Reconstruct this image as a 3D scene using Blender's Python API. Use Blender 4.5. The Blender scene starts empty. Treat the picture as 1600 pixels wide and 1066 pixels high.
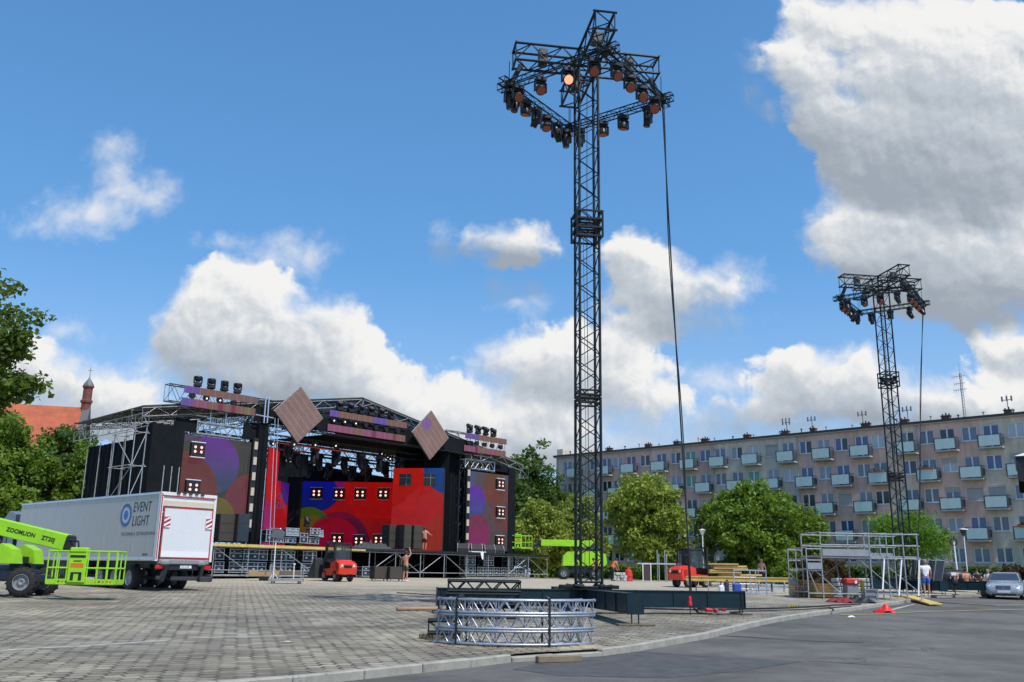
import bpy, math, random
import numpy as np
from mathutils import Vector, Matrix, Quaternion

PI = math.pi
rnd = random.Random(7)
sc = bpy.context.scene
col = sc.collection

# ------------------------------------------------------------------ camera
FPX, PITCH, ROLL, CAMZ = 1440.0, math.radians(14.11), math.radians(0.88), 1.5
cF = Vector((0, math.cos(PITCH), math.sin(PITCH)))
_U0 = Vector((0, -math.sin(PITCH), math.cos(PITCH)))
_R0 = Vector((1, 0, 0))
cR = _R0 * math.cos(ROLL) + _U0 * math.sin(ROLL)
cU = _U0 * math.cos(ROLL) - _R0 * math.sin(ROLL)
cam_data = bpy.data.cameras.new("camera")
cam_data.sensor_width = 36.0
cam_data.lens = 36.0 * FPX / 1600.0
cam_data.clip_start = 0.1
cam_data.clip_end = 3000.0
cam = bpy.data.objects.new("camera", cam_data)
col.objects.link(cam)
m = Matrix.Identity(4)
for i in range(3):
    m[i][0], m[i][1], m[i][2] = cR[i], cU[i], -cF[i]
m[2][3] = CAMZ
cam.matrix_world = m
sc.camera = cam
CAM = Vector((0, 0, CAMZ))


def ray(px, py):
    return cF + cR * ((px - 800.0) / FPX) + cU * ((533.0 - py) / FPX)


def at_y(px, py, Y):
    d = ray(px, py)
    return CAM + d * (Y / d.y)


def on_plane(px, py, o, n):
    d = ray(px, py)
    return CAM + d * ((Vector(o) - CAM).dot(n) / d.dot(n))


def softplus(t):
    return math.log1p(math.exp(max(-30, min(30, t)))) if t < 30 else t


def gz(x, y):
    """height of the paved square: it climbs gently away from the road"""
    yy = max(-40.0, min(66.0, y))
    xx = max(-60.0, min(80.0, x))
    return 0.1 + 0.0185 * (yy - 16.0) - 0.007 * softplus(xx - 8.0)


def on_ground(px, py, dz=0.0):
    d = ray(px, py)
    z = 0.3
    for _ in range(60):
        t = (z + dz - CAMZ) / d.z if d.z < -1e-5 else 200.0
        t = max(3.0, min(t, 300.0))
        p = CAM + d * t
        z = 0.7 * z + 0.3 * gz(p.x, p.y)
    return Vector((p.x, p.y, gz(p.x, p.y) + dz))


# ------------------------------------------------------------------ sun, sky and clouds
SUN_EL, SUN_AZ = math.radians(58), math.radians(139)      # azimuth clockwise from +Y
sun_dir = Vector((math.sin(SUN_AZ) * math.cos(SUN_EL), math.cos(SUN_AZ) * math.cos(SUN_EL), math.sin(SUN_EL)))
sd = bpy.data.lights.new("sun", "SUN")
sd.energy = 4.4
sd.angle = math.radians(0.53)
sd.color = (1.0, 0.95, 0.87)
sun = bpy.data.objects.new("sun", sd)
sun.rotation_euler = sun_dir.to_track_quat("Z", "Y").to_euler()
sun.location = (0, 0, 60)
col.objects.link(sun)

sc.view_settings.view_transform = "Standard"
sc.view_settings.look = "None"
sc.view_settings.exposure = 0.0
sc.view_settings.gamma = 1.0
sc.view_settings.use_curve_mapping = False
sc.cycles.max_bounces = 6
sc.cycles.diffuse_bounces = 3
sc.cycles.glossy_bounces = 3
sc.cycles.transmission_bounces = 4
sc.cycles.transparent_max_bounces = 8
sc.cycles.caustics_reflective = False
sc.cycles.caustics_refractive = False
sc.cycles.use_denoising = True

world = bpy.data.worlds.new("World")
sc.world = world
world.use_nodes = True
WT = world.node_tree
WT.nodes.clear()


class NG:
    """terse node-building"""
    def __init__(s, tree):
        s.t = tree

    def n(s, kind, **kw):
        nd = s.t.nodes.new(kind)
        for k, v in kw.items():
            setattr(nd, k, v)
        return nd

    def put(s, sock, v):
        if isinstance(v, bpy.types.NodeSocket):
            s.t.links.new(v, sock)
        else:
            sock.default_value = v

    def math(s, op, a, b=None, c=None, clamp=False):
        nd = s.n("ShaderNodeMath", operation=op, use_clamp=clamp)
        s.put(nd.inputs[0], a)
        if b is not None:
            s.put(nd.inputs[1], b)
        if c is not None:
            s.put(nd.inputs[2], c)
        return nd.outputs[0]

    def vec(s, op, a, b=None, c=None):
        nd = s.n("ShaderNodeVectorMath", operation=op)
        s.put(nd.inputs[0], a)
        if b is not None:
            s.put(nd.inputs[1], b)
        if c is not None:
            s.put(nd.inputs[2], c)
        return nd.outputs["Value"] if op in ("LENGTH", "DOT_PRODUCT") else nd.outputs[0]

    def ramp(s, v, a, b, lo=0.0, hi=1.0, smooth=True):
        nd = s.n("ShaderNodeMapRange", interpolation_type="SMOOTHSTEP" if smooth else "LINEAR", clamp=True)
        for i, x in enumerate((v, a, b, lo, hi)):
            s.put(nd.inputs[i], x)
        return nd.outputs[0]

    def noise(s, v, scale, detail=4, rough=0.55, dist=0.0, dims="3D", color=False):
        nd = s.n("ShaderNodeTexNoise", noise_dimensions=dims)
        s.put(nd.inputs["Vector"], v)
        nd.inputs["Scale"].default_value = scale
        nd.inputs["Detail"].default_value = detail
        nd.inputs["Roughness"].default_value = rough
        nd.inputs["Distortion"].default_value = dist
        return nd.outputs["Color" if color else "Fac"]

    def mix(s, f, a, b, mode="MIX"):
        nd = s.n("ShaderNodeMix", data_type="RGBA", blend_type=mode)
        s.put(nd.inputs[0], f)
        s.put(nd.inputs[6], a)
        s.put(nd.inputs[7], b)
        return nd.outputs[2]

    def comb(s, x, y, z=0.0):
        nd = s.n("ShaderNodeCombineXYZ")
        for i, v in enumerate((x, y, z)):
            s.put(nd.inputs[i], v)
        return nd.outputs[0]


def sky_p(px, py):
    d = ray(px, py)
    return d.x / d.y, d.z / d.y


def blob_group(name, blobs, k, light=False):
    """node group: signed depth inside a union of soft ellipses that live on the sky (directions, not pixels);
    with light=True also how high on its puff, towards the sun, a direction lies"""
    gt = bpy.data.node_groups.new(name, "ShaderNodeTree")
    gt.interface.new_socket("P", in_out="INPUT", socket_type="NodeSocketVector")
    gt.interface.new_socket("F", in_out="OUTPUT", socket_type="NodeSocketFloat")
    if light:
        gt.interface.new_socket("G", in_out="OUTPUT", socket_type="NodeSocketFloat")
    g = NG(gt)
    gi, go = g.n("NodeGroupInput"), g.n("NodeGroupOutput")
    acc = None
    for bl in blobs:
        px, py, rx, ry = bl[:4]
        cx, cy = sky_p(px, py)
        ax, ay = rx / 1470.0, ry / 1470.0
        q = g.vec("MULTIPLY_ADD", gi.outputs[0], (1 / ax, 1 / ay, 0), (-cx / ax, -cy / ay, 0))
        r = min(ax, ay)
        if light:      # one running sum (weight, weight x height), so that the shader stays small
            w_ = g.math("EXPONENT", g.math("MULTIPLY_ADD", g.vec("LENGTH", q), -r * k, r * k))
            h_ = g.math("ADD", g.vec("DOT_PRODUCT", q, (0.30, 0.85, 0)), bl[4] if len(bl) > 4 else 0.0)
            v_ = g.comb(w_, g.math("MULTIPLY", w_, h_))
            acc = v_ if acc is None else g.vec("ADD", acc, v_)
        else:
            s_ = g.math("MULTIPLY_ADD", g.vec("LENGTH", q), -r, r)
            acc = s_ if acc is None else g.math("SMOOTH_MAX", acc, s_, k)
    if light:
        sp = g.n("ShaderNodeSeparateXYZ")
        gt.links.new(acc, sp.inputs[0])
        tot = g.math("MAXIMUM", sp.outputs[0], 1e-6)
        gt.links.new(g.math("MULTIPLY", g.math("LOGARITHM", tot, math.e), 1.0 / k), go.inputs[0])
        gt.links.new(g.math("DIVIDE", sp.outputs[1], tot), go.inputs[1])
    else:
        gt.links.new(acc, go.inputs[0])
    return gt


CUMULUS = [  # x, y, rx, ry of the puffs, read off the sky, and how bright or shaded each is
    (352, 436, 52, 42, 0.25), (322, 474, 46, 46, 0.1), (405, 468, 62, 52, 0.1), (292, 505, 42, 42, 0), (375, 535, 90, 56, -0.15), (440, 520, 70, 52, 0),
    (480, 555, 80, 54, -0.2), (515, 500, 44, 42, 0.2), (545, 540, 42, 52, 0.15), (545, 590, 48, 38, 0), (400, 592, 110, 32, -0.4), (500, 598, 70, 28, -0.3), (275, 535, 28, 26, -0.2), (330, 555, 50, 34, -0.4),
    (640, 640, 48, 42, 0.2), (612, 622, 36, 28, 0.2), (700, 652, 58, 42, 0.2), (760, 650, 52, 40, 0.25), (820, 656, 48, 34, 0.2), (880, 662, 48, 32, 0.2), (720, 692, 150, 32, 0.05), (840, 690, 90, 28, 0.05),
    (40, 560, 40, 34, 0.2), (18, 590, 50, 50, -0.1), (80, 596, 58, 40, 0.15), (130, 618, 58, 34, 0.1), (195, 620, 40, 34, 0.25), (200, 655, 90, 34, -0.1), (60, 645, 110, 34, -0.3),
    (820, 370, 24, 22, 0.2), (785, 384, 40, 16, 0), (835, 388, 26, 12, 0), (760, 382, 24, 15, 0),
    (1000, 400, 34, 32, 0.3), (1020, 428, 50, 44, 0.1), (972, 400, 22, 20, 0.1), (1068, 452, 58, 38, 0.1), (1120, 450, 36, 26, 0), (1040, 470, 70, 30, -0.6), (1020, 492, 42, 22, -0.3), (985, 505, 32, 16, 0),
    (785, 562, 36, 26, 0.2), (840, 556, 48, 38, 0.2), (890, 565, 56, 46, 0.1), (948, 540, 38, 34, 0.3), (980, 548, 24, 20, 0.1), (900, 605, 90, 40, -0.35), (1000, 630, 60, 38, 0.1), (850, 600, 50, 30, -0.3), (960, 600, 60, 34, -0.1),
    (1235, 578, 36, 28, 0.25), (1275, 588, 58, 34, 0.1), (1340, 572, 40, 28, 0.25), (1300, 622, 80, 32, -0.35), (1180, 640, 42, 20, 0), (1450, 628, 50, 22, 0), (1375, 622, 50, 30, -0.3), (1520, 630, 40, 18, 0), (1500, 650, 80, 20, -0.2),
    (1565, 553, 30, 24, 0.25), (1600, 556, 40, 34, 0), (1560, 660, 60, 26, 0), (1600, 620, 30, 24, 0.1),
    (1258, 26, 40, 46, 0.3), (1320, 40, 70, 70, 0.35), (1226, 96, 40, 42, 0.15), (1275, 120, 60, 60, 0.0), (1290, 180, 60, 60, -0.35), (1400, 50, 80, 80, 0.35), (1500, 40, 90, 60, 0.35), (1590, 60, 70, 70, 0.25),
    (1370, 120, 70, 66, 0.05), (1450, 120, 80, 70, -0.1), (1545, 130, 80, 66, -0.05), (1610, 160, 60, 70, 0.0), (1350, 205, 70, 66, -0.6), (1430, 215, 90, 76, -0.7), (1530, 230, 90, 80, -0.75), (1610, 250, 60, 80, -0.6), (1340, 275, 50, 54, -0.6), (1420, 300, 70, 50, -0.65), (1510, 310, 80, 50, -0.6),
    (1400, 260, 120, 110, -0.85), (1530, 280, 120, 110, -0.8), (1500, 90, 130, 80, 0.1), (1480, 410, 130, 70, -0.3),
    (1300, 350, 32, 24, 0.3), (1345, 345, 52, 34, 0.25), (1410, 355, 66, 44, 0.15), (1480, 335, 60, 40, 0.1), (1560, 330, 60, 44, 0.3), (1610, 350, 50, 50, 0.25), (1300, 395, 24, 20, 0.2), (1360, 395, 50, 36, -0.2), (1430, 410, 70, 44, -0.35), (1520, 385, 70, 40, 0.15), (1600, 400, 50, 44, 0.1), (1470, 445, 80, 36, -0.75), (1560, 440, 80, 44, -0.8), (1500, 480, 60, 24, -0.7), (1610, 465, 50, 40, -0.8),
]
WISPS = [
    (180, 235, 26, 22), (200, 300, 50, 34), (245, 305, 34, 32), (150, 330, 70, 34), (180, 275, 26, 30), (110, 335, 50, 26), (60, 350, 40, 16),
    (455, 395, 50, 24), (480, 400, 28, 26), (430, 405, 40, 18), (828, 466, 24, 22), (790, 450, 14, 8), (692, 388, 10, 14), (1178, 95, 14, 22), (1205, 168, 16, 20), (1174, 148, 8, 7),
    (100, 520, 20, 8), (350, 378, 18, 8), (1150, 430, 36, 24), (1080, 500, 70, 24), (1560, 480, 90, 30), (1130, 600, 70, 22), (1100, 655, 90, 20), (1000, 690, 160, 30), (1230, 660, 120, 24),
]
w = NG(WT)
tc = w.n("ShaderNodeTexCoord")
sep = w.n("ShaderNodeSeparateXYZ")
WT.links.new(tc.outputs["Generated"], sep.inputs[0])
ay_ = w.math("MAXIMUM", w.math("ABSOLUTE", sep.outputs[1]), 0.02)
P = w.comb(w.math("DIVIDE", sep.outputs[0], ay_), w.math("DIVIDE", sep.outputs[2], ay_))
# warp and puff noise
w1 = w.vec("SUBTRACT", w.noise(P, 14, 3, 0.55, dims="2D", color=True), (0.5, 0.5, 0.5))
Pw = w.vec("MULTIPLY_ADD", w1, (0.024, 0.024, 0), P)
vor = w.n("ShaderNodeTexVoronoi", voronoi_dimensions="2D", feature="SMOOTH_F1")
vor.inputs["Scale"].default_value = 34
vor.inputs["Detail"].default_value = 3.0
vor.inputs["Roughness"].default_value = 0.55
vor.inputs["Smoothness"].default_value = 0.35
vor.normalize = True
WT.links.new(Pw, vor.inputs["Vector"])
puff = w.math("SUBTRACT", 0.42, vor.outputs["Distance"])
fine = w.math("SUBTRACT", w.noise(Pw, 42, 7, 0.62, dims="2D"), 0.5)
broad = w.math("SUBTRACT", w.noise(P, 9, 4, 0.5, dims="2D"), 0.5)
disp = w.math("ADD", w.math("MULTIPLY", puff, 0.024), w.math("ADD", w.math("MULTIPLY", fine, 0.021), w.math("MULTIPLY", broad, 0.012)))

gA = blob_group("cumulus_field", CUMULUS, 85.0, True)
gB = blob_group("wisp_field", WISPS, 0.012)


def field(tree, v):
    nd = w.n("ShaderNodeGroup", node_tree=tree)
    WT.links.new(v, nd.inputs[0])
    return nd.outputs


fa_ = field(gA, Pw)
GA = fa_[1]
FA = w.math("ADD", w.math("ADD", fa_[0], 0.005), disp)
edge = w.ramp(w.noise(P, 11, 2, 0.5, dims="2D"), 0.36, 0.66, 0.009, 0.034)
alphaA = w.ramp(FA, 0.0, edge)
FB = w.math("ADD", field(gB, Pw)[0], w.math("MULTIPLY", disp, 1.35))
alphaB = w.math("MULTIPLY", w.ramp(FB, -0.012, 0.040), 0.82)
alpha = w.math("MAXIMUM", alphaA, alphaB)
# light: the sunward side of every puff is bright, its underside grey; small relief breaks both up
w2 = w.vec("ADD", Pw, (0.005, 0.009, 0.0))
vor2 = w.n("ShaderNodeTexVoronoi", voronoi_dimensions="2D", feature="SMOOTH_F1")
for k_ in ("Scale", "Detail", "Roughness", "Smoothness"):
    vor2.inputs[k_].default_value = vor.inputs[k_].default_value
vor2.normalize = True
WT.links.new(w2, vor2.inputs["Vector"])
relief = w.math("SUBTRACT", vor2.outputs["Distance"], vor.outputs["Distance"])
fine2 = w.math("SUBTRACT", w.noise(w2, 42, 7, 0.62, dims="2D"), 0.5)
relief = w.math("ADD", w.math("MULTIPLY", relief, 0.9), w.math("MULTIPLY", w.math("SUBTRACT", fine, fine2), 0.8))
lit = w.math("MULTIPLY_ADD", GA, 0.60, 0.64)
lit = w.math("ADD", lit, w.math("MULTIPLY", relief, 0.44))
lit = w.math("ADD", lit, w.math("MULTIPLY", broad, 0.35))
lit = w.math("ADD", lit, w.ramp(FA, 0.0, 0.022, 0.14, 0.0))
c_dark, c_mid, c_lit = (0.34, 0.395, 0.46, 1), (0.55, 0.60, 0.66, 1), (0.90, 0.895, 0.885, 1)
ccol = w.mix(w.ramp(lit, -0.05, 0.60), c_dark, c_mid)
ccol = w.mix(w.ramp(lit, 0.45, 0.98), ccol, c_lit)
sky = w.n("ShaderNodeTexSky", sky_type="NISHITA", sun_disc=False)
sky.sun_elevation = SUN_EL
sky.sun_rotation = SUN_AZ
sky.altitude = 150
sky.air_density = 1.0
sky.dust_density = 0.25
sky.ozone_density = 3.0
bgS = w.n("ShaderNodeBackground")
bgS.inputs[1].default_value = 0.15
sv = w.comb(sep.outputs[0], sep.outputs[1], w.math("MULTIPLY_ADD", w.math("MAXIMUM", sep.outputs[2], 0.0), 0.72, 0.17))
WT.links.new(w.vec("NORMALIZE", sv), sky.inputs[0])
hs = w.n("ShaderNodeHueSaturation")
hs.inputs["Saturation"].default_value = 1.20
hs.inputs["Value"].default_value = 1.36
hs.inputs["Hue"].default_value = 0.494
WT.links.new(sky.outputs[0], hs.inputs["Color"])
# pale haze low over the horizon
hz_ = w.ramp(sep.outputs[2], 0.02, 0.34, 0.42, 0.0)
WT.links.new(w.mix(hz_, hs.outputs[0], (4.6, 4.9, 5.2, 1)), bgS.inputs[0])
bgC = w.n("ShaderNodeBackground")
bgC.inputs[1].default_value = 1.0
WT.links.new(ccol, bgC.inputs[0])
mixS = w.n("ShaderNodeMixShader")
up_only = w.math("GREATER_THAN", sep.outputs[2], -0.01)
WT.links.new(w.math("MULTIPLY", alpha, up_only), mixS.inputs[0])
WT.links.new(bgS.outputs[0], mixS.inputs[1])
WT.links.new(bgC.outputs[0], mixS.inputs[2])
wo = w.n("ShaderNodeOutputWorld")
WT.links.new(mixS.outputs[0], wo.inputs[0])
world.cycles.sampling_method = "MANUAL"
world.cycles.sample_map_resolution = 512

# ------------------------------------------------------------------ materials
MATS = {}


def new_mat(name):
    mt = bpy.data.materials.new(name)
    mt.use_nodes = True
    MATS[name] = mt
    t = mt.node_tree
    return mt, NG(t), t.nodes["Principled BSDF"]


def mat(name, c, rough=0.6, metal=0.0, var=0.12, scale=3.0, bump=0.0, bscale=40.0, dirt=0.0, dirtc=(0.08, 0.07, 0.055), spec=0.5, coat=0.0, stretch=(1, 1, 1)):
    """painted / metal / cloth surface: base colour broken up by two scales of noise, optional dirt and grain"""
    mt, g, b = new_mat(name)
    tcn = g.n("ShaderNodeTexCoord")
    v = g.vec("MULTIPLY", tcn.outputs["Object"], stretch)
    n1 = g.noise(v, scale, 5, 0.6)
    f = g.ramp(n1, 0.25, 0.75, 1 - var, 1 + var, smooth=False)
    cc = g.vec("SCALE", (c[0], c[1], c[2]))
    sc_ = cc.node
    g.put(sc_.inputs["Scale"], f)
    out = cc
    if dirt > 0:
        d = g.ramp(g.noise(v, scale * 2.3, 6, 0.65), 0.52, 0.72, 0, dirt)
        out = g.mix(d, out, (*dirtc, 1))
    g.put(b.inputs["Base Color"], out)
    r = g.ramp(g.noise(v, scale * 4, 3, 0.5), 0.3, 0.7, max(0.02, rough - 0.1), min(1, rough + 0.1), smooth=False)
    g.put(b.inputs["Roughness"], r)
    b.inputs["Metallic"].default_value = metal
    b.inputs["Specular IOR Level"].default_value = spec
    if coat:
        b.inputs["Coat Weight"].default_value = coat
        b.inputs["Coat Roughness"].default_value = 0.08
    if bump > 0:
        bp = g.n("ShaderNodeBump")
        bp.inputs["Strength"].default_value = bump
        bp.inputs["Distance"].default_value = 0.02
        g.put(bp.inputs["Height"], g.noise(v, bscale, 4, 0.6))
        g.put(b.inputs["Normal"], bp.outputs[0])
    return mt


def emit_mat(name, c, strength):
    mt, g, b = new_mat(name)
    b.inputs["Base Color"].default_value = (0.05, 0.05, 0.05, 1)
    b.inputs["Emission Color"].default_value = (*c, 1)
    b.inputs["Emission Strength"].default_value = strength
    return mt


# ------------------------------------------------------------------ mesh building
class MB:
    def __init__(s):
        s.v, s.f, s.mi = [], [], []
        s.M = Matrix.Identity(4)
        s.cur = 0
        s.smooth = []
        s.sm = False

    def add(s, vs, fs):
        o = len(s.v)
        M = s.M
        s.v += [tuple(M @ Vector(p)) for p in vs]
        for f in fs:
            s.f.append(tuple(i + o for i in f))
            s.mi.append(s.cur)
            s.smooth.append(s.sm)
        return s

    def box(s, c, d, rz=0.0, rot=None):
        x, y, z = d[0] / 2, d[1] / 2, d[2] / 2
        R = rot if rot is not None else Matrix.Rotation(rz, 3, "Z")
        c = Vector(c)
        vs = [c + R @ Vector((a * x, b * y, e * z)) for e in (-1, 1) for a, b in ((-1, -1), (1, -1), (1, 1), (-1, 1))]
        return s.add(vs, [(3, 2, 1, 0), (4, 5, 6, 7), (0, 1, 5, 4), (1, 2, 6, 5), (2, 3, 7, 6), (3, 0, 4, 7)])

    def bbox(s, c, d, b=0.02, rz=0.0, rot=None):
        """box with chamfered vertical and horizontal edges"""
        R = rot if rot is not None else Matrix.Rotation(rz, 3, "Z")
        x, y, z = d[0] / 2, d[1] / 2, d[2] / 2
        b = min(b, x * 0.9, y * 0.9, z * 0.9)
        c = Vector(c)
        rings = []
        for zz, k in ((-z, b), (-z + b, 0), (z - b, 0), (z, b)):
            X, Y = x - k, y - k
            rings.append([(X - b, -Y), (X, -Y + b), (X, Y - b), (X - b, Y), (-X + b, Y), (-X, Y - b), (-X, -Y + b), (-X + b, -Y)])
            rings[-1] = [c + R @ Vector((p[0], p[1], zz)) for p in rings[-1]]
        vs = [p for r in rings for p in r]
        fs = [tuple(range(7, -1, -1)), tuple(range(24, 32))]
        for k in range(3):
            for i in range(8):
                j = (i + 1) % 8
                fs.append((k * 8 + i, k * 8 + j, k * 8 + 8 + j, k * 8 + 8 + i))
        return s.add(vs, fs)

    def tube(s, p0, p1, r, n=6, r1=None, cap=True):
        p0, p1 = Vector(p0), Vector(p1)
        r1 = r if r1 is None else r1
        d = p1 - p0
        if d.length < 1e-6:
            return s
        d.normalize()
        a = d.orthogonal().normalized()
        b = d.cross(a)
        vs = []
        for p, q in ((p0, r), (p1, r1)):
            for i in range(n):
                t = 2 * PI * i / n
                vs.append(p + (a * math.cos(t) + b * math.sin(t)) * q)
        fs = [(i, (i + 1) % n, n + (i + 1) % n, n + i) for i in range(n)]
        if cap:
            fs += [tuple(range(n - 1, -1, -1)), tuple(range(n, 2 * n))]
        return s.add(vs, fs)

    def path(s, pts, r, n=6):
        pts = [Vector(p) for p in pts]
        rs = r if isinstance(r, (list, tuple)) else [r] * len(pts)
        vs, fs = [], []
        a = None
        for i, p in enumerate(pts):
            d = (pts[min(i + 1, len(pts) - 1)] - pts[max(i - 1, 0)]).normalized()
            a = d.orthogonal().normalized() if a is None else (a - d * a.dot(d)).normalized()
            b = d.cross(a)
            for k in range(n):
                t = 2 * PI * k / n
                vs.append(p + (a * math.cos(t) + b * math.sin(t)) * rs[i])
        for i in range(len(pts) - 1):
            for k in range(n):
                fs.append((i * n + k, i * n + (k + 1) % n, (i + 1) * n + (k + 1) % n, (i + 1) * n + k))
        fs += [tuple(range(n - 1, -1, -1)), tuple(range((len(pts) - 1) * n, len(pts) * n))]
        return s.add(vs, fs)

    def lathe(s, prof, c=(0, 0, 0), n=12, axis="Z", cap=True):
        """prof: (r, h) pairs; axis of turning"""
        c = Vector(c)
        vs, fs = [], []
        for (r, h) in prof:
            for i in range(n):
                t = 2 * PI * i / n
                x, y = r * math.cos(t), r * math.sin(t)
                q = {"Z": (x, y, h), "X": (h, x, y), "Y": (y, h, x)}[axis]
                vs.append(c + Vector(q))
        m = len(prof)
        for k in range(m - 1):
            for i in range(n):
                j = (i + 1) % n
                fs.append((k * n + i, k * n + j, (k + 1) * n + j, (k + 1) * n + i))
        if cap and prof[0][0] > 1e-5:
            fs.append(tuple(range(n - 1, -1, -1)))
        if cap and prof[-1][0] > 1e-5:
            fs.append(tuple(range((m - 1) * n, m * n)))
        return s.add(vs, fs)

    def prism(s, poly, a, b, axis="Y"):
        """poly in the plane across the axis, pushed from a to b"""
        def P3(p, t):
            return {"Y": (p[0], t, p[1]), "X": (t, p[0], p[1]), "Z": (p[0], p[1], t)}[axis]
        n = len(poly)
        vs = [P3(p, a) for p in poly] + [P3(p, b) for p in poly]
        fs = [tuple(range(n - 1, -1, -1)), tuple(range(n, 2 * n))] + [(i, (i + 1) % n, n + (i + 1) % n, n + i) for i in range(n)]
        return s.add(vs, fs)

    def quad(s, a, b, c, d):
        return s.add([a, b, c, d], [(0, 1, 2, 3)])

    def disc(s, c, r, n=16, axis="Y", t=0.01):
        return s.lathe([(r, -t / 2), (r, t / 2)], c, n, axis)

    def mesh(s, name, mats):
        me = bpy.data.meshes.new(name)
        me.from_pydata(s.v, [], s.f)
        for mm in (mats if isinstance(mats, (list, tuple)) else [mats]):
            me.materials.append(mm)
        me.polygons.foreach_set("material_index", s.mi)
        me.polygons.foreach_set("use_smooth", s.smooth)
        me.update()
        import bmesh
        bm = bmesh.new()
        bm.from_mesh(me)
        bmesh.ops.recalc_face_normals(bm, faces=bm.faces)
        bm.to_mesh(me)
        bm.free()
        return me

    def build(s, name, mats, parent=None, label=None):
        o = bpy.data.objects.new(name, s.mesh(name, mats))
        col.objects.link(o)
        if parent is not None:
            o.parent = parent
        if label:
            o["label"] = label
        return o


def tag(o, label, cat, group=None, kind=None):
    o["label"] = label
    o["category"] = cat
    if group:
        o["group"] = group
    if kind:
        o["kind"] = kind
    return o


def thing(name, label, cat, loc=(0, 0, 0), rz=0.0, group=None):
    o = bpy.data.objects.new(name, None)
    o.empty_display_size = 0.3
    col.objects.link(o)
    o.location = loc
    o.rotation_euler = (0, 0, rz)
    return tag(o, label, cat, group)


def dup(root, loc=None, rz=None, label=None, rot=None, scale=None):
    r = root.copy()
    col.objects.link(r)
    if loc is not None:
        r.location = loc
    if rz is not None:
        r.rotation_euler = (0, 0, rz)
    if rot is not None:
        r.rotation_euler = rot
    if scale is not None:
        r.scale = scale
    if label:
        r["label"] = label
    for ch in list(root.children):
        c = ch.copy()
        col.objects.link(c)
        c.parent = r
        for gch in list(ch.children):
            d = gch.copy()
            col.objects.link(d)
            d.parent = c
    return r


def structure(name, mb, mats, kind="structure"):
    o = mb.build(name, mats)
    o["kind"] = kind
    return o


def box_truss(mb, p0, p1, w, h, up=(0, 0, 1), bay=None, rc=0.025, rb=0.012, n=6, faces="all", nb=5, flip=0):
    """four-chord lattice beam from p0 to p1 (w across, h along up)"""
    p0, p1 = Vector(p0), Vector(p1)
    d = (p1 - p0)
    L = d.length
    d.normalize()
    up = Vector(up)
    up = (up - d * up.dot(d)).normalized()
    sd_ = d.cross(up).normalized()
    cs = [(-w / 2, -h / 2), (w / 2, -h / 2), (w / 2, h / 2), (-w / 2, h / 2)]
    Q = lambda i, t: p0 + d * t + sd_ * cs[i][0] + up * cs[i][1]
    for i in range(4):
        mb.tube(Q(i, 0), Q(i, L), rc, n)
    bay = bay or max(w, h)
    N = max(1, round(L / bay))
    for i in range(4):
        j = (i + 1) % 4
        for t in (0, L):
            mb.tube(Q(i, t), Q(j, t), rb, nb)
        for k in range(N):
            a, b = L * k / N, L * (k + 1) / N
            if (k + i + flip) % 2 == 0:
                mb.tube(Q(i, a), Q(j, b), rb, nb, cap=False)
            else:
                mb.tube(Q(j, a), Q(i, b), rb, nb, cap=False)
    return mb


def zigzag_truss(mb, p0, p1, h, up=(0, 0, 1), bay=0.5, rc=0.024, rb=0.012, w=0.0, posts=False):
    """flat (or narrow box) lattice: two chords with a zigzag web"""
    p0, p1 = Vector(p0), Vector(p1)
    d = p1 - p0
    L = d.length
    d.normalize()
    up = Vector(up)
    up = (up - d * up.dot(d)).normalized()
    s_ = d.cross(up)
    offs = [0.0] if w == 0 else [-w / 2, w / 2]
    N = max(2, round(L / bay))
    for o in offs:
        a0 = p0 + s_ * o
        mb.tube(a0, a0 + d * L, rc, 6)
        mb.tube(a0 + up * h, a0 + d * L + up * h, rc, 6)
        for k in range(N):
            x0, x1 = a0 + d * (L * k / N), a0 + d * (L * (k + 1) / N)
            if k % 2 == 0:
                mb.tube(x0, x1 + up * h, rb, 5, cap=False)
            else:
                mb.tube(x0 + up * h, x1, rb, 5, cap=False)
            if posts:
                mb.tube(x0, x0 + up * h, rb, 5, cap=False)
        mb.tube(a0, a0 + up * h, rb, 5)
        mb.tube(a0 + d * L, a0 + d * L + up * h, rb, 5)
    if w:
        for k in range(N + 1):
            x = p0 + d * (L * k / N)
            for hh in (0, h):
                mb.tube(x - s_ * w / 2 + up * hh, x + s_ * w / 2 + up * hh, rb, 5, cap=False)
    return mb


def text_mesh(mb, txt, size, origin, xdir, ydir, off=0.004, thick=0.0, sx=1.0, shear=0.0, align="LEFT", space=1.0):
    """lettering turned into faces laid on a surface"""
    cu = bpy.data.curves.new("t", "FONT")
    cu.body = txt
    cu.size = size
    cu.shear = shear
    cu.align_x = align
    cu.space_character = space
    cu.offset = thick
    cu.resolution_u = 3
    ob = bpy.data.objects.new("t", cu)
    col.objects.link(ob)
    dg = bpy.context.evaluated_depsgraph_get()
    me = bpy.data.meshes.new_from_object(ob.evaluated_get(dg))
    x, y = Vector(xdir).normalized(), Vector(ydir).normalized()
    nrm = x.cross(y)
    o = Vector(origin)
    mb.add([o + x * (p.co.x * sx) + y * p.co.y + nrm * off for p in me.vertices], [tuple(f.vertices) for f in me.polygons])
    bpy.data.objects.remove(ob)
    bpy.data.meshes.remove(me)
    bpy.data.curves.remove(cu)
    return mb


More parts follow.
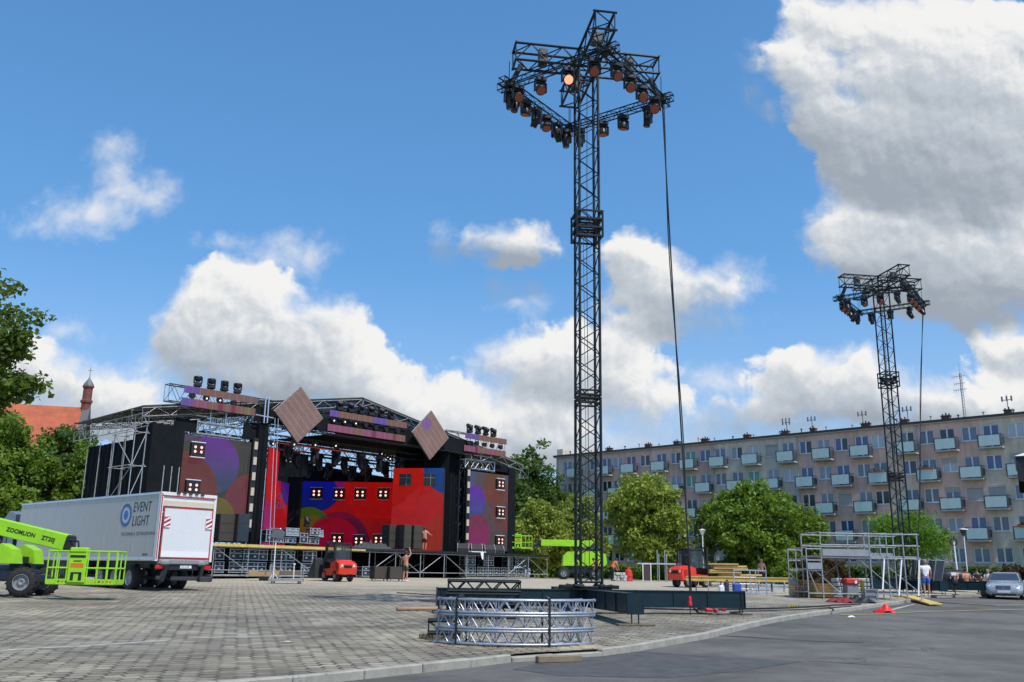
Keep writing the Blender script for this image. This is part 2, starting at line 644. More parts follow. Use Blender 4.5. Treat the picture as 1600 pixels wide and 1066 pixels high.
# ------------------------------------------------------------------ shared materials
M_black = mat("black_paint", (0.012, 0.013, 0.014), 0.45)
M_tower = mat("dark_green_steel", (0.008, 0.014, 0.015), 0.5, 0.15, 0.3, 2.0, spec=0.35)
M_girder = mat("petrol_girder_paint", (0.005, 0.021, 0.029), 0.42, 0.0, 0.25, 1.5, spec=0.35, dirt=0.3, dirtc=(0.03, 0.03, 0.03))
M_alu = mat("aluminium", (0.62, 0.65, 0.70), 0.38, 0.85, 0.1, 4)
M_galv = mat("galvanised_steel", (0.42, 0.43, 0.43), 0.5, 0.6, 0.18, 5, dirt=0.3)
M_rubber = mat("rubber", (0.016, 0.016, 0.016), 0.85, 0, 0.2, 6, dirt=0.35, dirtc=(0.09, 0.08, 0.065))
M_drape = mat("black_drape", (0.008, 0.010, 0.012), 0.9, 0, 0.35, 1.5, spec=0.15)
M_lime = mat("lime_paint", (0.30, 0.62, 0.012), 0.38, 0, 0.10, 1.5, dirt=0.22)
M_red = mat("forklift_red", (0.72, 0.035, 0.012), 0.32, 0, 0.08, 2, dirt=0.12, coat=0.3)
M_wood = mat("timber", (0.42, 0.27, 0.12), 0.75, 0, 0.28, 3, stretch=(1, 8, 8))
M_yelwood = mat("yellow_formwork_timber", (0.58, 0.42, 0.12), 0.65, 0, 0.2, 3, dirt=0.2)
M_oldwood = mat("weathered_timber", (0.14, 0.11, 0.08), 0.85, 0, 0.3, 5)
M_glass = mat("dark_glass", (0.02, 0.025, 0.03), 0.06, 0, 0.1, 2, spec=0.8)
M_skin = mat("skin", (0.50, 0.24, 0.15), 0.5, 0, 0.12, 8)
M_white = mat("white_paint", (0.78, 0.78, 0.77), 0.4, 0, 0.05, 1)
M_grey = mat("grey_plastic", (0.22, 0.23, 0.24), 0.5)
M_char = mat("charcoal_paint", (0.035, 0.038, 0.042), 0.45)
M_orange = mat("hi_vis_orange", (0.85, 0.17, 0.02), 0.7)
M_hair = mat("dark_hair", (0.03, 0.02, 0.015), 0.7)
M_lamp_hot = emit_mat("lit_lamp", (1.0, 0.42, 0.32), 2.4)
M_lamp_white = emit_mat("lit_white_lamp", (1.0, 0.86, 0.70), 2.2)

# ------------------------------------------------------------------ the ground
def pave_material():
    mt, g, b = new_mat("hexagonal_concrete_paving")
    geo = g.n("ShaderNodeNewGeometry")
    pos = geo.outputs["Position"]
    wob = g.vec("SUBTRACT", g.noise(pos, 0.5, 2, 0.5, color=True), (0.5, 0.5, 0.5))
    rot = g.n("ShaderNodeVectorRotate", rotation_type="Z_AXIS")
    g.put(rot.inputs["Vector"], g.vec("MULTIPLY_ADD", wob, (0.13, 0.13, 0), pos))
    rot.inputs["Angle"].default_value = math.radians(14)
    p = rot.outputs[0]
    S = 0.285
    s_ = (S, S * 1.7320508, 1.0)
    hs_ = (S / 2, S * 0.8660254, 0.5)

    def cell(off):
        q = g.vec("ADD", p, off)
        sn = g.n("ShaderNodeVectorMath", operation="MODULO")
        g.put(sn.inputs[0], g.vec("ADD", q, (s_[0] * 600, s_[1] * 600, 600)))
        sn.inputs[1].default_value = s_
        return g.vec("MULTIPLY", g.vec("SUBTRACT", sn.outputs[0], hs_), (1, 1, 0))
    a, c = cell((0, 0, 0)), cell(hs_)
    pick = g.math("LESS_THAN", g.vec("LENGTH", a), g.vec("LENGTH", c))
    mx = g.n("ShaderNodeMix", data_type="VECTOR")
    g.put(mx.inputs[0], pick)
    g.put(mx.inputs[4], c)
    g.put(mx.inputs[5], a)
    gv = mx.outputs[1]
    ab = g.vec("ABSOLUTE", gv)
    sx = g.n("ShaderNodeSeparateXYZ")
    g.put(sx.inputs[0], ab)
    hexd = g.math("MAXIMUM", sx.outputs[0], g.vec("DOT_PRODUCT", ab, (0.5, 0.8660254, 0)))
    cid = g.vec("SUBTRACT", p, gv)
    wn = g.n("ShaderNodeTexWhiteNoise", noise_dimensions="2D")
    g.put(wn.inputs["Vector"], g.vec("SNAP", g.vec("ADD", cid, (0.05, 0.05, 0)), (0.1, 0.1, 0.1)))
    tone = g.ramp(wn.outputs["Value"], 0, 1, 0.70, 1.16, smooth=False)
    grime = g.ramp(g.noise(pos, 0.33, 6, 0.65), 0.28, 0.72, 0.52, 1.22)
    grain = g.ramp(g.noise(pos, 45, 5, 0.7), 0.25, 0.75, 0.80, 1.2, smooth=False)
    k = g.math("MULTIPLY", tone, g.math("MULTIPLY", grime, grain))
    cc = g.n("ShaderNodeVectorMath", operation="SCALE")
    warm = g.mix(g.ramp(g.noise(pos, 0.09, 3, 0.5), 0.35, 0.65), (0.268, 0.243, 0.193, 1), (0.330, 0.289, 0.216, 1))
    g.put(cc.inputs[0], warm)
    g.put(cc.inputs["Scale"], k)
    jw = g.ramp(g.noise(pos, 2.2, 4, 0.6), 0.3, 0.7, 0.004, 0.050)
    joint = g.ramp(hexd, g.math("SUBTRACT", S / 2, jw), g.math("SUBTRACT", S / 2, g.math("MULTIPLY", jw, 0.35)))
    jc = g.mix(g.ramp(g.noise(pos, 0.6, 3, 0.6), 0.5, 0.68), (0.055, 0.050, 0.040, 1), (0.060, 0.085, 0.028, 1))
    jvis = g.ramp(g.noise(pos, 0.55, 5, 0.7), 0.36, 0.62, 0.22, 0.92)
    base = g.mix(g.math("MULTIPLY", joint, jvis), cc.outputs[0], jc)
    sand = g.ramp(g.noise(pos, 0.16, 5, 0.6), 0.60, 0.74, 0, 0.5)
    base = g.mix(sand, base, (0.40, 0.345, 0.255, 1))
    # far ground by the stage: its sunlit paleness is painted into the colour
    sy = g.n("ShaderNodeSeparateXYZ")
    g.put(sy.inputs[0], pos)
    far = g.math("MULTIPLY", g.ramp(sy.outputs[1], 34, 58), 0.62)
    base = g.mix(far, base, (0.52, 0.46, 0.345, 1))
    b.inputs["Roughness"].default_value = 0.9
    b.inputs["Specular IOR Level"].default_value = 0.25
    tr = g.ramp(g.noise(g.vec("MULTIPLY", pos, (0.5, 2.0, 1.0)), 0.35, 6, 0.7), 0.58, 0.70, 0, 0.5)
    base = g.mix(tr, base, (0.075, 0.072, 0.066, 1))
    spot = g.ramp(g.noise(pos, 1.3, 4, 0.7), 0.66, 0.72, 0, 0.6)
    base = g.mix(spot, base, (0.06, 0.058, 0.052, 1))
    g.put(b.inputs["Base Color"], base)
    bp = g.n("ShaderNodeBump")
    bp.inputs["Strength"].default_value = 0.75
    bp.inputs["Distance"].default_value = 0.03
    hgt = g.math("ADD", g.math("MULTIPLY", g.math("SUBTRACT", 1.0, joint), 0.8), g.math("MULTIPLY", wn.outputs["Value"], 0.45))
    tilt = g.vec("DOT_PRODUCT", gv, g.vec("SUBTRACT", wn.outputs["Color"], (0.5, 0.5, 0.5)))
    hgt = g.math("ADD", g.math("MULTIPLY_ADD", tilt, 2.2, hgt), g.math("MULTIPLY", g.noise(pos, 60, 3, 0.6), 0.25))
    g.put(bp.inputs["Height"], hgt)
    g.put(b.inputs["Normal"], bp.outputs[0])
    return mt


def asphalt_material():
    mt, g, b = new_mat("asphalt")
    pos = g.n("ShaderNodeNewGeometry").outputs["Position"]
    patch = g.ramp(g.noise(pos, 0.22, 4, 0.55), 0.36, 0.64, 0.80, 1.22)
    stain = g.ramp(g.noise(pos, 1.4, 6, 0.7), 0.3, 0.75, 0.82, 1.15)
    grain = g.ramp(g.noise(pos, 120, 3, 0.8), 0.25, 0.75, 0.55, 1.5, smooth=False)
    k = g.math("MULTIPLY", patch, g.math("MULTIPLY", stain, grain))
    cc = g.n("ShaderNodeVectorMath", operation="SCALE")
    cc.inputs[0].default_value = (0.118, 0.111, 0.101)
    g.put(cc.inputs["Scale"], k)
    # hairline cracks
    vo = g.n("ShaderNodeTexVoronoi", feature="DISTANCE_TO_EDGE")
    vo.inputs["Scale"].default_value = 0.22
    wv = g.vec("MULTIPLY_ADD", g.noise(pos, 1.6, 5, 0.65, color=True), (1.4, 1.4, 0), g.vec("MULTIPLY", pos, (0.5, 1, 0)))
    g.put(vo.inputs["Vector"], wv)
    cr = g.math("MULTIPLY", g.math("LESS_THAN", vo.outputs["Distance"], 0.0032), g.ramp(g.noise(pos, 0.3, 2, 0.5), 0.5, 0.56))
    base = g.mix(g.math("MULTIPLY", cr, 0.8), cc.outputs[0], (0.02, 0.02, 0.02, 1))
    # worn dust along the edge of the square
    base = g.mix(g.ramp(g.noise(pos, 0.5, 5, 0.65), 0.60, 0.78, 0, 0.35), base, (0.17, 0.16, 0.14, 1))
    g.put(b.inputs["Base Color"], base)
    b.inputs["Roughness"].default_value = 0.82
    b.inputs["Specular IOR Level"].default_value = 0.18
    bp = g.n("ShaderNodeBump")
    bp.inputs["Strength"].default_value = 0.5
    bp.inputs["Distance"].default_value = 0.01
    g.put(bp.inputs["Height"], g.noise(pos, 110, 3, 0.7))
    g.put(b.inputs["Normal"], bp.outputs[0])
    return mt


M_pave, M_asph = pave_material(), asphalt_material()
M_kerb = mat("kerb_concrete", (0.33, 0.315, 0.27), 0.9, 0, 0.22, 2.5, bump=0.4, dirt=0.45, dirtc=(0.12, 0.11, 0.085), spec=0.2)
M_grass = mat("lawn_grass", (0.075, 0.13, 0.03), 0.95, 0, 0.45, 0.9, bump=0.8, bscale=25, spec=0.1)
M_earth = mat("open_ground", (0.16, 0.16, 0.10), 0.95, 0, 0.3, 0.05, spec=0.1)
M_line = mat("worn_white_line", (0.40, 0.385, 0.34), 0.85, 0, 0.2, 2, dirt=0.75, dirtc=(0.24, 0.225, 0.19))

KERB_PX = [(430, 1062), (540, 1051), (600, 1045), (737, 1031), (815, 1022), (905, 1017), (960, 1014), (1013, 1005), (1109, 989), (1180, 972), (1230, 963), (1280, 956), (1360, 946), (1424, 937)]
KERB = [on_ground(*p) for p in KERB_PX]
KL = [(-60.0, 6.0), (-20.0, 8.6), (-7.0, 10.4)] + [(p.x, p.y) for p in KERB]
xe, ye = KL[-1]
KL += [(xe + 0.9, ye + 2.2), (xe + 1.3, ye + 6.0), (xe + 2.2, 50.0), (xe + 9, 55.5), (xe + 20, 60), (80.0, 66.0)]
KX = [k[0] for k in KL]
KY = [k[1] for k in KL]
kerb_y = lambda x: float(np.interp(x, KX, KY))


def sheet(name, xs, y0f, y1f, ny, zf, m_, kind="structure", power=1.6):
    mb = MB()
    vs, fs = [], []
    for x in xs:
        a, b_ = y0f(x), y1f(x)
        for j in range(ny + 1):
            t = (j / ny) ** power
            y = a + (b_ - a) * t
            vs.append((x, y, zf(x, y)))
    n = ny + 1
    for i in range(len(xs) - 1):
        for j in range(ny):
            fs.append((i * n + j, (i + 1) * n + j, (i + 1) * n + j + 1, i * n + j + 1))
    mb.add(vs, fs)
    return structure(name, mb, m_, kind)


fine_x = sorted(set([-60, -45, -30, -20, -14] + [round(-10 + 0.5 * i, 2) for i in range(80)] + [32, 36, 40, 46, 52, 60, 70, 80] + [round(k, 3) for k in KX[1:-1]]))
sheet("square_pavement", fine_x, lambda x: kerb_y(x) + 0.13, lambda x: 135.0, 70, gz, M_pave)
sheet("road", [-60, -40, -20, -10, -5, 0, 4, 8, 10, 12, 15, 20, 25, 30, 35, 40, 50, 60, 70, 80], lambda x: -20, lambda x: 70.0, 60, lambda x, y: gz(x, y) - 0.12, M_asph, power=1.0)
big = MB()
gx = [-900, -400, -150, -80, -60, -30, 0, 8, 15, 30, 50, 80, 150, 400, 900]
gy = [-300, -100, -40, -20, 0, 30, 66, 100, 150, 300, 600, 1200]
n_ = len(gy)
big.add([(x, y, gz(x, y) - 0.28) for x in gx for y in gy], [(i * n_ + j, (i + 1) * n_ + j, (i + 1) * n_ + j + 1, i * n_ + j + 1) for i in range(len(gx) - 1) for j in range(n_ - 1)])
structure("ground", big, M_earth)

# kerb stones along the road, a few of them sunken and broken by the truss stack
mbk = MB()
pts = [Vector((x, y, 0)) for x, y in KL[1:-1]]
run = []
for a, b_ in zip(pts[:-1], pts[1:]):
    L = (b_ - a).length
    for k in range(max(1, int(L / 0.25))):
        run.append(a + (b_ - a) * (k / max(1, int(L / 0.25))))
run.append(pts[-1])
k = 0
gapx = (KERB[4].x, KERB[5].x)
while k < len(run) - 4:
    a, b_ = run[k], run[min(k + 4, len(run) - 1)]
    mid = (a + b_) / 2
    d = b_ - a
    L = d.length
    ang = math.atan2(d.y, d.x)
    drop = 0.0
    if gapx[0] - 0.3 < mid.x < gapx[1] + 0.25:
        drop = 0.055
    j = (rnd.random() - 0.5)
    mbk.bbox((mid.x - math.sin(ang) * 0.08, mid.y + math.cos(ang) * 0.08, gz(mid.x, mid.y) - 0.10 - drop + j * 0.012), (L - 0.012, 0.16 + j * 0.01, 0.23), 0.018,
             rot=Matrix.Rotation(ang + j * 0.012, 3, "Z") @ Matrix.Rotation(-0.0185 * math.sin(ang), 3, "Y") @ Matrix.Rotation(j * 0.05, 3, "X"))
    k += 4
structure("kerb", mbk, M_kerb)


def ground_line(name, pix, width, m_, dz=0.004):
    """painted strip on the paving along a row of ground points"""
    mb = MB()
    ps = [on_ground(*p) if len(p) == 2 else Vector(p) for p in pix]
    vs, fs = [], []
    for i, p in enumerate(ps):
        d = ps[min(i + 1, len(ps) - 1)] - ps[max(0, i - 1)]
        nn = Vector((-d.y, d.x, 0)).normalized() * width / 2
        for q in (p - nn, p + nn):
            vs.append((q.x, q.y, gz(q.x, q.y) + dz))
    for i in range(len(ps) - 1):
        fs.append((2 * i, 2 * i + 2, 2 * i + 3, 2 * i + 1))
    mb.add(vs, fs)
    return structure(name, mb, m_)


for seg in ([(0, 1017), (60, 1013), (120, 1010), (185, 1006), (262, 1001)], [(302, 997), (380, 995), (440, 994)], [(440, 958), (500, 954), (560, 951)], [(150, 966), (200, 966)]):
    ground_line("painted_line", seg, 0.14, M_line)
# pale line on the road by the scaffold corner and the straight seams in the asphalt
M_seam = mat("asphalt_seam", (0.022, 0.022, 0.022), 0.9)


def road_line(name, pix, width, m_):
    mb = MB()
    ps = [on_ground(px, py, -0.12) for px, py in pix]
    vs, fs = [], []
    for i, p in enumerate(ps):
        d = ps[min(i + 1, len(ps) - 1)] - ps[max(0, i - 1)]
        nn = Vector((-d.y, d.x, 0)).normalized() * width * (0.5 + 0.35 * math.sin(i * 2.1))
        for q in (p - nn, p + nn):
            vs.append((q.x, q.y, gz(q.x, q.y) - 0.114))
    for i in range(len(ps) - 1):
        fs.append((2 * i, 2 * i + 2, 2 * i + 3, 2 * i + 1))
    mb.add(vs, fs)
    return structure(name, mb, m_)


road_line("road_seam", [(1115, 993), (1170, 996), (1230, 1000), (1290, 1003), (1350, 1005)], 0.07, M_seam)
road_line("road_seam", [(1260, 1033), (1330, 1037), (1400, 1042), (1470, 1047)], 0.03, M_seam)
road_line("road_seam", [(975, 1019), (1020, 1021), (1060, 1024), (1110, 1027)], 0.02, M_seam)
road_line("road_line", [(1385, 955), (1405, 950), (1430, 944)], 0.12, mat("road_white", (0.38, 0.38, 0.36), 0.8, dirt=0.8, dirtc=(0.12, 0.12, 0.12), scale=5))
M_patch = mat("asphalt_repair_patch", (0.070, 0.069, 0.067), 0.85, 0, 0.35, 3, bump=0.4, bscale=90, dirt=0.25, dirtc=(0.10, 0.10, 0.095))
pm = MB()
pp = [on_ground(px, py, -0.12) for px, py in [(905, 1022), (975, 1018), (1120, 1025), (1255, 1034), (1150, 1050), (1040, 1060), (870, 1056), (800, 1046)]]
pm.add([(p.x, p.y, gz(p.x, p.y) - 0.116) for p in pp], [tuple(range(len(pp)))])
structure("road_patch", pm, M_patch)

# ------------------------------------------------------------------ moving lights (built once, then copied)
ORD = ["first", "second", "third", "fourth", "fifth", "sixth", "seventh", "eighth", "ninth", "tenth", "eleventh", "twelfth", "thirteenth", "fourteenth"]
M_amber = emit_mat("amber_led_face", (1.0, 0.17, 0.035), 0.085)
M_amber_hot = emit_mat("lit_amber_led_face", (1.0, 0.27, 0.15), 2.0)
M_lens = mat("lens_glass", (0.03, 0.035, 0.045), 0.08, 0, 0.1, 3, spec=0.9)


def moving_head(kind, hot=False):
    """hangs below its origin: base box, yoke, tilting head with a lens"""
    t = thing("moving_head_light", "x", "stage light")
    b = MB()
    b.bbox((0, 0, -0.10), (0.36, 0.30, 0.17), 0.03)
    b.tube((-0.1, 0, 0.06), (-0.1, 0, -0.03), 0.022)
    b.tube((0.1, 0, 0.06), (0.1, 0, -0.03), 0.022)
    b.build("base", M_black, t)
    y = MB()
    y.bbox((0, 0, -0.215), (0.40, 0.16, 0.06), 0.02)
    for s in (-1, 1):
        y.bbox((s * 0.195, 0, -0.37), (0.05, 0.14, 0.34), 0.02)
    y.build("yoke", M_black, t)
    h = MB()
    h.sm = True
    if kind == "wash":
        h.lathe([(0.03, 0.15), (0.11, 0.145), (0.155, 0.06), (0.175, -0.06), (0.178, -0.12), (0.155, -0.125)], (0, 0, 0), 14, "Z")
        ho = h.build("head", M_black, t)
        f = MB()
        f.lathe([(0.150, -0.1275), (0.0, -0.1285)], (0, 0, 0), 14)
        for ring, n_, r_ in ((0, 1, 0), (1, 6, 0.062), (2, 12, 0.12)):
            for k in range(n_):
                a = 2 * PI * k / n_
                f.lathe([(0.026, -0.125), (0.018, -0.134), (0.0, -0.137)], (r_ * math.cos(a), r_ * math.sin(a), 0), 6)
        f.build("lens", M_amber_hot if hot else M_amber, ho)
    else:
        h.lathe([(0.05, 0.27), (0.10, 0.26), (0.145, 0.16), (0.150, -0.08), (0.125, -0.20), (0.120, -0.30), (0.10, -0.31)], (0, 0, 0), 14, "Z")
        h.sm = False
        for zz in (0.02, 0.08, 0.14):
            h.lathe([(0.152, zz), (0.16, zz + 0.012), (0.152, zz + 0.024)], (0, 0, 0), 14)
        ho = h.build("head", M_black, t)
        f = MB()
        f.lathe([(0.102, -0.300), (0.06, -0.312), (0.0, -0.316)], (0, 0, 0), 12)
        f.build("lens", M_lens, ho)
    ho.location = (0, 0, -0.43)
    return t


HEADS = {}


def put_head(kind, loc, rz, tilt, label, group, up=False, hot=False, s=1.0):
    key = kind + ("hot" if hot else "")
    if key not in HEADS:
        HEADS[key] = moving_head(kind, hot)
        t = HEADS[key]
        t["label"] = label
        t.location, t.rotation_euler = loc, ((PI if up else 0), 0, rz)
    else:
        t = dup(HEADS[key], loc, label=label, rot=((PI if up else 0), 0, rz))
    t["group"] = group
    t.scale = (s, s, s)
    for c in t.children:
        if c.name.startswith("head"):
            c.rotation_euler = (-tilt * 1.25, 0, 0)
    return t


# ------------------------------------------------------------------ lighting towers
ROT = math.radians(9)
AX = Vector((math.cos(ROT), math.sin(ROT), 0))
AF = Vector((math.sin(ROT), -math.cos(ROT), 0))      # towards the road


def lighting_tower(cx, cy, top, where, nick, lights, front=4.9):
    g0 = gz(cx, cy)
    t = thing("lighting_tower", where, "lighting tower", (cx, cy, g0), ROT, "lighting towers on the square")
    H = top - g0
    W = 0.66
    zb = 0.72
    names = ("girder",)
    for k, (dx, dy, L) in enumerate(((1, 0, 4.9), (0, -1, front), (-1, 0, 4.6), (0, 1, 4.6))):
        b = MB()
        d = Vector((dx, dy, 0))
        s = Vector((-dy, dx, 0))
        st = 0.34
        cen = d * ((L + st) / 2)
        ln = L - st
        R = Matrix.Rotation(math.atan2(dy, dx), 3, "Z")
        gend = gz(cx + (AX * dx - AF * dy).x * L, cy + (AX * dx - AF * dy).y * L) - g0
        for so in (-0.17, 0.17):
            b.box(cen + s * so + Vector((0, 0, 0.45)), (ln, 0.016, 0.47), rot=R)
        for zz in (0.212, 0.688):
            b.box(cen + Vector((0, 0, zz)), (ln, 0.42, 0.024), rot=R)
        for q in range(5):
            x = st + 0.1 + q * (ln - 0.2) / 4
            for so in (-0.193, 0.193):
                b.box(d * x + s * so + Vector((0, 0, 0.45)), (0.03, 0.028, 0.452), rot=R)
        b.box(d * (L + 0.012) + Vector((0, 0, 0.45)), (0.022, 0.44, 0.53), rot=R)
        gobj = b.build("girder", M_girder, t)
        for so in (-0.09, 0.09):
            f = MB()
            f.tube(d * (L - 0.05) + s * so + Vector((0, 0, 0.2)), d * (L - 0.05) + s * so + Vector((0, 0, gend + 0.03)), 0.02, 8)
            f.build("jack_foot", M_char, gobj)
        p = MB()
        p.bbox(d * (L - 0.05) + Vector((0, 0, gend + 0.025)), (0.34, 0.95, 0.05), 0.01, rot=R)
        p.build("timber_pad", M_oldwood, gobj)
    hub = MB()
    hub.bbox((0, 0, 0.45), (0.70, 0.70, 0.50), 0.02)
    hub.box((0, 0, 0.715), (1.15, 1.15, 0.03))
    for sx in (-1, 1):
        for sy in (-1, 1):
            hub.bbox((sx * 0.33, sy * 0.33, 0.79), (0.2, 0.2, 0.14), 0.03)
            hub.tube((sx * 0.33, sy * 0.55, 0.79), (sx * 0.33 + sx * 0.25, sy * 0.6, 0.82), 0.045, 8)
            hub.bbox((sx * 0.72, sy * 0.20, 0.78), (0.34, 0.10, 0.11), 0.02)
    hub.build("hub", M_tower, t)
    seams = [zb, zb + (H - zb) * 0.33, zb + (H - zb) * 0.655, H - 0.30]
    for k in range(3):
        s = MB()
        a, b_ = seams[k], seams[k + 1]
        box_truss(s, (0, 0, a + 0.02), (0, 0, b_ - 0.02), W, W, up=(0, 1, 0), bay=0.45, rc=0.046, rb=0.018, n=7, flip=k)
        for zz in (a + 0.05, b_ - 0.05, a + 0.2, b_ - 0.2):
            for i in range(4):
                an = PI / 2 * i
                c_, s_ = math.cos(an), math.sin(an)
                s.tube((c_ * W / 2 - s_ * W / 2, s_ * W / 2 + c_ * W / 2, zz), (c_ * W / 2 + s_ * W / 2, s_ * W / 2 - c_ * W / 2, zz), 0.03, 6)
        s.build("mast_section", M_tower, t)
    sl = MB()
    zc = seams[2]
    for zz in (zc - 0.42, zc - 0.12, zc + 0.18, zc + 0.45):
        for i in range(4):
            R = Matrix.Rotation(PI / 2 * i, 3, "Z")
            sl.box(R @ Vector((0, W / 2 + 0.09, zz)), (W + 0.26, 0.05, 0.06), rot=R)
    for sx in (-1, 1):
        for sy in (-1, 1):
            sl.tube((sx * 0.43, sy * 0.43, zc - 0.45), (sx * 0.43, sy * 0.43, zc + 0.48), 0.035, 6)
    sl.build("sleeve_block", M_tower, t)
    for d, L in ((Vector((1, 0, 0)), 2.55), (Vector((-1, 0, 0)), 2.55), (Vector((0, -1, 0)), 2.62), (Vector((0, 1, 0)), 2.62)):
        a = MB()
        box_truss(a, d * 0.36 + Vector((0, 0, H)), d * L + Vector((0, 0, H)), 0.64, 0.64, bay=0.55, rc=0.046, rb=0.022, n=7)
        for zz in (-0.32, 0.32):
            s_ = Vector((-d.y, d.x, 0))
            a.tube(d * L - s_ * 0.40 + Vector((0, 0, H + zz)), d * L + s_ * 0.40 + Vector((0, 0, H + zz)), 0.04, 6)
        ao = a.build("cross_arm", M_tower, t)
        h = MB()
        if d.x:
            h.bbox(d * 1.55 + Vector((0, 0, H + 0.02)), (0.30, 0.34, 0.60), 0.03)
            h.bbox(d * 1.55 + Vector((0, -0.2, H + 0.05)), (0.12, 0.1, 0.07), 0.01)
        else:
            h.bbox(d * 1.5 + Vector((0, 0, H + 0.0)), (0.36, 0.34, 0.42), 0.03)
        h.build("chain_hoist", M_hoist, ao)
        c = MB()
        c.tube(d * (L - 0.15) + Vector((0, 0, H - 0.3)), d * (L - 0.1) + Vector((0, 0, H - 1.1)), 0.012, 5)
        c.build("chain", M_char, ao)
    cr = MB()
    for sx in (-1, 1):
        for sy in (-1, 1):
            cr.tube((sx * 0.33, sy * 0.33, H - 0.3), (sx * 0.33, sy * 0.33, H + 0.36), 0.046, 6)
    cr.tube((-0.33, -0.33, H + 0.34), (0.33, 0.33, H + 0.34), 0.03)
    cr.tube((0.33, -0.33, H + 0.34), (-0.33, 0.33, H + 0.34), 0.03)
    cr.build("cross_hub", M_tower, t)
    w_ = MB()
    w_.path([(0.06, 0.1, H - 0.2), (0.02, 0.12, H * 0.6), (0.05, 0.1, 1.0)], 0.012, 5)
    w_.path([(-0.10, 0.1, zc), (-0.06, 0.05, 5), (-0.1, 0.1, 1.0)], 0.008, 5)
    w_.build("safety_cable", M_char, t)

    # square of light truss slung under the arms, its sticks crossing at the corners
    zl = H - 1.15
    lt = thing("lighting_truss", "square dark lattice truss slung below the cross arms of the %s tower" % nick, "truss", (cx, cy, g0), ROT, "slung light trusses")
    R_ = 2.72
    cor = [Vector((-R_, 0, zl)), Vector((0, -R_, zl)), Vector((R_, 0, zl)), Vector((0, R_, zl))]
    sides = []
    for k in range(4):
        a, b_ = cor[k], cor[(k + 1) % 4]
        d = (b_ - a).normalized()
        s = MB()
        box_truss(s, a - d * 0.42, b_ + d * 0.42, 0.24, 0.24, bay=0.27, rc=0.026, rb=0.011, n=6, nb=4)
        s.M = Matrix.Identity(4)
        s.build("truss_side", M_tower, lt)
        sides.append((a, b_))
    for k, c in enumerate(cor):
        cl = MB()
        cl.bbox(c, (0.3, 0.3, 0.3), 0.05)
        cl.tube(c, c + Vector((0, 0, 0.9)), 0.014, 5)
        if k in (0, 2):
            s = 1 if k else -1
            cl.bbox(c + Vector((-0.25 * s, 0.0, 0.45)), (0.16, 0.2, 0.75), 0.03, rot=Matrix.Rotation(-0.45 * s, 3, "Y"))
        cl.build("corner_clamp", M_tower, lt)
    M4 = Matrix.Translation((cx, cy, g0)) @ Matrix.Rotation(ROT, 4, "Z")
    names = ["near left", "near right", "far right", "far left"]
    for (side, f, kind, tilt, rz, hot) in lights:
        a, b_ = sides[side]
        p = M4 @ (a.lerp(b_, f) + Vector((0, 0, -0.14)))
        idx = sorted([q[1] for q in lights if q[0] == side]).index(f)
        end = ["left", "front", "right", "rear"][side]
        lab = "%s, %s from the %s corner, %s side, %s tower" % (
            "brightly glowing amber wash light" if hot else ("amber faced wash light" if kind == "wash" else "black moving head"), ORD[idx], end, names[side], nick)
        put_head(kind, p, rz, tilt, lab, "moving heads on the %s tower" % nick, hot=hot, s=1.0)
    return t


M_hoist = mat("hoist_housing", (0.085, 0.085, 0.08), 0.6)
LIGHTS1 = [  # side (0 near left, 1 near right, 2 far right, 3 far left), place along it, kind, tilt, turn
    (0, 0.10, "wash", 0.75, 0.4, False), (0, 0.34, "wash", 0.5, 0.35, False), (0, 0.62, "wash", 0.85, 0.25, True), (0, 0.88, "wash", 0.6, 0.1, False),
    (1, 0.17, "wash", 0.6, 0.5, False), (1, 0.40, "wash", 0.65, 0.3, False), (1, 0.62, "wash", 0.8, 0.3, False), (1, 0.86, "wash", 0.7, -0.2, False),
    (2, 0.14, "beam", -0.2, 0.9, False), (2, 0.40, "wash", -0.15, 0.5, False), (2, 0.62, "wash", 0.0, 0.2, False), (2, 0.88, "beam", 0.1, 0.6, False),
    (3, 0.06, "beam", 0.1, 0.3, False), (3, 0.22, "beam", -0.55, -0.6, False), (3, 0.40, "wash", 0.3, 0.2, False), (3, 0.57, "beam", -0.35, 0.9, False), (3, 0.74, "wash", -0.1, 0.8, False), (3, 0.90, "beam", 0.25, -0.4, False), (3, 0.985, "beam", 0.0, 0.5, False)]
T1 = (2.45, 29.0)
lighting_tower(T1[0], T1[1], 18.9, "tall dark lattice lighting mast on a girder cross, nearest the road", "near", LIGHTS1)
T2 = (22.7, 54.3)
LIGHTS2 = [(0, 0.1, "beam", 0.3, 0.2, False), (0, 0.36, "wash", 0.6, 0.3, False), (0, 0.6, "wash", 0.5, 0.3, False), (0, 0.85, "beam", 0.3, 0.6, False),
           (1, 0.2, "wash", 0.5, 0.2, False), (1, 0.42, "wash", 0.7, 0.3, False), (1, 0.66, "wash", 0.6, 0.3, False), (1, 0.9, "beam", 0.5, 0.3, False),
           (2, 0.2, "beam", 0.4, 0.8, False), (2, 0.5, "wash", -0.1, 0.5, False), (2, 0.8, "beam", 0.1, 0.3, False),
           (3, 0.12, "beam", 0.1, 0.4, False), (3, 0.3, "beam", -0.4, 0.9, False), (3, 0.5, "beam", 0.4, 0.1, False), (3, 0.72, "wash", 0.3, 0.6, False), (3, 0.9, "wash", 0.5, 0.3, False)]
lighting_tower(T2[0], T2[1], 19.2, "dark lattice lighting mast rising behind the scaffold platform, in front of the flats", "far", LIGHTS2, 3.5)

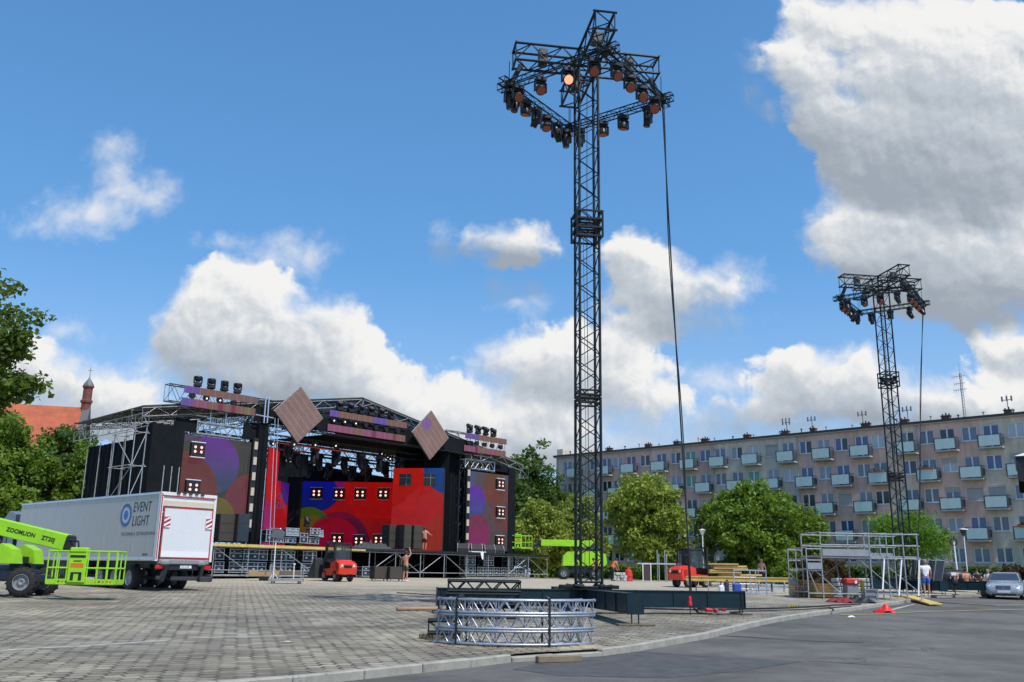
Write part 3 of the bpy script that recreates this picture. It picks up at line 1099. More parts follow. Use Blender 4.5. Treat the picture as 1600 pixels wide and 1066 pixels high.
# power cables that drop from the right-hand corner of each truss
for (cx, cy), top, px, lab in ((T1, 18.9, 1080, "thick black power cable hanging beside the near tower down to red plugs"), (T2, 19.2, 1433, "thin black power cable hanging from the far tower")):
    c = MB()
    a = Vector((cx, cy, 0)) + AX * 2.75 + Vector((0, 0, top - 1.2))
    b_ = at_y(px, 905, cy + 0.6)
    g = gz(b_.x, b_.y)
    b_.z = g + 0.25
    n = 14
    for o, r in ((0.0, 0.030), (0.055, 0.022)):
        pts = []
        for k in range(n + 1):
            t = k / n
            p = a.lerp(b_, t)
            p += Vector((o * math.cos(9 * t) - 0.02 * math.sin(PI * t), o * math.sin(9 * t), 0))
            pts.append(p)
        pts.append(b_ + Vector((0.1 + o, -0.3, -0.2)))
        pts.append(b_ + Vector((0.5 + 4 * o, -0.5, -0.23)))
        pts.append(b_ + Vector((1.0 + 6 * o, -0.35 - 4 * o, -0.23)))
        c.path(pts, r * (0.8 if top < 19 else 0.8), 6)
    o = c.build("power_cable", M_black)
    tag(o, lab, "cable", "hanging power cables")

# red plugs on the cables by the near girder
base = on_ground(1083, 953)
M_plug = mat("red_plug", (0.62, 0.02, 0.03), 0.4)
plug = thing("power_plug", "red plug hanging on the cable in front of the right girder", "plug", at_y(1078, 940, 28.9), 0.0, "red power plugs")
pm_ = MB()
pm_.lathe([(0.03, 0.16), (0.05, 0.10), (0.055, -0.02), (0.065, -0.03), (0.065, -0.12), (0.05, -0.13)], (0, 0, 0), 10)
pm_.build("body", M_plug, plug)
pc_ = MB()
pc_.tube((0, 0, 0.15), (0, 0, 0.42), 0.016)
pc_.tube((0, 0, -0.13), (0, 0.02, -0.42), 0.016)
pc_.build("lead", M_black, plug)
for k, (px, py) in enumerate(((1108, 956), (1119, 957), (1130, 955))):
    p = on_ground(px, py)
    dup(plug, p + Vector((0, 0, 0.055)), label="red plug lying on the ground under the right girder, %s in the row" % ORD[k], rot=(0.35 * k, PI / 2, 0.4 + k))
box_ = MB()
bp_ = on_ground(1104, 954)
box_.bbox(bp_ + Vector((0, 0, 0.05)), (0.55, 0.3, 0.1), 0.02, 0.1)
box_.tube(bp_ + Vector((-0.3, 0, 0.03)), bp_ + Vector((-1.4, 0.1, 0.02)), 0.02)
tag(box_.build("distribution_box", M_black), "flat black power box lying on the paving by the red plugs", "power box")

# ------------------------------------------------------------------ curved truss stack and the straight trusses behind it
A0, B0 = on_ground(700, 1005), on_ground(930, 1003)
mid = (A0 + B0) / 2
ch = (B0 - A0)
half = ch.length / 2
RAD = 1.95
ha = math.asin(min(0.99, half / RAD))
perp = Vector((ch.y, -ch.x, 0)).normalized()
if perp.y > 0:
    perp = -perp
cen = mid - perp * (RAD * math.cos(ha)) + perp * 0.28
base_ang = math.atan2(perp.y, perp.x) - 0.2


M_alud = mat("dull_aluminium", (0.40, 0.425, 0.47), 0.48, 0.75, 0.16, 5, dirt=0.25, dirtc=(0.22, 0.22, 0.22))


def curved_truss(z0, da, label):
    t = thing("curved_truss", label, "truss", (cen.x, cen.y, z0), base_ang + da, "stack of curved trusses")
    w_, h_ = 0.29, 0.236
    N = 22

    def C(r, a, z):
        return Vector((r * math.cos(a), r * math.sin(a), z))
    ang = [-ha + 2 * ha * k / N for k in range(N + 1)]
    c = MB()
    c.sm = True
    for r in (RAD - w_, RAD):
        for z in (0.0, h_):
            c.path([C(r, a, z) for a in ang], 0.0265, 8)
    c.build("chord", M_alud, t)
    l_ = MB()
    for r in (RAD - w_, RAD):
        for k in range(N):
            z = (0, h_) if k % 2 == 0 else (h_, 0)
            l_.tube(C(r, ang[k], z[0]), C(r, ang[k + 1], z[1]), 0.0125, 6, cap=False)
            if k % 4 == 0:
                l_.tube(C(r, ang[k], 0), C(r, ang[k], h_), 0.0125, 6, cap=False)
        for a in (ang[0], ang[-1]):
            l_.tube(C(r, a, 0), C(r, a, h_), 0.0095, 6)
    for k in range(N):
        for z in (0, h_):
            rr = (RAD - w_, RAD) if k % 2 == 0 else (RAD, RAD - w_)
            l_.tube(C(rr[0], ang[k], z), C(rr[1], ang[k + 1], z), 0.0125, 6, cap=False)
    for a in (ang[0], ang[-1]):
        for z in (0, h_):
            l_.tube(C(RAD - w_, a, z), C(RAD, a, z), 0.0095, 6)
    l_.build("lacing", M_alud, t)
    e = MB()
    for a, s in ((ang[0], -1), (ang[-1], 1)):
        for r in (RAD - w_, RAD):
            for z in (0, h_):
                p = C(r, a, z)
                tdir = Vector((-math.sin(a), math.cos(a), 0)) * s
                e.tube(p, p + tdir * 0.05, 0.034, 8)
                e.tube(p + tdir * 0.04, p + tdir * 0.09, 0.018, 8)
    e.build("coupler", M_alud, t)
    return t


zg = gz(cen.x, cen.y - 1.2)
for k in range(3):
    curved_truss(zg + 0.03 + k * 0.284, (0.0, 0.018, 0.035)[k], "silver curved lattice truss, %s of the strapped stack by the kerb" % ("bottom one", "middle one", "top one")[k])
for q, a in enumerate((-0.62, 0.32)):
    s = MB()
    for r, dr in ((RAD + 0.034, 0.006), (RAD - 0.29 - 0.034, -0.006)):
        a2 = base_ang + a
        pa = Vector((cen.x + r * math.cos(a2), cen.y + r * math.sin(a2), 0))
        R = Matrix.Rotation(a2, 3, "Z")
        s.box(pa + Vector((0, 0, zg + 0.03 + 0.395)), (0.006, 0.045, 0.86), rot=R)
    s.box(Vector((cen.x + (RAD - 0.145) * math.cos(a2), cen.y + (RAD - 0.145) * math.sin(a2), zg + 0.862)), (0.36, 0.05, 0.007), rot=R)
    s.bbox(Vector((cen.x + (RAD - 0.10) * math.cos(a2), cen.y + (RAD - 0.10) * math.sin(a2), zg + 0.885)), (0.16, 0.08, 0.06), 0.015, rot=R @ Matrix.Rotation(0.2, 3, "Y"))
    tag(s.build("ratchet_strap", M_black), "black ratchet strap round the %s of the curved truss stack" % ("left end", "middle, right of centre")[q], "strap", "straps on the curved trusses")


def dark_truss(px0, px1, py, Y, dz, label, w=0.29):
    a, b_ = at_y(px0, py, Y), at_y(px1, py, Y + 0.05)
    z = gz(a.x, a.y) + dz
    t = thing("straight_truss", label, "truss", (a.x, a.y, z), math.atan2(b_.y - a.y, b_.x - a.x), "dark straight trusses")
    L = (b_ - a).length
    c = MB()
    for y in (-w / 2, w / 2):
        for zz in (0.03, w):
            c.tube((0, y, zz), (L, y, zz), 0.036, 8)
    c.build("chord", M_tower, t)
    l_ = MB()
    N = int(L / 0.24)
    for k in range(N):
        x0, x1 = L * k / N, L * (k + 1) / N
        z0, z1 = (0.03, w) if k % 2 else (w, 0.03)
        for y in (-w / 2, w / 2):
            l_.tube((x0, y, z0), (x1, y, z1), 0.018, 5, cap=False)
        y0, y1 = (-w / 2, w / 2) if k % 2 else (w / 2, -w / 2)
        for zz in (0.03, w):
            l_.tube((x0, y0, zz), (x1, y1, zz), 0.012, 5, cap=False)
    for x in (0.02, L - 0.02):
        for y in (-w / 2, w / 2):
            l_.tube((x, y, 0.03), (x, y, w), 0.014, 5)
        for zz in (0.03, w):
            l_.tube((x, -w / 2, zz), (x, w / 2, zz), 0.014, 5)
    l_.build("lacing", M_tower, t)
    return t


dark_truss(698, 812, 930, 25.9, 0.02, "dark lattice truss at the bottom of the pile behind the curved trusses")
dark_truss(697, 810, 930, 25.85, 0.355, "dark lattice truss in the middle of the pile in front of the left girder")
dark_truss(700, 814, 920, 25.9, 0.69, "dark lattice truss lying topmost on the pile in front of the left girder")
dark_truss(699, 811, 925, 26.6, 0.69, "dark lattice truss topmost in the rear row of the pile before the left girder")
dark_truss(698, 812, 925, 26.55, 0.355, "dark lattice truss lower in the rear row of the pile before the left girder")
tt = dark_truss(668, 720, 985, 19.6, 0.10, "short black truss end sticking out left behind the curved trusses", 0.27)
sp = MB()
p0, p1 = on_ground(668, 999), on_ground(705, 1003)
sp.bbox((p0 + p1) / 2 + Vector((0, 0.45, 0.05)), (0.9, 0.12, 0.1), 0.01, 0.1)
tag(sp.build("timber_batten", M_oldwood), "dark timber batten under the short black truss", "timber")
# pipe, broken kerb stones, timber block
a, b_ = on_ground(620, 955), on_ground(712, 953)
pp_ = MB()
pp_.sm = True
pp_.lathe([(0.045, 0), (0.06, 0), (0.06, (b_ - a).length), (0.045, (b_ - a).length)], (0, 0, 0), 14, "X")
o = pp_.build("cardboard_tube", mat("brown_cardboard", (0.36, 0.22, 0.14), 0.8))
o.location = a + Vector((0, 0, 0.06))
o.rotation_euler = (0, 0, math.atan2(b_.y - a.y, b_.x - a.x))
tag(o, "long brown tube lying on the paving left of the curved trusses", "tube")
tb = MB()
p = on_ground(860, 1036, -0.12)
tb.bbox(p + Vector((0.15, 0.1, 0.06)), (0.85, 0.14, 0.12), 0.015, 0.42)
tag(tb.build("timber_block", mat("grey_brown_timber", (0.20, 0.15, 0.10), 0.85, 0, 0.3, 4)), "grey brown timber block in the gutter below the curved trusses", "timber")
for k, (px, w_) in enumerate(((880, 0.3), (897, 0.24), (922, 0.52))):
    p = on_ground(px, 1026 - k * 1.5, -0.12)
    s = MB()
    s.bbox(p + Vector((0, 0.12, 0.07)), (w_, 0.26, 0.19), 0.05, 0.25, rot=Matrix.Rotation(0.2 + 0.06 * k, 3, "Z") @ Matrix.Rotation(0.08 * (k - 1), 3, "X"))
    tag(s.build("kerb_stone", mat("broken_kerb_stone", (0.30, 0.26, 0.17), 0.9, 0, 0.3, 4, bump=0.5)) if k == 0 else s.build("kerb_stone", MATS["broken_kerb_stone"]),
        ("loose yellowish kerb stone nearest the timber block", "small loose kerb stone between two larger ones", "long loose kerb stone right of the other two")[k], "stone", "loose kerb stones")

# ------------------------------------------------------------------ block of flats
FA_, FD = Vector((5.869, 117.336, 0)), Vector((0.7351, -0.6780, 0))
FN = Vector((-0.6780, -0.7351, 0))
FZ = 1.0
COLS = [1.81, 3.29, 6.0, 7.92, 9.6, 11.53, 13.51, 15.79, 17.7, 19.67, 21.56, 23.43, 25.49, 27.4, 29.65, 31.46, 33.4, 35.34, 37.19, 39.27, 40.88, 43.65, 45.47, 47.31, 49.26, 51.1, 53.18, 55.2, 57.1, 59.3]
FL = 61.5
ST = 2.716


def stucco():
    mt, g, b = new_mat("flats_stucco")
    tcn = g.n("ShaderNodeTexCoord")
    v = tcn.outputs["Object"]
    sp = g.n("ShaderNodeSeparateXYZ")
    g.put(sp.inputs[0], v)
    grey, pink, beige = (0.67, 0.565, 0.455, 1), (0.71, 0.475, 0.39, 1), (0.69, 0.545, 0.415, 1)
    c = None
    for x0, x1, cc in ((-5, 5.2, grey), (5.2, 22.6, pink), (22.6, 32.5, grey), (32.5, 41.8, pink), (41.8, 44.6, beige), (44.6, 50.2, pink), (50.2, 90, grey)):
        if c is None:
            c = g.mix(0.0, cc, cc)
        else:
            c = g.mix(g.math("GREATER_THAN", sp.outputs[0], x0), c, cc)
    streak = g.noise(g.vec("MULTIPLY", v, (2.2, 2.2, 0.22)), 1.0, 6, 0.65)
    blot = g.noise(v, 0.35, 5, 0.6)
    k = g.math("MULTIPLY", g.ramp(streak, 0.3, 0.7, 0.84, 1.1), g.ramp(blot, 0.3, 0.7, 0.84, 1.14))
    s = g.n("ShaderNodeVectorMath", operation="SCALE")
    g.put(s.inputs[0], c)
    g.put(s.inputs["Scale"], k)
    # grime under the eaves and the floor joints of the panels
    joint = g.math("LESS_THAN", g.math("ABSOLUTE", g.math("SUBTRACT", g.math("FRACT", g.math("DIVIDE", g.math("SUBTRACT", sp.outputs[2], 0.62), ST)), 0.5)), 0.012)
    out = g.mix(g.math("MULTIPLY", joint, 0.35), s.outputs[0], (0.14, 0.12, 0.11, 1))
    g.put(b.inputs["Base Color"], out)
    b.inputs["Roughness"].default_value = 0.92
    b.inputs["Specular IOR Level"].default_value = 0.2
    bp = g.n("ShaderNodeBump")
    bp.inputs["Strength"].default_value = 0.3
    bp.inputs["Distance"].default_value = 0.02
    g.put(bp.inputs["Height"], g.noise(v, 14, 4, 0.6))
    g.put(b.inputs["Normal"], bp.outputs[0])
    return mt


def pane_mat(name, c, folds=0.35, rough=0.12):
    mt, g, b = new_mat(name)
    v = g.n("ShaderNodeTexCoord").outputs["Object"]
    w_ = g.n("ShaderNodeTexWave", wave_type="BANDS", bands_direction="X")
    g.put(w_.inputs["Vector"], v)
    w_.inputs["Scale"].default_value = 3.2
    w_.inputs["Distortion"].default_value = 3.0
    w_.inputs["Detail"].default_value = 2
    k = g.ramp(w_.outputs["Fac"], 0, 1, 1 - folds, 1 + folds * 0.5, smooth=False)
    s = g.n("ShaderNodeVectorMath", operation="SCALE")
    s.inputs[0].default_value = c
    g.put(s.inputs["Scale"], k)
    g.put(b.inputs["Base Color"], s.outputs[0])
    b.inputs["Roughness"].default_value = rough
    b.inputs["Specular IOR Level"].default_value = 0.7
    return mt


M_stucco = stucco()
PANES = [pane_mat("net_curtain_blue", (0.16, 0.20, 0.27)), pane_mat("net_curtain_pale", (0.30, 0.32, 0.36)), pane_mat("dim_room", (0.025, 0.03, 0.035), 0.1), pane_mat("grey_curtain", (0.12, 0.15, 0.18)),
         pane_mat("green_curtain", (0.08, 0.30, 0.22)), pane_mat("violet_curtain", (0.13, 0.07, 0.16)), pane_mat("blue_curtain", (0.07, 0.12, 0.27)), pane_mat("white_blind", (0.45, 0.46, 0.47), 0.06)]
M_shut = mat("roller_shutter", (0.44, 0.42, 0.38), 0.6, 0, 0.05, 2)
M_frame = mat("white_pvc", (0.74, 0.75, 0.76), 0.35)
M_balc = mat("pale_blue_green_panel", (0.47, 0.60, 0.565), 0.3, 0, 0.08, 0.9, spec=0.6)
M_slab = mat("balcony_slab", (0.42, 0.40, 0.37), 0.85, 0, 0.2, 2)
M_rail = mat("blue_grey_rail", (0.055, 0.075, 0.085), 0.5)
M_roofing = mat("roof_felt", (0.035, 0.045, 0.045), 0.85)
M_brick = mat("chimney_brick", (0.16, 0.075, 0.05), 0.9, 0, 0.25, 6)
M_zinc = mat("zinc_pipe", (0.42, 0.42, 0.40), 0.5, 0.2)

flats = thing("apartment_building", "long five storey block of flats in grey and pink render with pale balconies", "building", (FA_.x, FA_.y, FZ), math.atan2(FD.y, FD.x))
Z1 = 13.85 - FZ                       # sill of the top row
HT = 15.85 - FZ
WW, WH = 1.36, 1.30
rows = [Z1 - ST * k for k in range(5)]
opening = []                          # x, z0, w, h, kind
for r, z in enumerate(rows):
    for k, x in enumerate(COLS):
        if r < 4 and (k + r) % 2 == 1:
            opening.append((x, z - 0.78, WW, WH + 0.78, "door", r, k))
        else:
            opening.append((x, z, WW, WH, "window", r, k))
wb = MB()
zedges = sorted(set([0.0, HT] + [round(z, 4) for z in rows] + [round(z - 0.78, 4) for z in rows[:4]] + [round(z + WH, 4) for z in rows]))
for za, zb_ in zip(zedges[:-1], zedges[1:]):
    zm = (za + zb_) / 2
    ops = sorted([o for o in opening if o[1] < zm < o[1] + o[3]], key=lambda o: o[0])
    x = 0.0
    for o in ops:
        wb.quad((x, 0, za), (o[0] - o[2] / 2, 0, za), (o[0] - o[2] / 2, 0, zb_), (x, 0, zb_))
        x = o[0] + o[2] / 2
    wb.quad((x, 0, za), (FL, 0, za), (FL, 0, zb_), (x, 0, zb_))
for (x, z, w_, h_, kd, r, k) in opening:
    x0, x1, R_ = x - w_ / 2, x + w_ / 2, 0.16
    wb.quad((x0, 0, z), (x0, R_, z), (x0, R_, z + h_), (x0, 0, z + h_))
    wb.quad((x1, 0, z), (x1, R_, z), (x1, R_, z + h_), (x1, 0, z + h_))
    wb.quad((x0, 0, z), (x1, 0, z), (x1, R_, z), (x0, R_, z))
    wb.quad((x0, 0, z + h_), (x1, 0, z + h_), (x1, R_, z + h_), (x0, R_, z + h_))
wb.quad((0, 0, 0), (0, 11, 0), (0, 11, HT), (0, 0, HT))
wb.quad((FL, 0, 0), (FL, 11, 0), (FL, 11, HT), (FL, 0, HT))
wb.quad((0, 11, 0), (FL, 11, 0), (FL, 11, HT), (0, 11, HT))
wb.build("wall", M_stucco, flats)
so = MB()
so.box((FL / 2, -0.03, 0.1), (FL + 0.1, 0.05, 1.5))
so.build("plinth", mat("plinth_render", (0.22, 0.21, 0.20), 0.9), flats)
rf = MB()
rf.box((FL / 2, 5.5, HT + 0.09), (FL + 0.5, 11.6, 0.18))
rf.box((FL / 2, -0.34, HT + 0.02), (FL + 0.5, 0.10, 0.13))
roof = rf.build("roof", M_roofing, flats)
cor_ = MB()
cor_.box((FL / 2, -0.16, HT - 0.09), (FL + 0.3, 0.30, 0.13))
cor_.build("cornice", mat("pale_cornice", (0.46, 0.43, 0.38), 0.8), flats)

WPROTO = {}


def window_part(kd, w_, h_, pane, variant):
    key = (kd, pane, variant)
    if key in WPROTO:
        return WPROTO[key]
    f = MB()
    ft = 0.075
    for sx in (-1, 1):
        f.box((sx * (w_ / 2 - ft / 2), 0.12, h_ / 2), (ft, 0.07, h_))
    f.box((0, 0.12, ft / 2), (w_ - 2 * ft, 0.07, ft))
    f.box((0, 0.12, h_ - ft / 2), (w_ - 2 * ft, 0.07, ft))
    f.box((0.0, 0.115, h_ / 2), (0.13, 0.08, h_ - 2 * ft))
    if kd == "window":
        f.box((0, -0.03, -0.035), (w_ + 0.12, 0.16, 0.05))
    fm = f.mesh("window_frame", M_frame)
    p = MB()
    p.cur = 0
    p.quad((-w_ / 2 + ft, 0.135, ft), (-0.065, 0.135, ft), (-0.065, 0.135, h_ - ft), (-w_ / 2 + ft, 0.135, h_ - ft))
    p.cur = 1
    p.quad((0.065, 0.135, ft), (w_ / 2 - ft, 0.135, ft), (w_ / 2 - ft, 0.135, h_ - ft), (0.065, 0.135, h_ - ft))
    other = 2 if variant == 1 else pane
    pmesh = p.mesh("pane", [PANES[pane], PANES[other]])
    s = None
    if variant == 2:
        s_ = MB()
        for q in range(12):
            zz = h_ - (q + 0.5) * h_ / 12
            s_.box((0, 0.06, zz), (w_ - 0.02, 0.03, h_ / 12 - 0.012))
        s_.box((0, 0.02, h_ - 0.09), (w_, 0.18, 0.18))
        s = s_.mesh("roller_shutter", M_shut)
    if variant == 3:
        s_ = MB()
        for q in range(4):
            s_.box((0, 0.06, h_ - (q + 0.5) * 0.12), (w_ - 0.02, 0.03, 0.108))
        s = s_.mesh("roller_shutter", M_shut)
    WPROTO[key] = (fm, pmesh, s)
    return WPROTO[key]


def child(name, me, par, loc=(0, 0, 0)):
    o = bpy.data.objects.new(name, me)
    col.objects.link(o)
    o.parent = par
    o.location = loc
    return o


r2 = random.Random(21)
FIX = {(0, 14): (7, 2), (2, 18): (7, 2), (1, 13): (4, 0), (0, 6): (5, 1), (0, 5): (5, 0), (2, 24): (7, 2), (2, 25): (7, 2), (3, 16): (7, 2), (1, 9): (4, 0), (1, 23): (7, 3), (2, 23): (0, 3), (1, 26): (7, 3), (0, 16): (6, 1), (0, 18): (6, 1), (0, 20): (7, 0), (0, 21): (0, 1), (3, 20): (3, 0)}
for (x, z, w_, h_, kd, r, k) in opening:
    pane, var_ = FIX.get((r, k), (r2.choices([0, 1, 2, 3, 6, 7, 4], [30, 22, 10, 18, 14, 6, 2])[0], 1 if r2.random() < 0.15 else 0))
    fm, pm2, sm = window_part(kd, w_, h_, pane, var_)
    o = child("window" if kd == "window" else "balcony_door", fm, flats, (x, 0, z))
    child("pane", pm2, o)
    if sm:
        child("roller_shutter", sm, o)

bs = MB()
bs.box((0, -0.47, -0.07), (2.0, 0.94, 0.14))
slab_m = bs.mesh("balcony", M_slab)
bp2 = MB()
bp2.box((-0.02, -0.955, 0.56), (1.72, 0.03, 0.92))
panel_m = bp2.mesh("front_panel", M_balc)
br = MB()
for sx in (-0.97, 0.97):
    br.box((sx, -0.93, 0.56), (0.05, 0.05, 1.14))
    br.box((sx, -0.48, 1.10), (0.05, 0.9, 0.05))
    br.box((sx, -0.48, 0.30), (0.03, 0.86, 0.04))
    br.box((sx, -0.48, 0.60), (0.02, 0.84, 0.62))
br.box((0, -0.93, 1.11), (1.9, 0.045, 0.05))
for sx in (-0.9, 0.87):
    br.box((sx, -0.935, 0.55), (0.05, 0.03, 1.08))
rail_m = br.mesh("railing", M_rail)
M_pot = mat("terracotta_box", (0.40, 0.12, 0.05), 0.8)
for (x, z, w_, h_, kd, r, k) in opening:
    if kd == "door":
        o = child("balcony", slab_m, flats, (x + 0.05, 0, z - 0.005))
        child("front_panel", panel_m, o)
        child("railing", rail_m, o)
        if (r, k) in ((3, 26), (1, 20), (1, 22), (2, 15)):
            fb = MB()
            for q in range(26):
                a_ = r2.random() * 6.28
                p = Vector((r2.uniform(-0.6, 0.6), -1.02 + r2.uniform(-0.1, 0.1), 1.15 + r2.uniform(0, 0.28)))
                d1, d2 = Vector((math.cos(a_), math.sin(a_), r2.uniform(-0.5, 0.8))) * 0.13, Vector((-math.sin(a_), math.cos(a_), r2.uniform(-0.5, 0.5))) * 0.09
                fb.quad(p - d1, p - d2, p + d1, p + d2)
            fb.cur = 1
            fb.bbox((0, -1.02, 1.12), (1.3, 0.18, 0.16), 0.02)
            fb.build("flower_box", [M_grass, M_pot], o)

for k, (px, cw) in enumerate(((952, 0.9), (1013, 0.9), (1058, 0.9), (1102, 1.0), (1168, 0.9), (1227, 1.1), (1272, 0.7), (1355, 1.0), (1417, 0.8), (1482, 0.9), (1582, 0.9))):
    pt = on_plane(px, 690, FA_ + FN * -2.0, FN)
    s = (pt - FA_).dot(FD)
    c = MB()
    c.bbox((s, 2.0, HT + 0.46), (cw * 0.85, 0.5, 0.62), 0.02)
    c.box((s, 2.0, HT + 0.80), (cw * 0.85 + 0.12, 0.62, 0.08))
    ch_ = c.build("chimney", M_brick, flats)
    p = MB()
    for q in range(2 + k % 2):
        p.tube((s - 0.3 + 0.3 * q, 2.0, HT + 0.82), (s - 0.3 + 0.3 * q, 2.0, HT + 1.0 + 0.1 * (q % 2)), 0.07, 8)
    p.build("chimney_pot", M_char, ch_)
M_ant = mat("antenna_grey", (0.20, 0.21, 0.22), 0.5)
for px in (1230, 1270, 1350, 1421, 1580):
    s = (on_plane(px, 680, FA_ + FN * -2.6, FN) - FA_).dot(FD)
    c = MB()
    c.tube((s, 2.6, HT), (s, 2.6, HT + 2.3), 0.04)
    for q in (-0.4, 0.0, 0.4):
        c.bbox((s + q, 2.5, HT + 1.95), (0.15, 0.12, 0.75 if px < 1240 else 0.5), 0.03)
    c.tube((s - 0.45, 2.6, HT + 1.85), (s + 0.45, 2.6, HT + 1.85), 0.035)
    c.build("panel_antenna", M_ant, flats)
s = (on_plane(1506, 640, FA_ + FN * -1.2, FN) - FA_).dot(FD)
c = MB()
for a_ in range(3):
    an = 2 * PI * a_ / 3
    c.tube((s + 0.13 * math.cos(an), 1.2 + 0.13 * math.sin(an), HT), (s + 0.10 * math.cos(an), 1.2 + 0.10 * math.sin(an), HT + 4.6), 0.022, 5)
for q in range(16):
    z = HT + q * 0.29
    for a_ in range(3):
        a0, a1 = 2 * PI * a_ / 3, 2 * PI * (a_ + 1) / 3
        c.tube((s + 0.13 * math.cos(a0), 1.2 + 0.13 * math.sin(a0), z), (s + 0.13 * math.cos(a1), 1.2 + 0.13 * math.sin(a1), z + 0.29), 0.012, 4, cap=False)
for z, L in ((HT + 4.3, 0.75), (HT + 3.6, 0.6), (HT + 3.0, 0.7)):
    c.tube((s - L, 1.2, z), (s + L * 0.6, 1.2, z + 0.05), 0.018, 5)
    for q in range(6):
        x = s - L + q * L * 0.28
        c.tube((x, 1.0, z + 0.02), (x, 1.4, z + 0.02), 0.012, 4)
        c.tube((x, 1.2, z - 0.2), (x, 1.2, z + 0.22), 0.012, 4)
c.tube((s, 1.2, HT + 4.5), (s - 0.05, 1.2, HT + 5.6), 0.014, 5)
c.build("aerial_mast", M_ant, flats)
for s in (0.25, 5.1, 22.6, 32.5, 44.6, 60.5):
    c = MB()
    c.tube((s, -0.1, 0.3), (s, -0.1, HT - 0.3), 0.055, 8)
    c.tube((s, -0.1, HT - 0.3), (s, -0.34, HT - 0.02), 0.055, 8)
    c.build("drainpipe", M_zinc, flats)
for k in range(24):
    s = 1.5 + k * 2.55 + r2.random()
    c = MB()
    hh = r2.uniform(0.3, 0.6)
    c.tube((s, 0.8, HT + 0.1), (s, 0.8, HT + 0.18 + hh), 0.06, 6)
    c.bbox((s, 0.8, HT + 0.2 + hh), (0.2, 0.2, 0.1), 0.02)
    c.build("vent_pipe", M_zinc if k % 3 else M_char, roof)
lb = MB()
lb.box((0.4, 0.9, HT + 0.55), (0.95, 1.4, 0.9))
lb.build("roof_housing", M_stucco, flats)

# ------------------------------------------------------------------ church beyond the trees on the left
def tiles():
    mt, g, b = new_mat("orange_clay_tiles")
    v = g.n("ShaderNodeTexCoord").outputs["Object"]
    br_ = g.n("ShaderNodeTexBrick")
    g.put(br_.inputs["Vector"], g.vec("MULTIPLY", v, (1, 1, 1)))
    br_.inputs["Color1"].default_value = (0.42, 0.108, 0.05, 1)
    br_.inputs["Color2"].default_value = (0.385, 0.098, 0.046, 1)
    br_.inputs["Mortar"].default_value = (0.36, 0.09, 0.04, 1)
    br_.inputs["Scale"].default_value = 1.0
    br_.inputs["Brick Width"].default_value = 0.30
    br_.inputs["Row Height"].default_value = 0.36
    br_.inputs["Mortar Size"].default_value = 0.02
    k = g.ramp(g.noise(v, 0.5, 5, 0.6), 0.3, 0.7, 0.82, 1.14)
    s = g.n("ShaderNodeVectorMath", operation="SCALE")
    g.put(s.inputs[0], br_.outputs["Color"])
    g.put(s.inputs["Scale"], k)
    g.put(b.inputs["Base Color"], s.outputs[0])
    b.inputs["Roughness"].default_value = 0.85
    return mt


M_tiles = tiles()
M_cbrick = mat("dark_red_brick", (0.17, 0.055, 0.04), 0.9, 0, 0.25, 3)
R1, R2 = at_y(-150, 596, 118), at_y(129, 637, 124)
chd = (R2 - R1)
chL = chd.length
church = thing("church", "brick church with a steep orange tiled roof and slim turret behind the trees", "church", (R1.x, R1.y, 1.0), math.atan2(chd.y, chd.x))
zr = R2.z - 1.0
hw, ze = 9.5, zr - 13.5
b = MB()
b.quad((0, -hw, ze), (chL, -hw, ze), (chL, 0, zr), (0, 0, zr))
b.quad((0, hw, ze), (chL, hw, ze), (chL, 0, zr), (0, 0, zr))
b.build("roof", M_tiles, church)
b = MB()
b.prism([(-hw + 0.3, 0), (hw - 0.3, 0), (hw - 0.3, ze + 0.25), (0, zr - 0.3), (-hw + 0.3, ze + 0.25)], 0.2, chL - 0.2, "X")
b.build("nave_wall", M_cbrick, church)
b = MB()
for s in (-1, 1):
    b.add([(chL, s * (hw + 0.3), ze - 0.2), (chL + 0.9, s * (hw + 0.3), ze - 0.2), (chL + 0.9, 0, zr + 0.4), (chL, 0, zr + 0.4), (chL, s * (hw + 0.3), ze - 0.9), (chL + 0.9, s * (hw + 0.3), ze - 0.9), (chL + 0.9, 0, zr - 0.6), (chL, 0, zr - 0.6)],
          [(0, 1, 2, 3), (4, 5, 6, 7), (0, 3, 7, 4), (1, 2, 6, 5)])
b.build("gable_coping", mat("grey_coping", (0.10, 0.10, 0.11), 0.8), church)
b = MB()
b.lathe([(0.62, zr - 2.0), (0.62, zr + 0.6), (0.78, zr + 0.7), (0.78, zr + 1.0), (0.6, zr + 1.1), (0.6, zr + 2.7), (0.75, zr + 2.8), (0.75, zr + 3.0)], (chL + 0.3, 0, 0), 8)
tu = b.build("turret", M_cbrick, church)
b = MB()
b.lathe([(0.72, zr + 3.0), (0.62, zr + 3.3), (0.10, zr + 4.1), (0.03, zr + 4.4), (0.0, zr + 4.4)], (chL + 0.3, 0, 0), 8)
b.tube((chL + 0.3, 0, zr + 4.3), (chL + 0.3, 0, zr + 5.6), 0.04)
b.tube((chL + 0.0, 0, zr + 5.2), (chL + 0.6, 0, zr + 5.2), 0.03)
b.build("spire", mat("weathered_lead", (0.12, 0.14, 0.15), 0.6), tu)

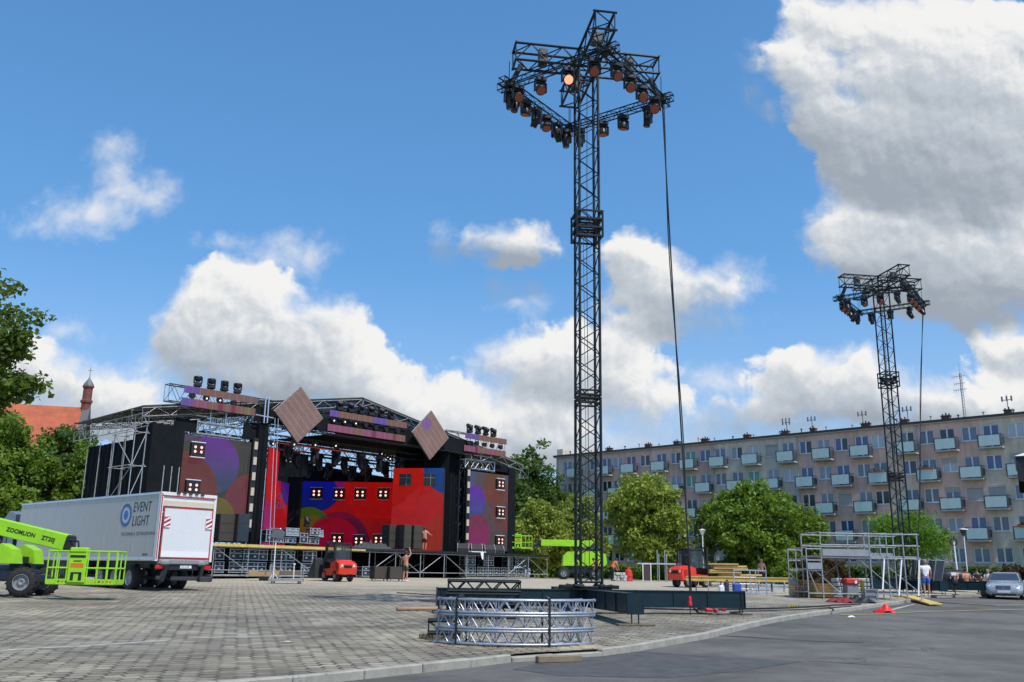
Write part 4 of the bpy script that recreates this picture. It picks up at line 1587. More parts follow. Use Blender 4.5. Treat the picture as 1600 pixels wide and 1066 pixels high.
# ------------------------------------------------------------------ trees and hedges
def leaf_mat(name, c1, c2, trans=0.45):
    mt = bpy.data.materials.new(name)
    mt.use_nodes = True
    MATS[name] = mt
    t = mt.node_tree
    t.nodes.clear()
    g = NG(t)
    geo = g.n("ShaderNodeNewGeometry")
    v = g.n("ShaderNodeTexCoord").outputs["Object"]
    f = g.math("ADD", g.math("MULTIPLY", geo.outputs["Random Per Island"], 0.6), g.math("MULTIPLY", g.noise(v, 0.8, 3, 0.5), 0.5), clamp=True)
    c = g.mix(f, (*c1, 1), (*c2, 1))
    pr = g.n("ShaderNodeBsdfPrincipled")
    g.put(pr.inputs["Base Color"], c)
    pr.inputs["Roughness"].default_value = 0.5
    pr.inputs["Specular IOR Level"].default_value = 0.35
    tr = g.n("ShaderNodeBsdfTranslucent")
    g.put(tr.inputs[0], g.mix(0.5, c, (0.16, 0.24, 0.02, 1)))
    mx = g.n("ShaderNodeMixShader")
    mx.inputs[0].default_value = trans
    t.links.new(pr.outputs[0], mx.inputs[1])
    t.links.new(tr.outputs[0], mx.inputs[2])
    o = g.n("ShaderNodeOutputMaterial")
    t.links.new(mx.outputs[0], o.inputs[0])
    return mt


M_bark = mat("bark", (0.10, 0.075, 0.055), 0.9, 0, 0.3, 6, bump=0.6, stretch=(3, 3, 0.6))
LEAF = {
    "dark": leaf_mat("dark_leaves", (0.026, 0.068, 0.014), (0.105, 0.180, 0.028)),
    "mid": leaf_mat("mid_green_leaves", (0.058, 0.130, 0.014), (0.235, 0.350, 0.038)),
    "light": leaf_mat("light_green_leaves", (0.130, 0.200, 0.026), (0.400, 0.460, 0.075)),
    "fresh": leaf_mat("fresh_green_leaves", (0.050, 0.150, 0.012), (0.170, 0.340, 0.024)),
    "red": leaf_mat("dark_red_leaves", (0.045, 0.014, 0.012), (0.10, 0.035, 0.022)),
}


def leaves(centres, per, spread, size, seed, flat=0.0, aspect=0.6):
    """leaf-sized quads scattered in clumps"""
    g = np.random.default_rng(seed)
    C = np.repeat(np.asarray(centres, float), per, axis=0)
    n = len(C)
    d = g.normal(size=(n, 3))
    d /= np.linalg.norm(d, axis=1, keepdims=True) + 1e-9
    rr = g.random((n, 1)) ** 0.5
    Pn = C + d * rr * spread * np.array([1, 1, 0.72])
    nn = g.normal(size=(n, 3)) + d * 0.7 + np.array([0, 0, 0.5 + flat])
    nn /= np.linalg.norm(nn, axis=1, keepdims=True)
    a = np.cross(nn, g.normal(size=(n, 3)))
    a /= np.linalg.norm(a, axis=1, keepdims=True) + 1e-9
    b_ = np.cross(nn, a)
    s = size * g.uniform(0.5, 1.5, (n, 1))
    v = np.empty((n, 4, 3))
    v[:, 0] = Pn - a * s
    v[:, 1] = Pn - b_ * s * aspect + nn * s * 0.15
    v[:, 2] = Pn + a * s
    v[:, 3] = Pn + b_ * s * aspect + nn * s * 0.15
    return v.reshape(-1, 3)


def leaf_mesh(name, v, m_):
    me = bpy.data.meshes.new(name)
    nq = len(v) // 4
    me.vertices.add(len(v))
    me.vertices.foreach_set("co", v.ravel().astype(np.float32))
    me.loops.add(len(v))
    me.loops.foreach_set("vertex_index", np.arange(len(v), dtype=np.int32))
    me.polygons.add(nq)
    me.polygons.foreach_set("loop_start", np.arange(0, len(v), 4, dtype=np.int32))
    me.polygons.foreach_set("loop_total", np.full(nq, 4, dtype=np.int32))
    me.materials.append(m_)
    me.update(calc_edges=True)
    me.validate()
    return me


def shell_points(lobes, n, seed, inner=0.45):
    g = np.random.default_rng(seed)
    vol = np.array([l[3] * l[4] * l[5] for l in lobes]) ** 0.67
    out = []
    for k, l in enumerate(lobes):
        m_ = max(3, int(n * vol[k] / vol.sum()))
        d = g.normal(size=(m_, 3))
        d /= np.linalg.norm(d, axis=1, keepdims=True)
        r = inner + (1 - inner) * g.random((m_, 1)) ** 0.45
        r *= 1 + 0.24 * np.sin(d[:, :1] * 7 + seed) * np.cos(d[:, 2:] * 6 + d[:, 1:2] * 5)
        r = np.where(g.random((m_, 1)) < 0.14, r * g.uniform(1.08, 1.30, (m_, 1)), r)
        out.append(np.array(l[:3]) + d * r * np.array(l[3:6]))
    return np.concatenate(out)


def tree(label, base, lobes, kind, nclump, per, spread, size, seed, trunk_h, tr=0.2, group=None, flat=0.0, name="deciduous_tree", aspect=0.6):
    t = thing(name, label, "tree", base, 0.0, group)
    c = shell_points(lobes, nclump, seed)
    o = bpy.data.objects.new("crown", leaf_mesh("crown", leaves(c, per, spread, size, seed + 1, flat, aspect), LEAF[kind]))
    col.objects.link(o)
    o.parent = t
    b = MB()
    b.sm = True
    r = random.Random(seed)
    top = Vector((r.uniform(-0.2, 0.2), r.uniform(-0.2, 0.2), trunk_h))
    b.path([(0, 0, -0.1), (0.02, 0, 0.3), (top.x * 0.5, top.y * 0.5, trunk_h * 0.5), tuple(top)], [tr * 1.35, tr, tr * 0.85, tr * 0.7], 10)
    b.build("trunk", M_bark, t)
    lm = MB()
    lm.sm = True
    for k in range(min(16, 3 * len(lobes) + 3)):
        l = lobes[k % len(lobes)]
        e = Vector((l[0] + r.uniform(-0.6, 0.6) * l[3], l[1] + r.uniform(-0.6, 0.6) * l[4], l[2] + r.uniform(-0.4, 0.7) * l[5]))
        s = top * r.uniform(0.65, 1.0)
        m_ = s.lerp(e, 0.5) + Vector((r.uniform(-0.3, 0.3), r.uniform(-0.3, 0.3), 0.35))
        lm.path([tuple(s), tuple(m_), tuple(e)], [tr * 0.5, tr * 0.28, 0.02], 6)
    lm.build("limb", M_bark, t)
    return t


def px_tree(label, px, pyt, Y, halfw_px, kind, seed, nclump=260, per=46, size=0.16, spread=0.75, low=0.28, lobes_n=6, base_z=None, group=None, **kw):
    """place a tree so that its crown spans the measured width at distance Y"""
    dep = Y * 0.97
    a = at_y(px, 800, Y)
    g0 = gz(a.x, a.y) if base_z is None else base_z
    R = halfw_px / FPX * dep
    topz = at_y(px, pyt, Y).z - g0
    lo = topz * low
    r = random.Random(seed)
    lobes = [(0, 0, (lo + topz) / 2, R * 0.72, R * 0.72, (topz - lo) / 2 * 0.92)]
    for k in range(lobes_n):
        an = 2 * PI * k / lobes_n + r.uniform(-0.4, 0.4)
        rr = R * r.uniform(0.38, 0.58)
        zz = lo + (topz - lo) * r.uniform(0.22, 0.72)
        lobes.append((math.cos(an) * (R - rr) * 1.02, math.sin(an) * (R - rr) * 1.02, zz, rr, rr, rr * r.uniform(0.7, 0.95)))
    lobes.append((r.uniform(-0.2, 0.2) * R, 0, topz - R * 0.32, R * 0.42, R * 0.42, R * 0.34))
    return tree(label, (a.x, a.y, g0), lobes, kind, nclump, per, spread, size, seed, max(1.2, lo * 1.3), tr=max(0.12, R * 0.05), group=group, **kw)


GT = "trees in front of the flats"
px_tree("dark leafy tree behind the white truck, left of the church turret", 88, 668, 84, 78, "dark", 3, 420, 60, 0.17, 0.8, 0.15, 8)
px_tree("dark green tree right beside the black stage drape, below the turret", 128, 700, 80, 50, "mid", 5, 260, 56, 0.17, 0.7, 0.12, 6)
px_tree("broad tree at the left edge behind the truck's cab", 0, 655, 76, 70, "mid", 9, 420, 60, 0.17, 0.8, 0.12, 8)
px_tree("tall dark tree between the stage and the flats", 832, 708, 112, 58, "dark", 12, 360, 60, 0.22, 1.0, 0.1, 8)
px_tree("second dark tree hidden low behind the right video wall", 793, 735, 108, 45, "dark", 14, 200, 56, 0.22, 1.0, 0.1, 6)
px_tree("pale green small tree behind the far green boom lift", 848, 786, 92, 52, "light", 16, 300, 56, 0.17, 0.75, 0.02, 8, group=GT)
px_tree("pale green tree seen through the lattice of the near tower", 905, 778, 97, 44, "light", 18, 280, 56, 0.17, 0.75, 0.02, 8, group=GT)
px_tree("airy light green tree left of the hanging cable, before the flats", 1012, 744, 88, 68, "light", 22, 520, 60, 0.17, 0.85, 0.08, 10, group=GT, flat=-0.4)
px_tree("dense round mid green tree right of the hanging cable", 1172, 757, 84, 82, "mid", 25, 620, 62, 0.165, 0.8, 0.10, 10, group=GT)
px_tree("green tree at the right of the dense round one", 1245, 800, 86, 44, "mid", 27, 240, 56, 0.165, 0.75, 0.2, 6, group=GT)
px_tree("feathery fresh green tree behind the far tower and scaffold", 1418, 800, 70, 62, "fresh", 31, 150, 70, 0.15, 0.85, 0.34, 7, group=GT, flat=0.8, aspect=0.28)

# the near tree whose boughs reach in from the left edge
near = thing("broadleaf_tree", "near tree reaching leafy boughs in at the left edge against the sky", "tree", (-22.6, 34.0, gz(-22.6, 34.0)))
rn = random.Random(5)
cent, limbs = [], MB()
limbs.sm = True
for (px, py, Yd) in ((5, 445, 34), (-20, 470, 34), (18, 500, 33), (34, 495, 33), (10, 540, 34), (-10, 520, 35), (25, 530, 33), (40, 530, 33), (8, 575, 34), (30, 590, 33), (48, 588, 33), (60, 592, 33), (-5, 600, 34), (-30, 560, 35), (-40, 500, 35), (-50, 620, 35), (25, 560, 34), (-30, 640, 35), (-70, 540, 36), (-80, 460, 36), (-90, 600, 36), (-60, 420, 36)):
    e = at_y(px, py, Yd) - near.location
    s = Vector((0.1, 0, 2.6 + 5.5 * rn.random()))
    limbs.path([tuple(s), tuple(s.lerp(e, 0.55) + Vector((0, 0, 0.5))), tuple(e)], [0.10, 0.05, 0.012], 6)
    for q in range(9):
        f = rn.uniform(0.72, 1.04)
        cent.append(tuple(s.lerp(e, f) + Vector((rn.uniform(-0.5, 0.5), rn.uniform(-0.5, 0.5), rn.uniform(-0.35, 0.35)))))
o = bpy.data.objects.new("crown", leaf_mesh("crown", leaves(cent, 44, 0.50, 0.105, 77, 0.1, 0.7), leaf_mat("near_leaves", (0.040, 0.085, 0.014), (0.165, 0.225, 0.032))))
col.objects.link(o)
o.parent = near
limbs.build("limb", M_bark, near)
b = MB()
b.sm = True
b.path([(0, 0, -0.1), (0, 0, 0.4), (0.05, 0, 4), (0.1, 0, 8.3)], [0.42, 0.30, 0.24, 0.12], 12)
b.build("trunk", M_bark, near)


def hedge(label, s0, s1, off, h, d, kind, seed, name="hedge", n=260, size=0.10):
    """clipped row of bushes parallel to the flats; s along the facade, off in front of it"""
    a, b_ = FA_ + FD * s0 + FN * off, FA_ + FD * s1 + FN * off
    g = np.random.default_rng(seed)
    L = (b_ - a).length
    mid = (a + b_) / 2
    z = gz(mid.x, mid.y)
    pts_ = np.stack([g.uniform(-L / 2, L / 2, n), g.uniform(-d / 2, d / 2, n), h * g.random(n) ** 0.6 * 0.94], 1)
    o = bpy.data.objects.new(name, leaf_mesh(name, leaves(pts_, 46, 0.32, size, seed + 2), LEAF[kind]))
    col.objects.link(o)
    o.location = (mid.x, mid.y, z)
    o.rotation_euler = (0, 0, math.atan2(FD.y, FD.x))
    return tag(o, label, "hedge")


hedge("long dark green clipped hedge along the foot of the flats", 33, 60, 5.5, 1.7, 1.1, "dark", 41, n=520)
hedge("low green hedge behind the red forklift", 4, 24, 7.5, 1.5, 1.2, "mid", 43, n=420)
hedge("green bushes left of the red leaved bush", 24, 33, 8.0, 1.6, 1.2, "mid", 44, n=240)


def bush(label, px, py, Y, rx, rz_, kind, seed, n=90, name="bush", size=0.09):
    a = at_y(px, py, Y)
    z = gz(a.x, a.y)
    c = shell_points([(0, 0, rz_ * 0.5, rx, rx, rz_ * 0.6)], n, seed, 0.3)
    c[:, 2] = np.abs(c[:, 2])
    o = bpy.data.objects.new(name, leaf_mesh(name, leaves(c, 46, 0.3, size, seed), LEAF[kind]))
    col.objects.link(o)
    o.location = (a.x, a.y, z)
    return tag(o, label, "bush")


bush("dark red leaved bush behind the orange timber stack", 1262, 880, 73, 1.9, 2.1, "red", 51, 130)
bush("second dark red bush behind the scaffold's lower bay", 1300, 880, 74, 1.5, 1.9, "red", 53, 90)
bush("clipped dark red dome shaped bush behind the silver car", 1584, 880, 66, 1.0, 1.5, "red", 55, 80)
bush("small green bush at the end of the red ones", 1228, 885, 72, 1.0, 1.5, "mid", 57, 70)

px_tree("low bushy green tree closing the gap behind the stage's right end", 772, 800, 118, 60, "dark", 61, 260, 56, 0.24, 1.1, 0.0, 8, name="bushy_tree")
px_tree("low bushy green tree between the far boom lift and the flats", 868, 835, 112, 60, "mid", 63, 260, 56, 0.22, 1.0, 0.0, 8, name="bushy_tree")
px_tree("bushy dark tree filling the gap left behind the netting wall", 165, 760, 100, 70, "dark", 65, 260, 56, 0.22, 1.0, 0.0, 8, name="bushy_tree")
# lawn strip before the flats
lw = MB()
for k in range(30):
    s0, s1 = -8 + k * 2.4, -8 + (k + 1) * 2.4
    q = [FA_ + FD * s0 + FN * 0.2, FA_ + FD * s1 + FN * 0.2, FA_ + FD * s1 + FN * 9.5, FA_ + FD * s0 + FN * 9.5]
    lw.quad(*[(p.x, p.y, gz(p.x, p.y) + 0.006) for p in q])
structure("lawn", lw, M_grass)

# ------------------------------------------------------------------ the open-air stage (local frame: x along the front, y into the stage, z up from the square)
SA = math.atan2(0.738, 0.674)
SO = Vector((-17.7, 57.0, 1.0))
E1, E2 = Vector((math.cos(SA), math.sin(SA), 0)), Vector((-math.sin(SA), math.cos(SA), 0))
S2W = Matrix.Translation(SO) @ Matrix.Rotation(SA, 4, "Z")


def sl(px, py, d):
    p = on_plane(px, py, SO + E2 * d, E2) - SO
    return p.dot(E1), p.z


def W(x, y, z):
    return S2W @ Vector((x, y, z))


def sthing(name, label, cat, x, y, z, rz=0.0, group=None):
    return thing(name, label, cat, W(x, y, z), SA + rz, group)


DECK = 1.98
CX = 13.2
RX = 12.4
X0, X1 = -4.8, 31.2
# --- deck on its scaffold frame
plat = sthing("stage_platform", "long black stage deck on a galvanised scaffold substructure", "stage", 0, 0, 0)
b = MB()
b.box((CX, 7.1, DECK - 0.06), (X1 - X0, 14.2, 0.12))
b.build("deck", mat("black_deck_board", (0.02, 0.02, 0.02), 0.7, 0, 0.3, 2, dirt=0.3), plat)
b = MB()
b.box(((-4.8 + 9.6) / 2, -0.03, DECK - 0.10), (14.4, 0.05, 0.17))
b.box((10.6, -0.03, DECK - 0.12), (1.8, 0.05, 0.11))
b.build("edge_board", M_yelwood, plat, "pale yellow timber edge board along the left part")
b = MB()
b.box((20.5, -0.02, DECK - 0.07), (21.3, 0.04, 0.15))
b.build("edge_board", M_black, plat)
b = MB()
b.box((CX, 5.5, 0.95), (X1 - X0 - 0.4, 0.03, 1.85))
b.build("under_light_block", M_drape, plat)  # black sheet added to block light from behind and keep the under-deck dark
NB = 15
bay = (X1 - X0) / NB
for k in range(NB + 1):
    x = X0 + k * bay
    for y in (0.12, 2.4):
        b = MB()
        b.tube((x, y, 0.06), (x, y, DECK - 0.14), 0.032, 7)
        b.box((x, y, 0.03), (0.15, 0.15, 0.02))
        b.tube((x, y, 0.04), (x, y, 0.25), 0.02, 6)
        for zz in (0.42, 1.0, DECK - 0.25):
            b.lathe([(0.055, zz), (0.055, zz + 0.03)], (x, y, 0), 8)
        b.build("standard", M_galv, plat)
for zz in (0.40, DECK - 0.22):
    b = MB()
    b.tube((X0, 0.12, zz), (X1, 0.12, zz), 0.028, 7)
    b.build("ledger", M_galv, plat)
for k in range(NB):
    x = X0 + k * bay
    if k in (2, 4, 7, 8, 9, 10, 13, 14):
        b = MB()
        if k % 2:
            b.tube((x + 0.08, 0.16, 0.42), (x + bay - 0.08, 0.16, DECK - 0.26), 0.026, 7)
        else:
            b.tube((x + 0.08, 0.16, DECK - 0.26), (x + bay - 0.08, 0.16, 0.42), 0.026, 7)
        b.build("brace", M_galv, plat)
    if k in (8, 9, 14):
        b = MB()
        b.tube((x + 0.08, 2.3, 0.42), (x + bay - 0.08, 2.3, DECK - 0.26) if k != 9 else (x + bay - 0.08, 2.3, 1.2), 0.024, 6)
        b.build("brace", M_galv, plat)

# --- roof
rz_ = lambda x: 12.95 - 0.178 * abs(x - RX)
XL, XR, YF, YB = -4.3, 30.4, 1.9, 12.0
roof = sthing("stage_roof", "dark gabled stage roof on lattice trusses and towers", "roof", 0, 0, 0)
b = MB()
for x0, x1 in ((XL, RX), (RX, XR)):
    b.add([(x0, YF + 0.45, rz_(x0)), (x1, YF + 0.45, rz_(x1)), (x1, YB, rz_(x1) - 0.2), (x0, YB, rz_(x0) - 0.2),
           (x0, YF + 0.45, rz_(x0) + 0.08), (x1, YF + 0.45, rz_(x1) + 0.08), (x1, YB, rz_(x1) - 0.12), (x0, YB, rz_(x0) - 0.12)],
          [(0, 1, 2, 3), (4, 5, 6, 7), (0, 1, 5, 4), (1, 2, 6, 5), (2, 3, 7, 6), (3, 0, 4, 7)])
b.build("canopy", mat("roof_tarpaulin", (0.055, 0.055, 0.045), 0.6, 0, 0.3, 0.6), roof)
b = MB()
zf = 10.95
vs = [(6.2, YF - 0.30, rz_(6.2) - 0.1), (RX, YF - 0.30, rz_(RX) + 0.1), (20.2, YF - 0.30, rz_(20.2) - 0.1), (20.2, YF - 0.30, zf), (6.2, YF - 0.30, zf)]
b.prism([(v[0], v[2]) for v in vs], YF + 0.62, YF + 0.70)
b.build("gable_tarp", mat("blue_black_tarpaulin", (0.016, 0.026, 0.042), 0.5, 0, 0.25, 0.7, bump=0.3, bscale=1.5), roof)
for k in range(8):
    y = YF + 0.4 + k * 1.38
    b = MB()
    for x0, x1 in ((XL, RX), (RX, XR)):
        zigzag_truss(b, (x0, y, rz_(x0) - 0.62), (x1, y, rz_(x1) - 0.62), 0.52, bay=0.9, rc=0.03, rb=0.018, w=0.0)
    b.build("rafter_truss", M_galv if k < 2 else M_char, roof)
for x, y0 in ((XL + 0.05, YF - 0.3), (XR - 0.05, YF - 0.3), (4.0, 2.0), (9.0, 2.0), (CX, 2.0), (17.5, 2.0), (22.4, 2.0)):
    b = MB()
    z = min(rz_(x) - 0.95, 10.9)
    zigzag_truss(b, (x, y0, z - 0.30), (x, YB, z - 0.40), 0.85, bay=0.85, rc=0.03, rb=0.018, w=0.5 if 0 < x < 26 else 0.0, posts=True)
    b.build("purlin_truss", M_galv if x < 0 or x > 26 else M_char, roof)
b = MB()
box_truss(b, (2.6, 1.95, 10.3), (23.8, 1.95, 10.3), 0.6, 0.9, bay=0.8, rc=0.04, rb=0.022)
b.build("front_truss", M_char, roof)
b = MB()
box_truss(b, (3.0, 11.4, 9.9), (24.0, 11.4, 9.9), 0.6, 0.8, bay=0.8, rc=0.04, rb=0.022)
b.build("rear_truss", M_char, roof)
b = MB()
b.box((CX, 1.62, 10.42), (20.6, 0.04, 1.0))
b.build("fascia_drape", M_drape, roof)
# sagging border curtain and inner ceiling drape that keep the upper stage dark
b = MB()
b.box((16.5, 6.2, 10.15), (12.5, 8.2, 0.05), rot=Matrix.Rotation(0.03, 3, "X"))
b.build("ceiling_drape", M_drape, roof)
for (x, y, w_) in ((3.45, 2.6, 0.55), (23.0, 2.6, 0.55), (3.45, 11.0, 0.55), (23.4, 11.0, 0.55), (13.5, 11.6, 0.5)):
    b = MB()
    box_truss(b, (x, y, DECK if 2.4 < x else 0), (x, y, 10.2), w_, w_, up=(0, 1, 0), bay=0.7, rc=0.035, rb=0.016)
    b.build("tower", M_char, roof)
# galvanised scaffold tower and eave ladder on the open left flank
def scaff_tower(x0, x1, y0, y1, z1, label):
    t = sthing("scaffold_tower", label, "scaffold", x0, y0, 0)
    for x in (0, x1 - x0):
        for y in (0, y1 - y0):
            b = MB()
            b.tube((x, y, 0), (x, y, z1), 0.032, 7)
            b.box((x, y, 0.02), (0.2, 0.2, 0.03))
            b.build("standard", M_galv, t)
    n = int(z1 / 2)
    b, d = MB(), MB()
    for k in range(n + 1):
        z = 0.3 + k * 2.0
        b = MB()
        for y in (0, y1 - y0):
            b.tube((-0.2, y, z), (x1 - x0 + 0.2, y, z), 0.028, 6)
        for x in (0, x1 - x0):
            b.tube((x, -0.2, z + 0.06), (x, y1 - y0 + 0.2, z + 0.06), 0.028, 6)
        if z + 2 <= z1:
            d.tube((0, 0, z), (0, y1 - y0, z + 2), 0.026, 6) if k % 2 else d.tube((0, y1 - y0, z), (0, 0, z + 2), 0.026, 6)
            d.tube((0, 0, z), (x1 - x0, 0, z + 2), 0.026, 6)
        b.build("ledger", M_galv, t)
    d.build("brace", M_galv, t)
    return t


scaff_tower(-4.95, -4.25, 1.7, 4.3, 8.7, "galvanised scaffold tower against the black left flank of the stage")

# --- black drapes and masking walls
def drape(label, x, y, z, size, name="stage_drape", folds=0, tubes=None, rz=0.0):
    t = sthing(name, label, "drape", x, y, z, rz, "black stage drapes")
    b = MB()
    w_, d_, h_ = size
    if folds:
        n = folds * 6
        vs, fs = [], []
        for i in range(n + 1):
            xx = -w_ / 2 + w_ * i / n
            yy = 0.09 * math.sin(i / n * folds * 2 * PI) + 0.03 * math.sin(i * 1.7)
            vs += [(xx, yy, 0), (xx, yy * 0.6, h_)]
        for i in range(n):
            fs.append((2 * i, 2 * i + 2, 2 * i + 3, 2 * i + 1))
        b.add(vs, fs)
        b.box((0, d_ / 2 + 0.15, h_ / 2), (w_, d_, h_))
    else:
        b.box((0, d_ / 2, h_ / 2), (w_, d_, h_))
    b.build("cloth", M_drape, t)
    if tubes:
        for xx in tubes:
            p = MB()
            p.tube((xx, -0.06, -0.2), (xx, -0.06, h_ * 0.72), 0.035, 6)
            p.build("upright", M_galv, t)
    return t


drape("black masking box left of the left video wall, with three thin uprights", -2.95, 1.5, 0.0, (2.1, 2.4, 8.95), tubes=(-0.1, 0.4, 0.88))
t = sthing("stage_drape", "black netting wall along the left flank of the stage", "drape", -4.05, 3.6, 0.0, PI / 2, "black stage drapes")
b = MB()
vs, fs = [], []
for i in range(61):
    x = i * 6.2 / 60
    for j in range(9):
        z = j * 8.1 / 8
        vs.append((x, 0.05 * math.sin(i * 0.9 + j * 0.5) + 0.03 * math.sin(j * 2.2 + i * 0.3), z))
for i in range(60):
    for j in range(8):
        fs.append((i * 9 + j, i * 9 + j + 1, (i + 1) * 9 + j + 1, (i + 1) * 9 + j))
b.add(vs, fs)
b.build("cloth", M_drape, t)
for x in (1.0, 2.6, 4.3, 6.1):
    p = MB()
    p.tube((x, 0.14, 0), (x, 0.14, 8.2), 0.035, 6)
    p.build("upright", M_galv, t)
drape("narrow black strip of cloth hanging above the left video wall", -1.6, 2.0, 8.75, (1.6, 0.08, 0.75))
drape("black cloth hung over the right end of the left video wall", 2.75, 1.7, 8.7, (0.95, 0.1, 1.0))
drape("black masking column between the left video wall and the stage opening", 3.62, 1.45, DECK, (0.75, 0.9, 7.9), folds=3)
drape("wide pleated black drape right of the red side screen", 22.55, 2.6, DECK, (2.1, 0.5, 8.0), folds=9)
drape("flat black flank drape beside the right end of the red side screen", 20.75, 3.4, DECK, (1.9, 0.2, 8.1))
drape("black frame closing the right end of the right video wall", 28.62, 1.9, 0.9, (0.85, 1.6, 8.3))
drape("black backing wall closing the space behind the right video wall", 26.0, 3.6, 0.0, (7.2, 0.1, 8.9))
drape("black cloth above the right video wall", 27.2, 2.05, 8.8, (2.2, 0.08, 0.55))

# --- video walls
def screen_mat(name, base, shapes, w_, h_, gain=1.0, grid=0.5):
    """LED picture: flat discs of colour, each with its own two-tone wash; u right, v up, in metres"""
    mt, g, b = new_mat(name)
    v = g.n("ShaderNodeTexCoord").outputs["Object"]
    sp = g.n("ShaderNodeSeparateXYZ")
    g.put(sp.inputs[0], v)
    u_ = g.math("DIVIDE", sp.outputs[0], w_)
    v_ = g.math("DIVIDE", sp.outputs[2], h_)
    c = g.mix(v_, (*base[0], 1), (*base[1], 1))
    for s in shapes:
        if s[0] == "c":
            _, cu, cv, r, c0, c1, al = s
            dx = g.math("MULTIPLY", g.math("SUBTRACT", u_, cu), w_ / h_)
            dy = g.math("SUBTRACT", v_, cv)
            dd = g.math("SQRT", g.math("ADD", g.math("MULTIPLY", dx, dx), g.math("MULTIPLY", dy, dy)))
            m_ = g.math("LESS_THAN", dd, r)
            t = g.ramp(dy, -r, r)
        else:
            _, a_, b2, c2, c0, c1, al = s          # half plane a*u + b*v > c
            m_ = g.math("GREATER_THAN", g.math("ADD", g.math("MULTIPLY", u_, a_), g.math("MULTIPLY", v_, b2)), c2)
            t = v_
        c = g.mix(g.math("MULTIPLY", m_, al), c, g.mix(t, (*c0, 1), (*c1, 1)))
    # cabinet seams and pixel pitch
    fx = g.math("FRACT", g.math("DIVIDE", sp.outputs[0], grid))
    fz = g.math("FRACT", g.math("DIVIDE", sp.outputs[2], grid))
    seam = g.math("MAXIMUM", g.math("LESS_THAN", fx, 0.02), g.math("LESS_THAN", fz, 0.02))
    pan = g.n("ShaderNodeTexWhiteNoise", noise_dimensions="2D")
    g.put(pan.inputs["Vector"], g.vec("FLOOR", g.comb(g.math("DIVIDE", sp.outputs[0], grid), g.math("DIVIDE", sp.outputs[2], grid))))
    k = g.math("MULTIPLY", g.ramp(pan.outputs["Value"], 0, 1, 0.90, 1.06, smooth=False), g.math("SUBTRACT", 1.0, g.math("MULTIPLY", seam, 0.25)))
    s_ = g.n("ShaderNodeVectorMath", operation="SCALE")
    g.put(s_.inputs[0], c)
    g.put(s_.inputs["Scale"], k)
    g.put(b.inputs["Emission Color"], s_.outputs[0])
    b.inputs["Emission Strength"].default_value = gain
    b.inputs["Base Color"].default_value = (0.012, 0.012, 0.012, 1)
    b.inputs["Specular IOR Level"].default_value = 0.08
    b.inputs["Roughness"].default_value = 0.7
    return mt


def L3(r, g_, b_):
    f = lambda q: (q / 255.0 / 12.92) if q <= 10 else ((q / 255.0 + 0.055) / 1.055) ** 2.4
    return (f(r), f(g_), f(b_))


def video_wall(label, w_, h_, mt, loc, rz, frame=True):
    t = thing("video_wall", label, "screen", loc, rz, "video walls of the stage")
    b = MB()
    b.box((w_ / 2, 0, h_ / 2), (w_, 0.08, h_))
    b.build("panel", mt, t)
    f = MB()
    for k in range(int(w_) + 1):
        f.tube((k * w_ / max(1, int(w_)), 0.2, 0), (k * w_ / max(1, int(w_)), 0.2, h_ - 0.05), 0.03, 5)
    for k in range(1, int(h_)):
        f.tube((0.02, 0.2, k * h_ / int(h_)), (w_ - 0.02, 0.2, k * h_ / int(h_)), 0.02, 5)
    f.box((w_ / 2, 0.075, h_ / 2), (w_ - 0.04, 0.05, h_ - 0.04))
    f.build("support_frame", M_char, t)
    return t


lw_, lh = 4.85, 6.5
mL = screen_mat("left_wall_picture", (L3(62, 62, 60), L3(76, 78, 74)), [
    ("h", -1.0, 3.2, 2.95, L3(90, 72, 108), L3(94, 78, 120), 0.9),
    ("c", 0.46, 0.74, 0.285, L3(58, 84, 112), L3(112, 62, 158), 1),
    ("c", 0.02, 0.44, 0.40, L3(112, 66, 66), L3(116, 62, 58), 0.95),
    ("c", 1.05, 0.40, 0.28, L3(118, 62, 78), L3(128, 62, 74), 0.85),
    ("c", 0.56, 0.22, 0.21, L3(104, 96, 48), L3(112, 102, 52), 0.95)], lw_, lh, 0.72)
p = W(-1.75, 2.0, DECK + 0.1)
video_wall("left video wall showing purple, brick red and olive discs, behind the white truck", lw_, lh, mL, p, SA)
mR = screen_mat("right_wall_picture", (L3(84, 72, 72), L3(96, 84, 96)), [
    ("h", -1.0, 0.62, 0.36, L3(84, 86, 120), L3(76, 88, 128), 0.9),
    ("c", 0.19, 0.62, 0.205, L3(66, 78, 150), L3(104, 54, 178), 1),
    ("c", 0.66, 0.82, 0.22, L3(122, 62, 56), L3(110, 74, 52), 0.9),
    ("c", 0.95, 0.56, 0.30, L3(116, 62, 62), L3(112, 68, 58), 0.75),
    ("c", 0.28, 0.22, 0.235, L3(138, 40, 100), L3(126, 52, 84), 1)], 5.0, 6.3, 0.72)
video_wall("right video wall showing a violet and a magenta disc", 5.0, 6.3, mR, W(23.2, 2.0, DECK + 0.25), SA)

# the set inside: a back wall and two splayed side walls
def flat_wall(label, px0, px1, Y0, Y1, zb, zt, mt_fn):
    a, b_ = at_y(px0, 800, Y0), at_y(px1, 800, Y1)
    d = Vector((b_.x - a.x, b_.y - a.y, 0))
    return video_wall(label, d.length, zt - zb, mt_fn(d.length, zt - zb), (a.x, a.y, zb), math.atan2(d.y, d.x))


def top_z(px, py, Y):
    return at_y(px, py, Y).z


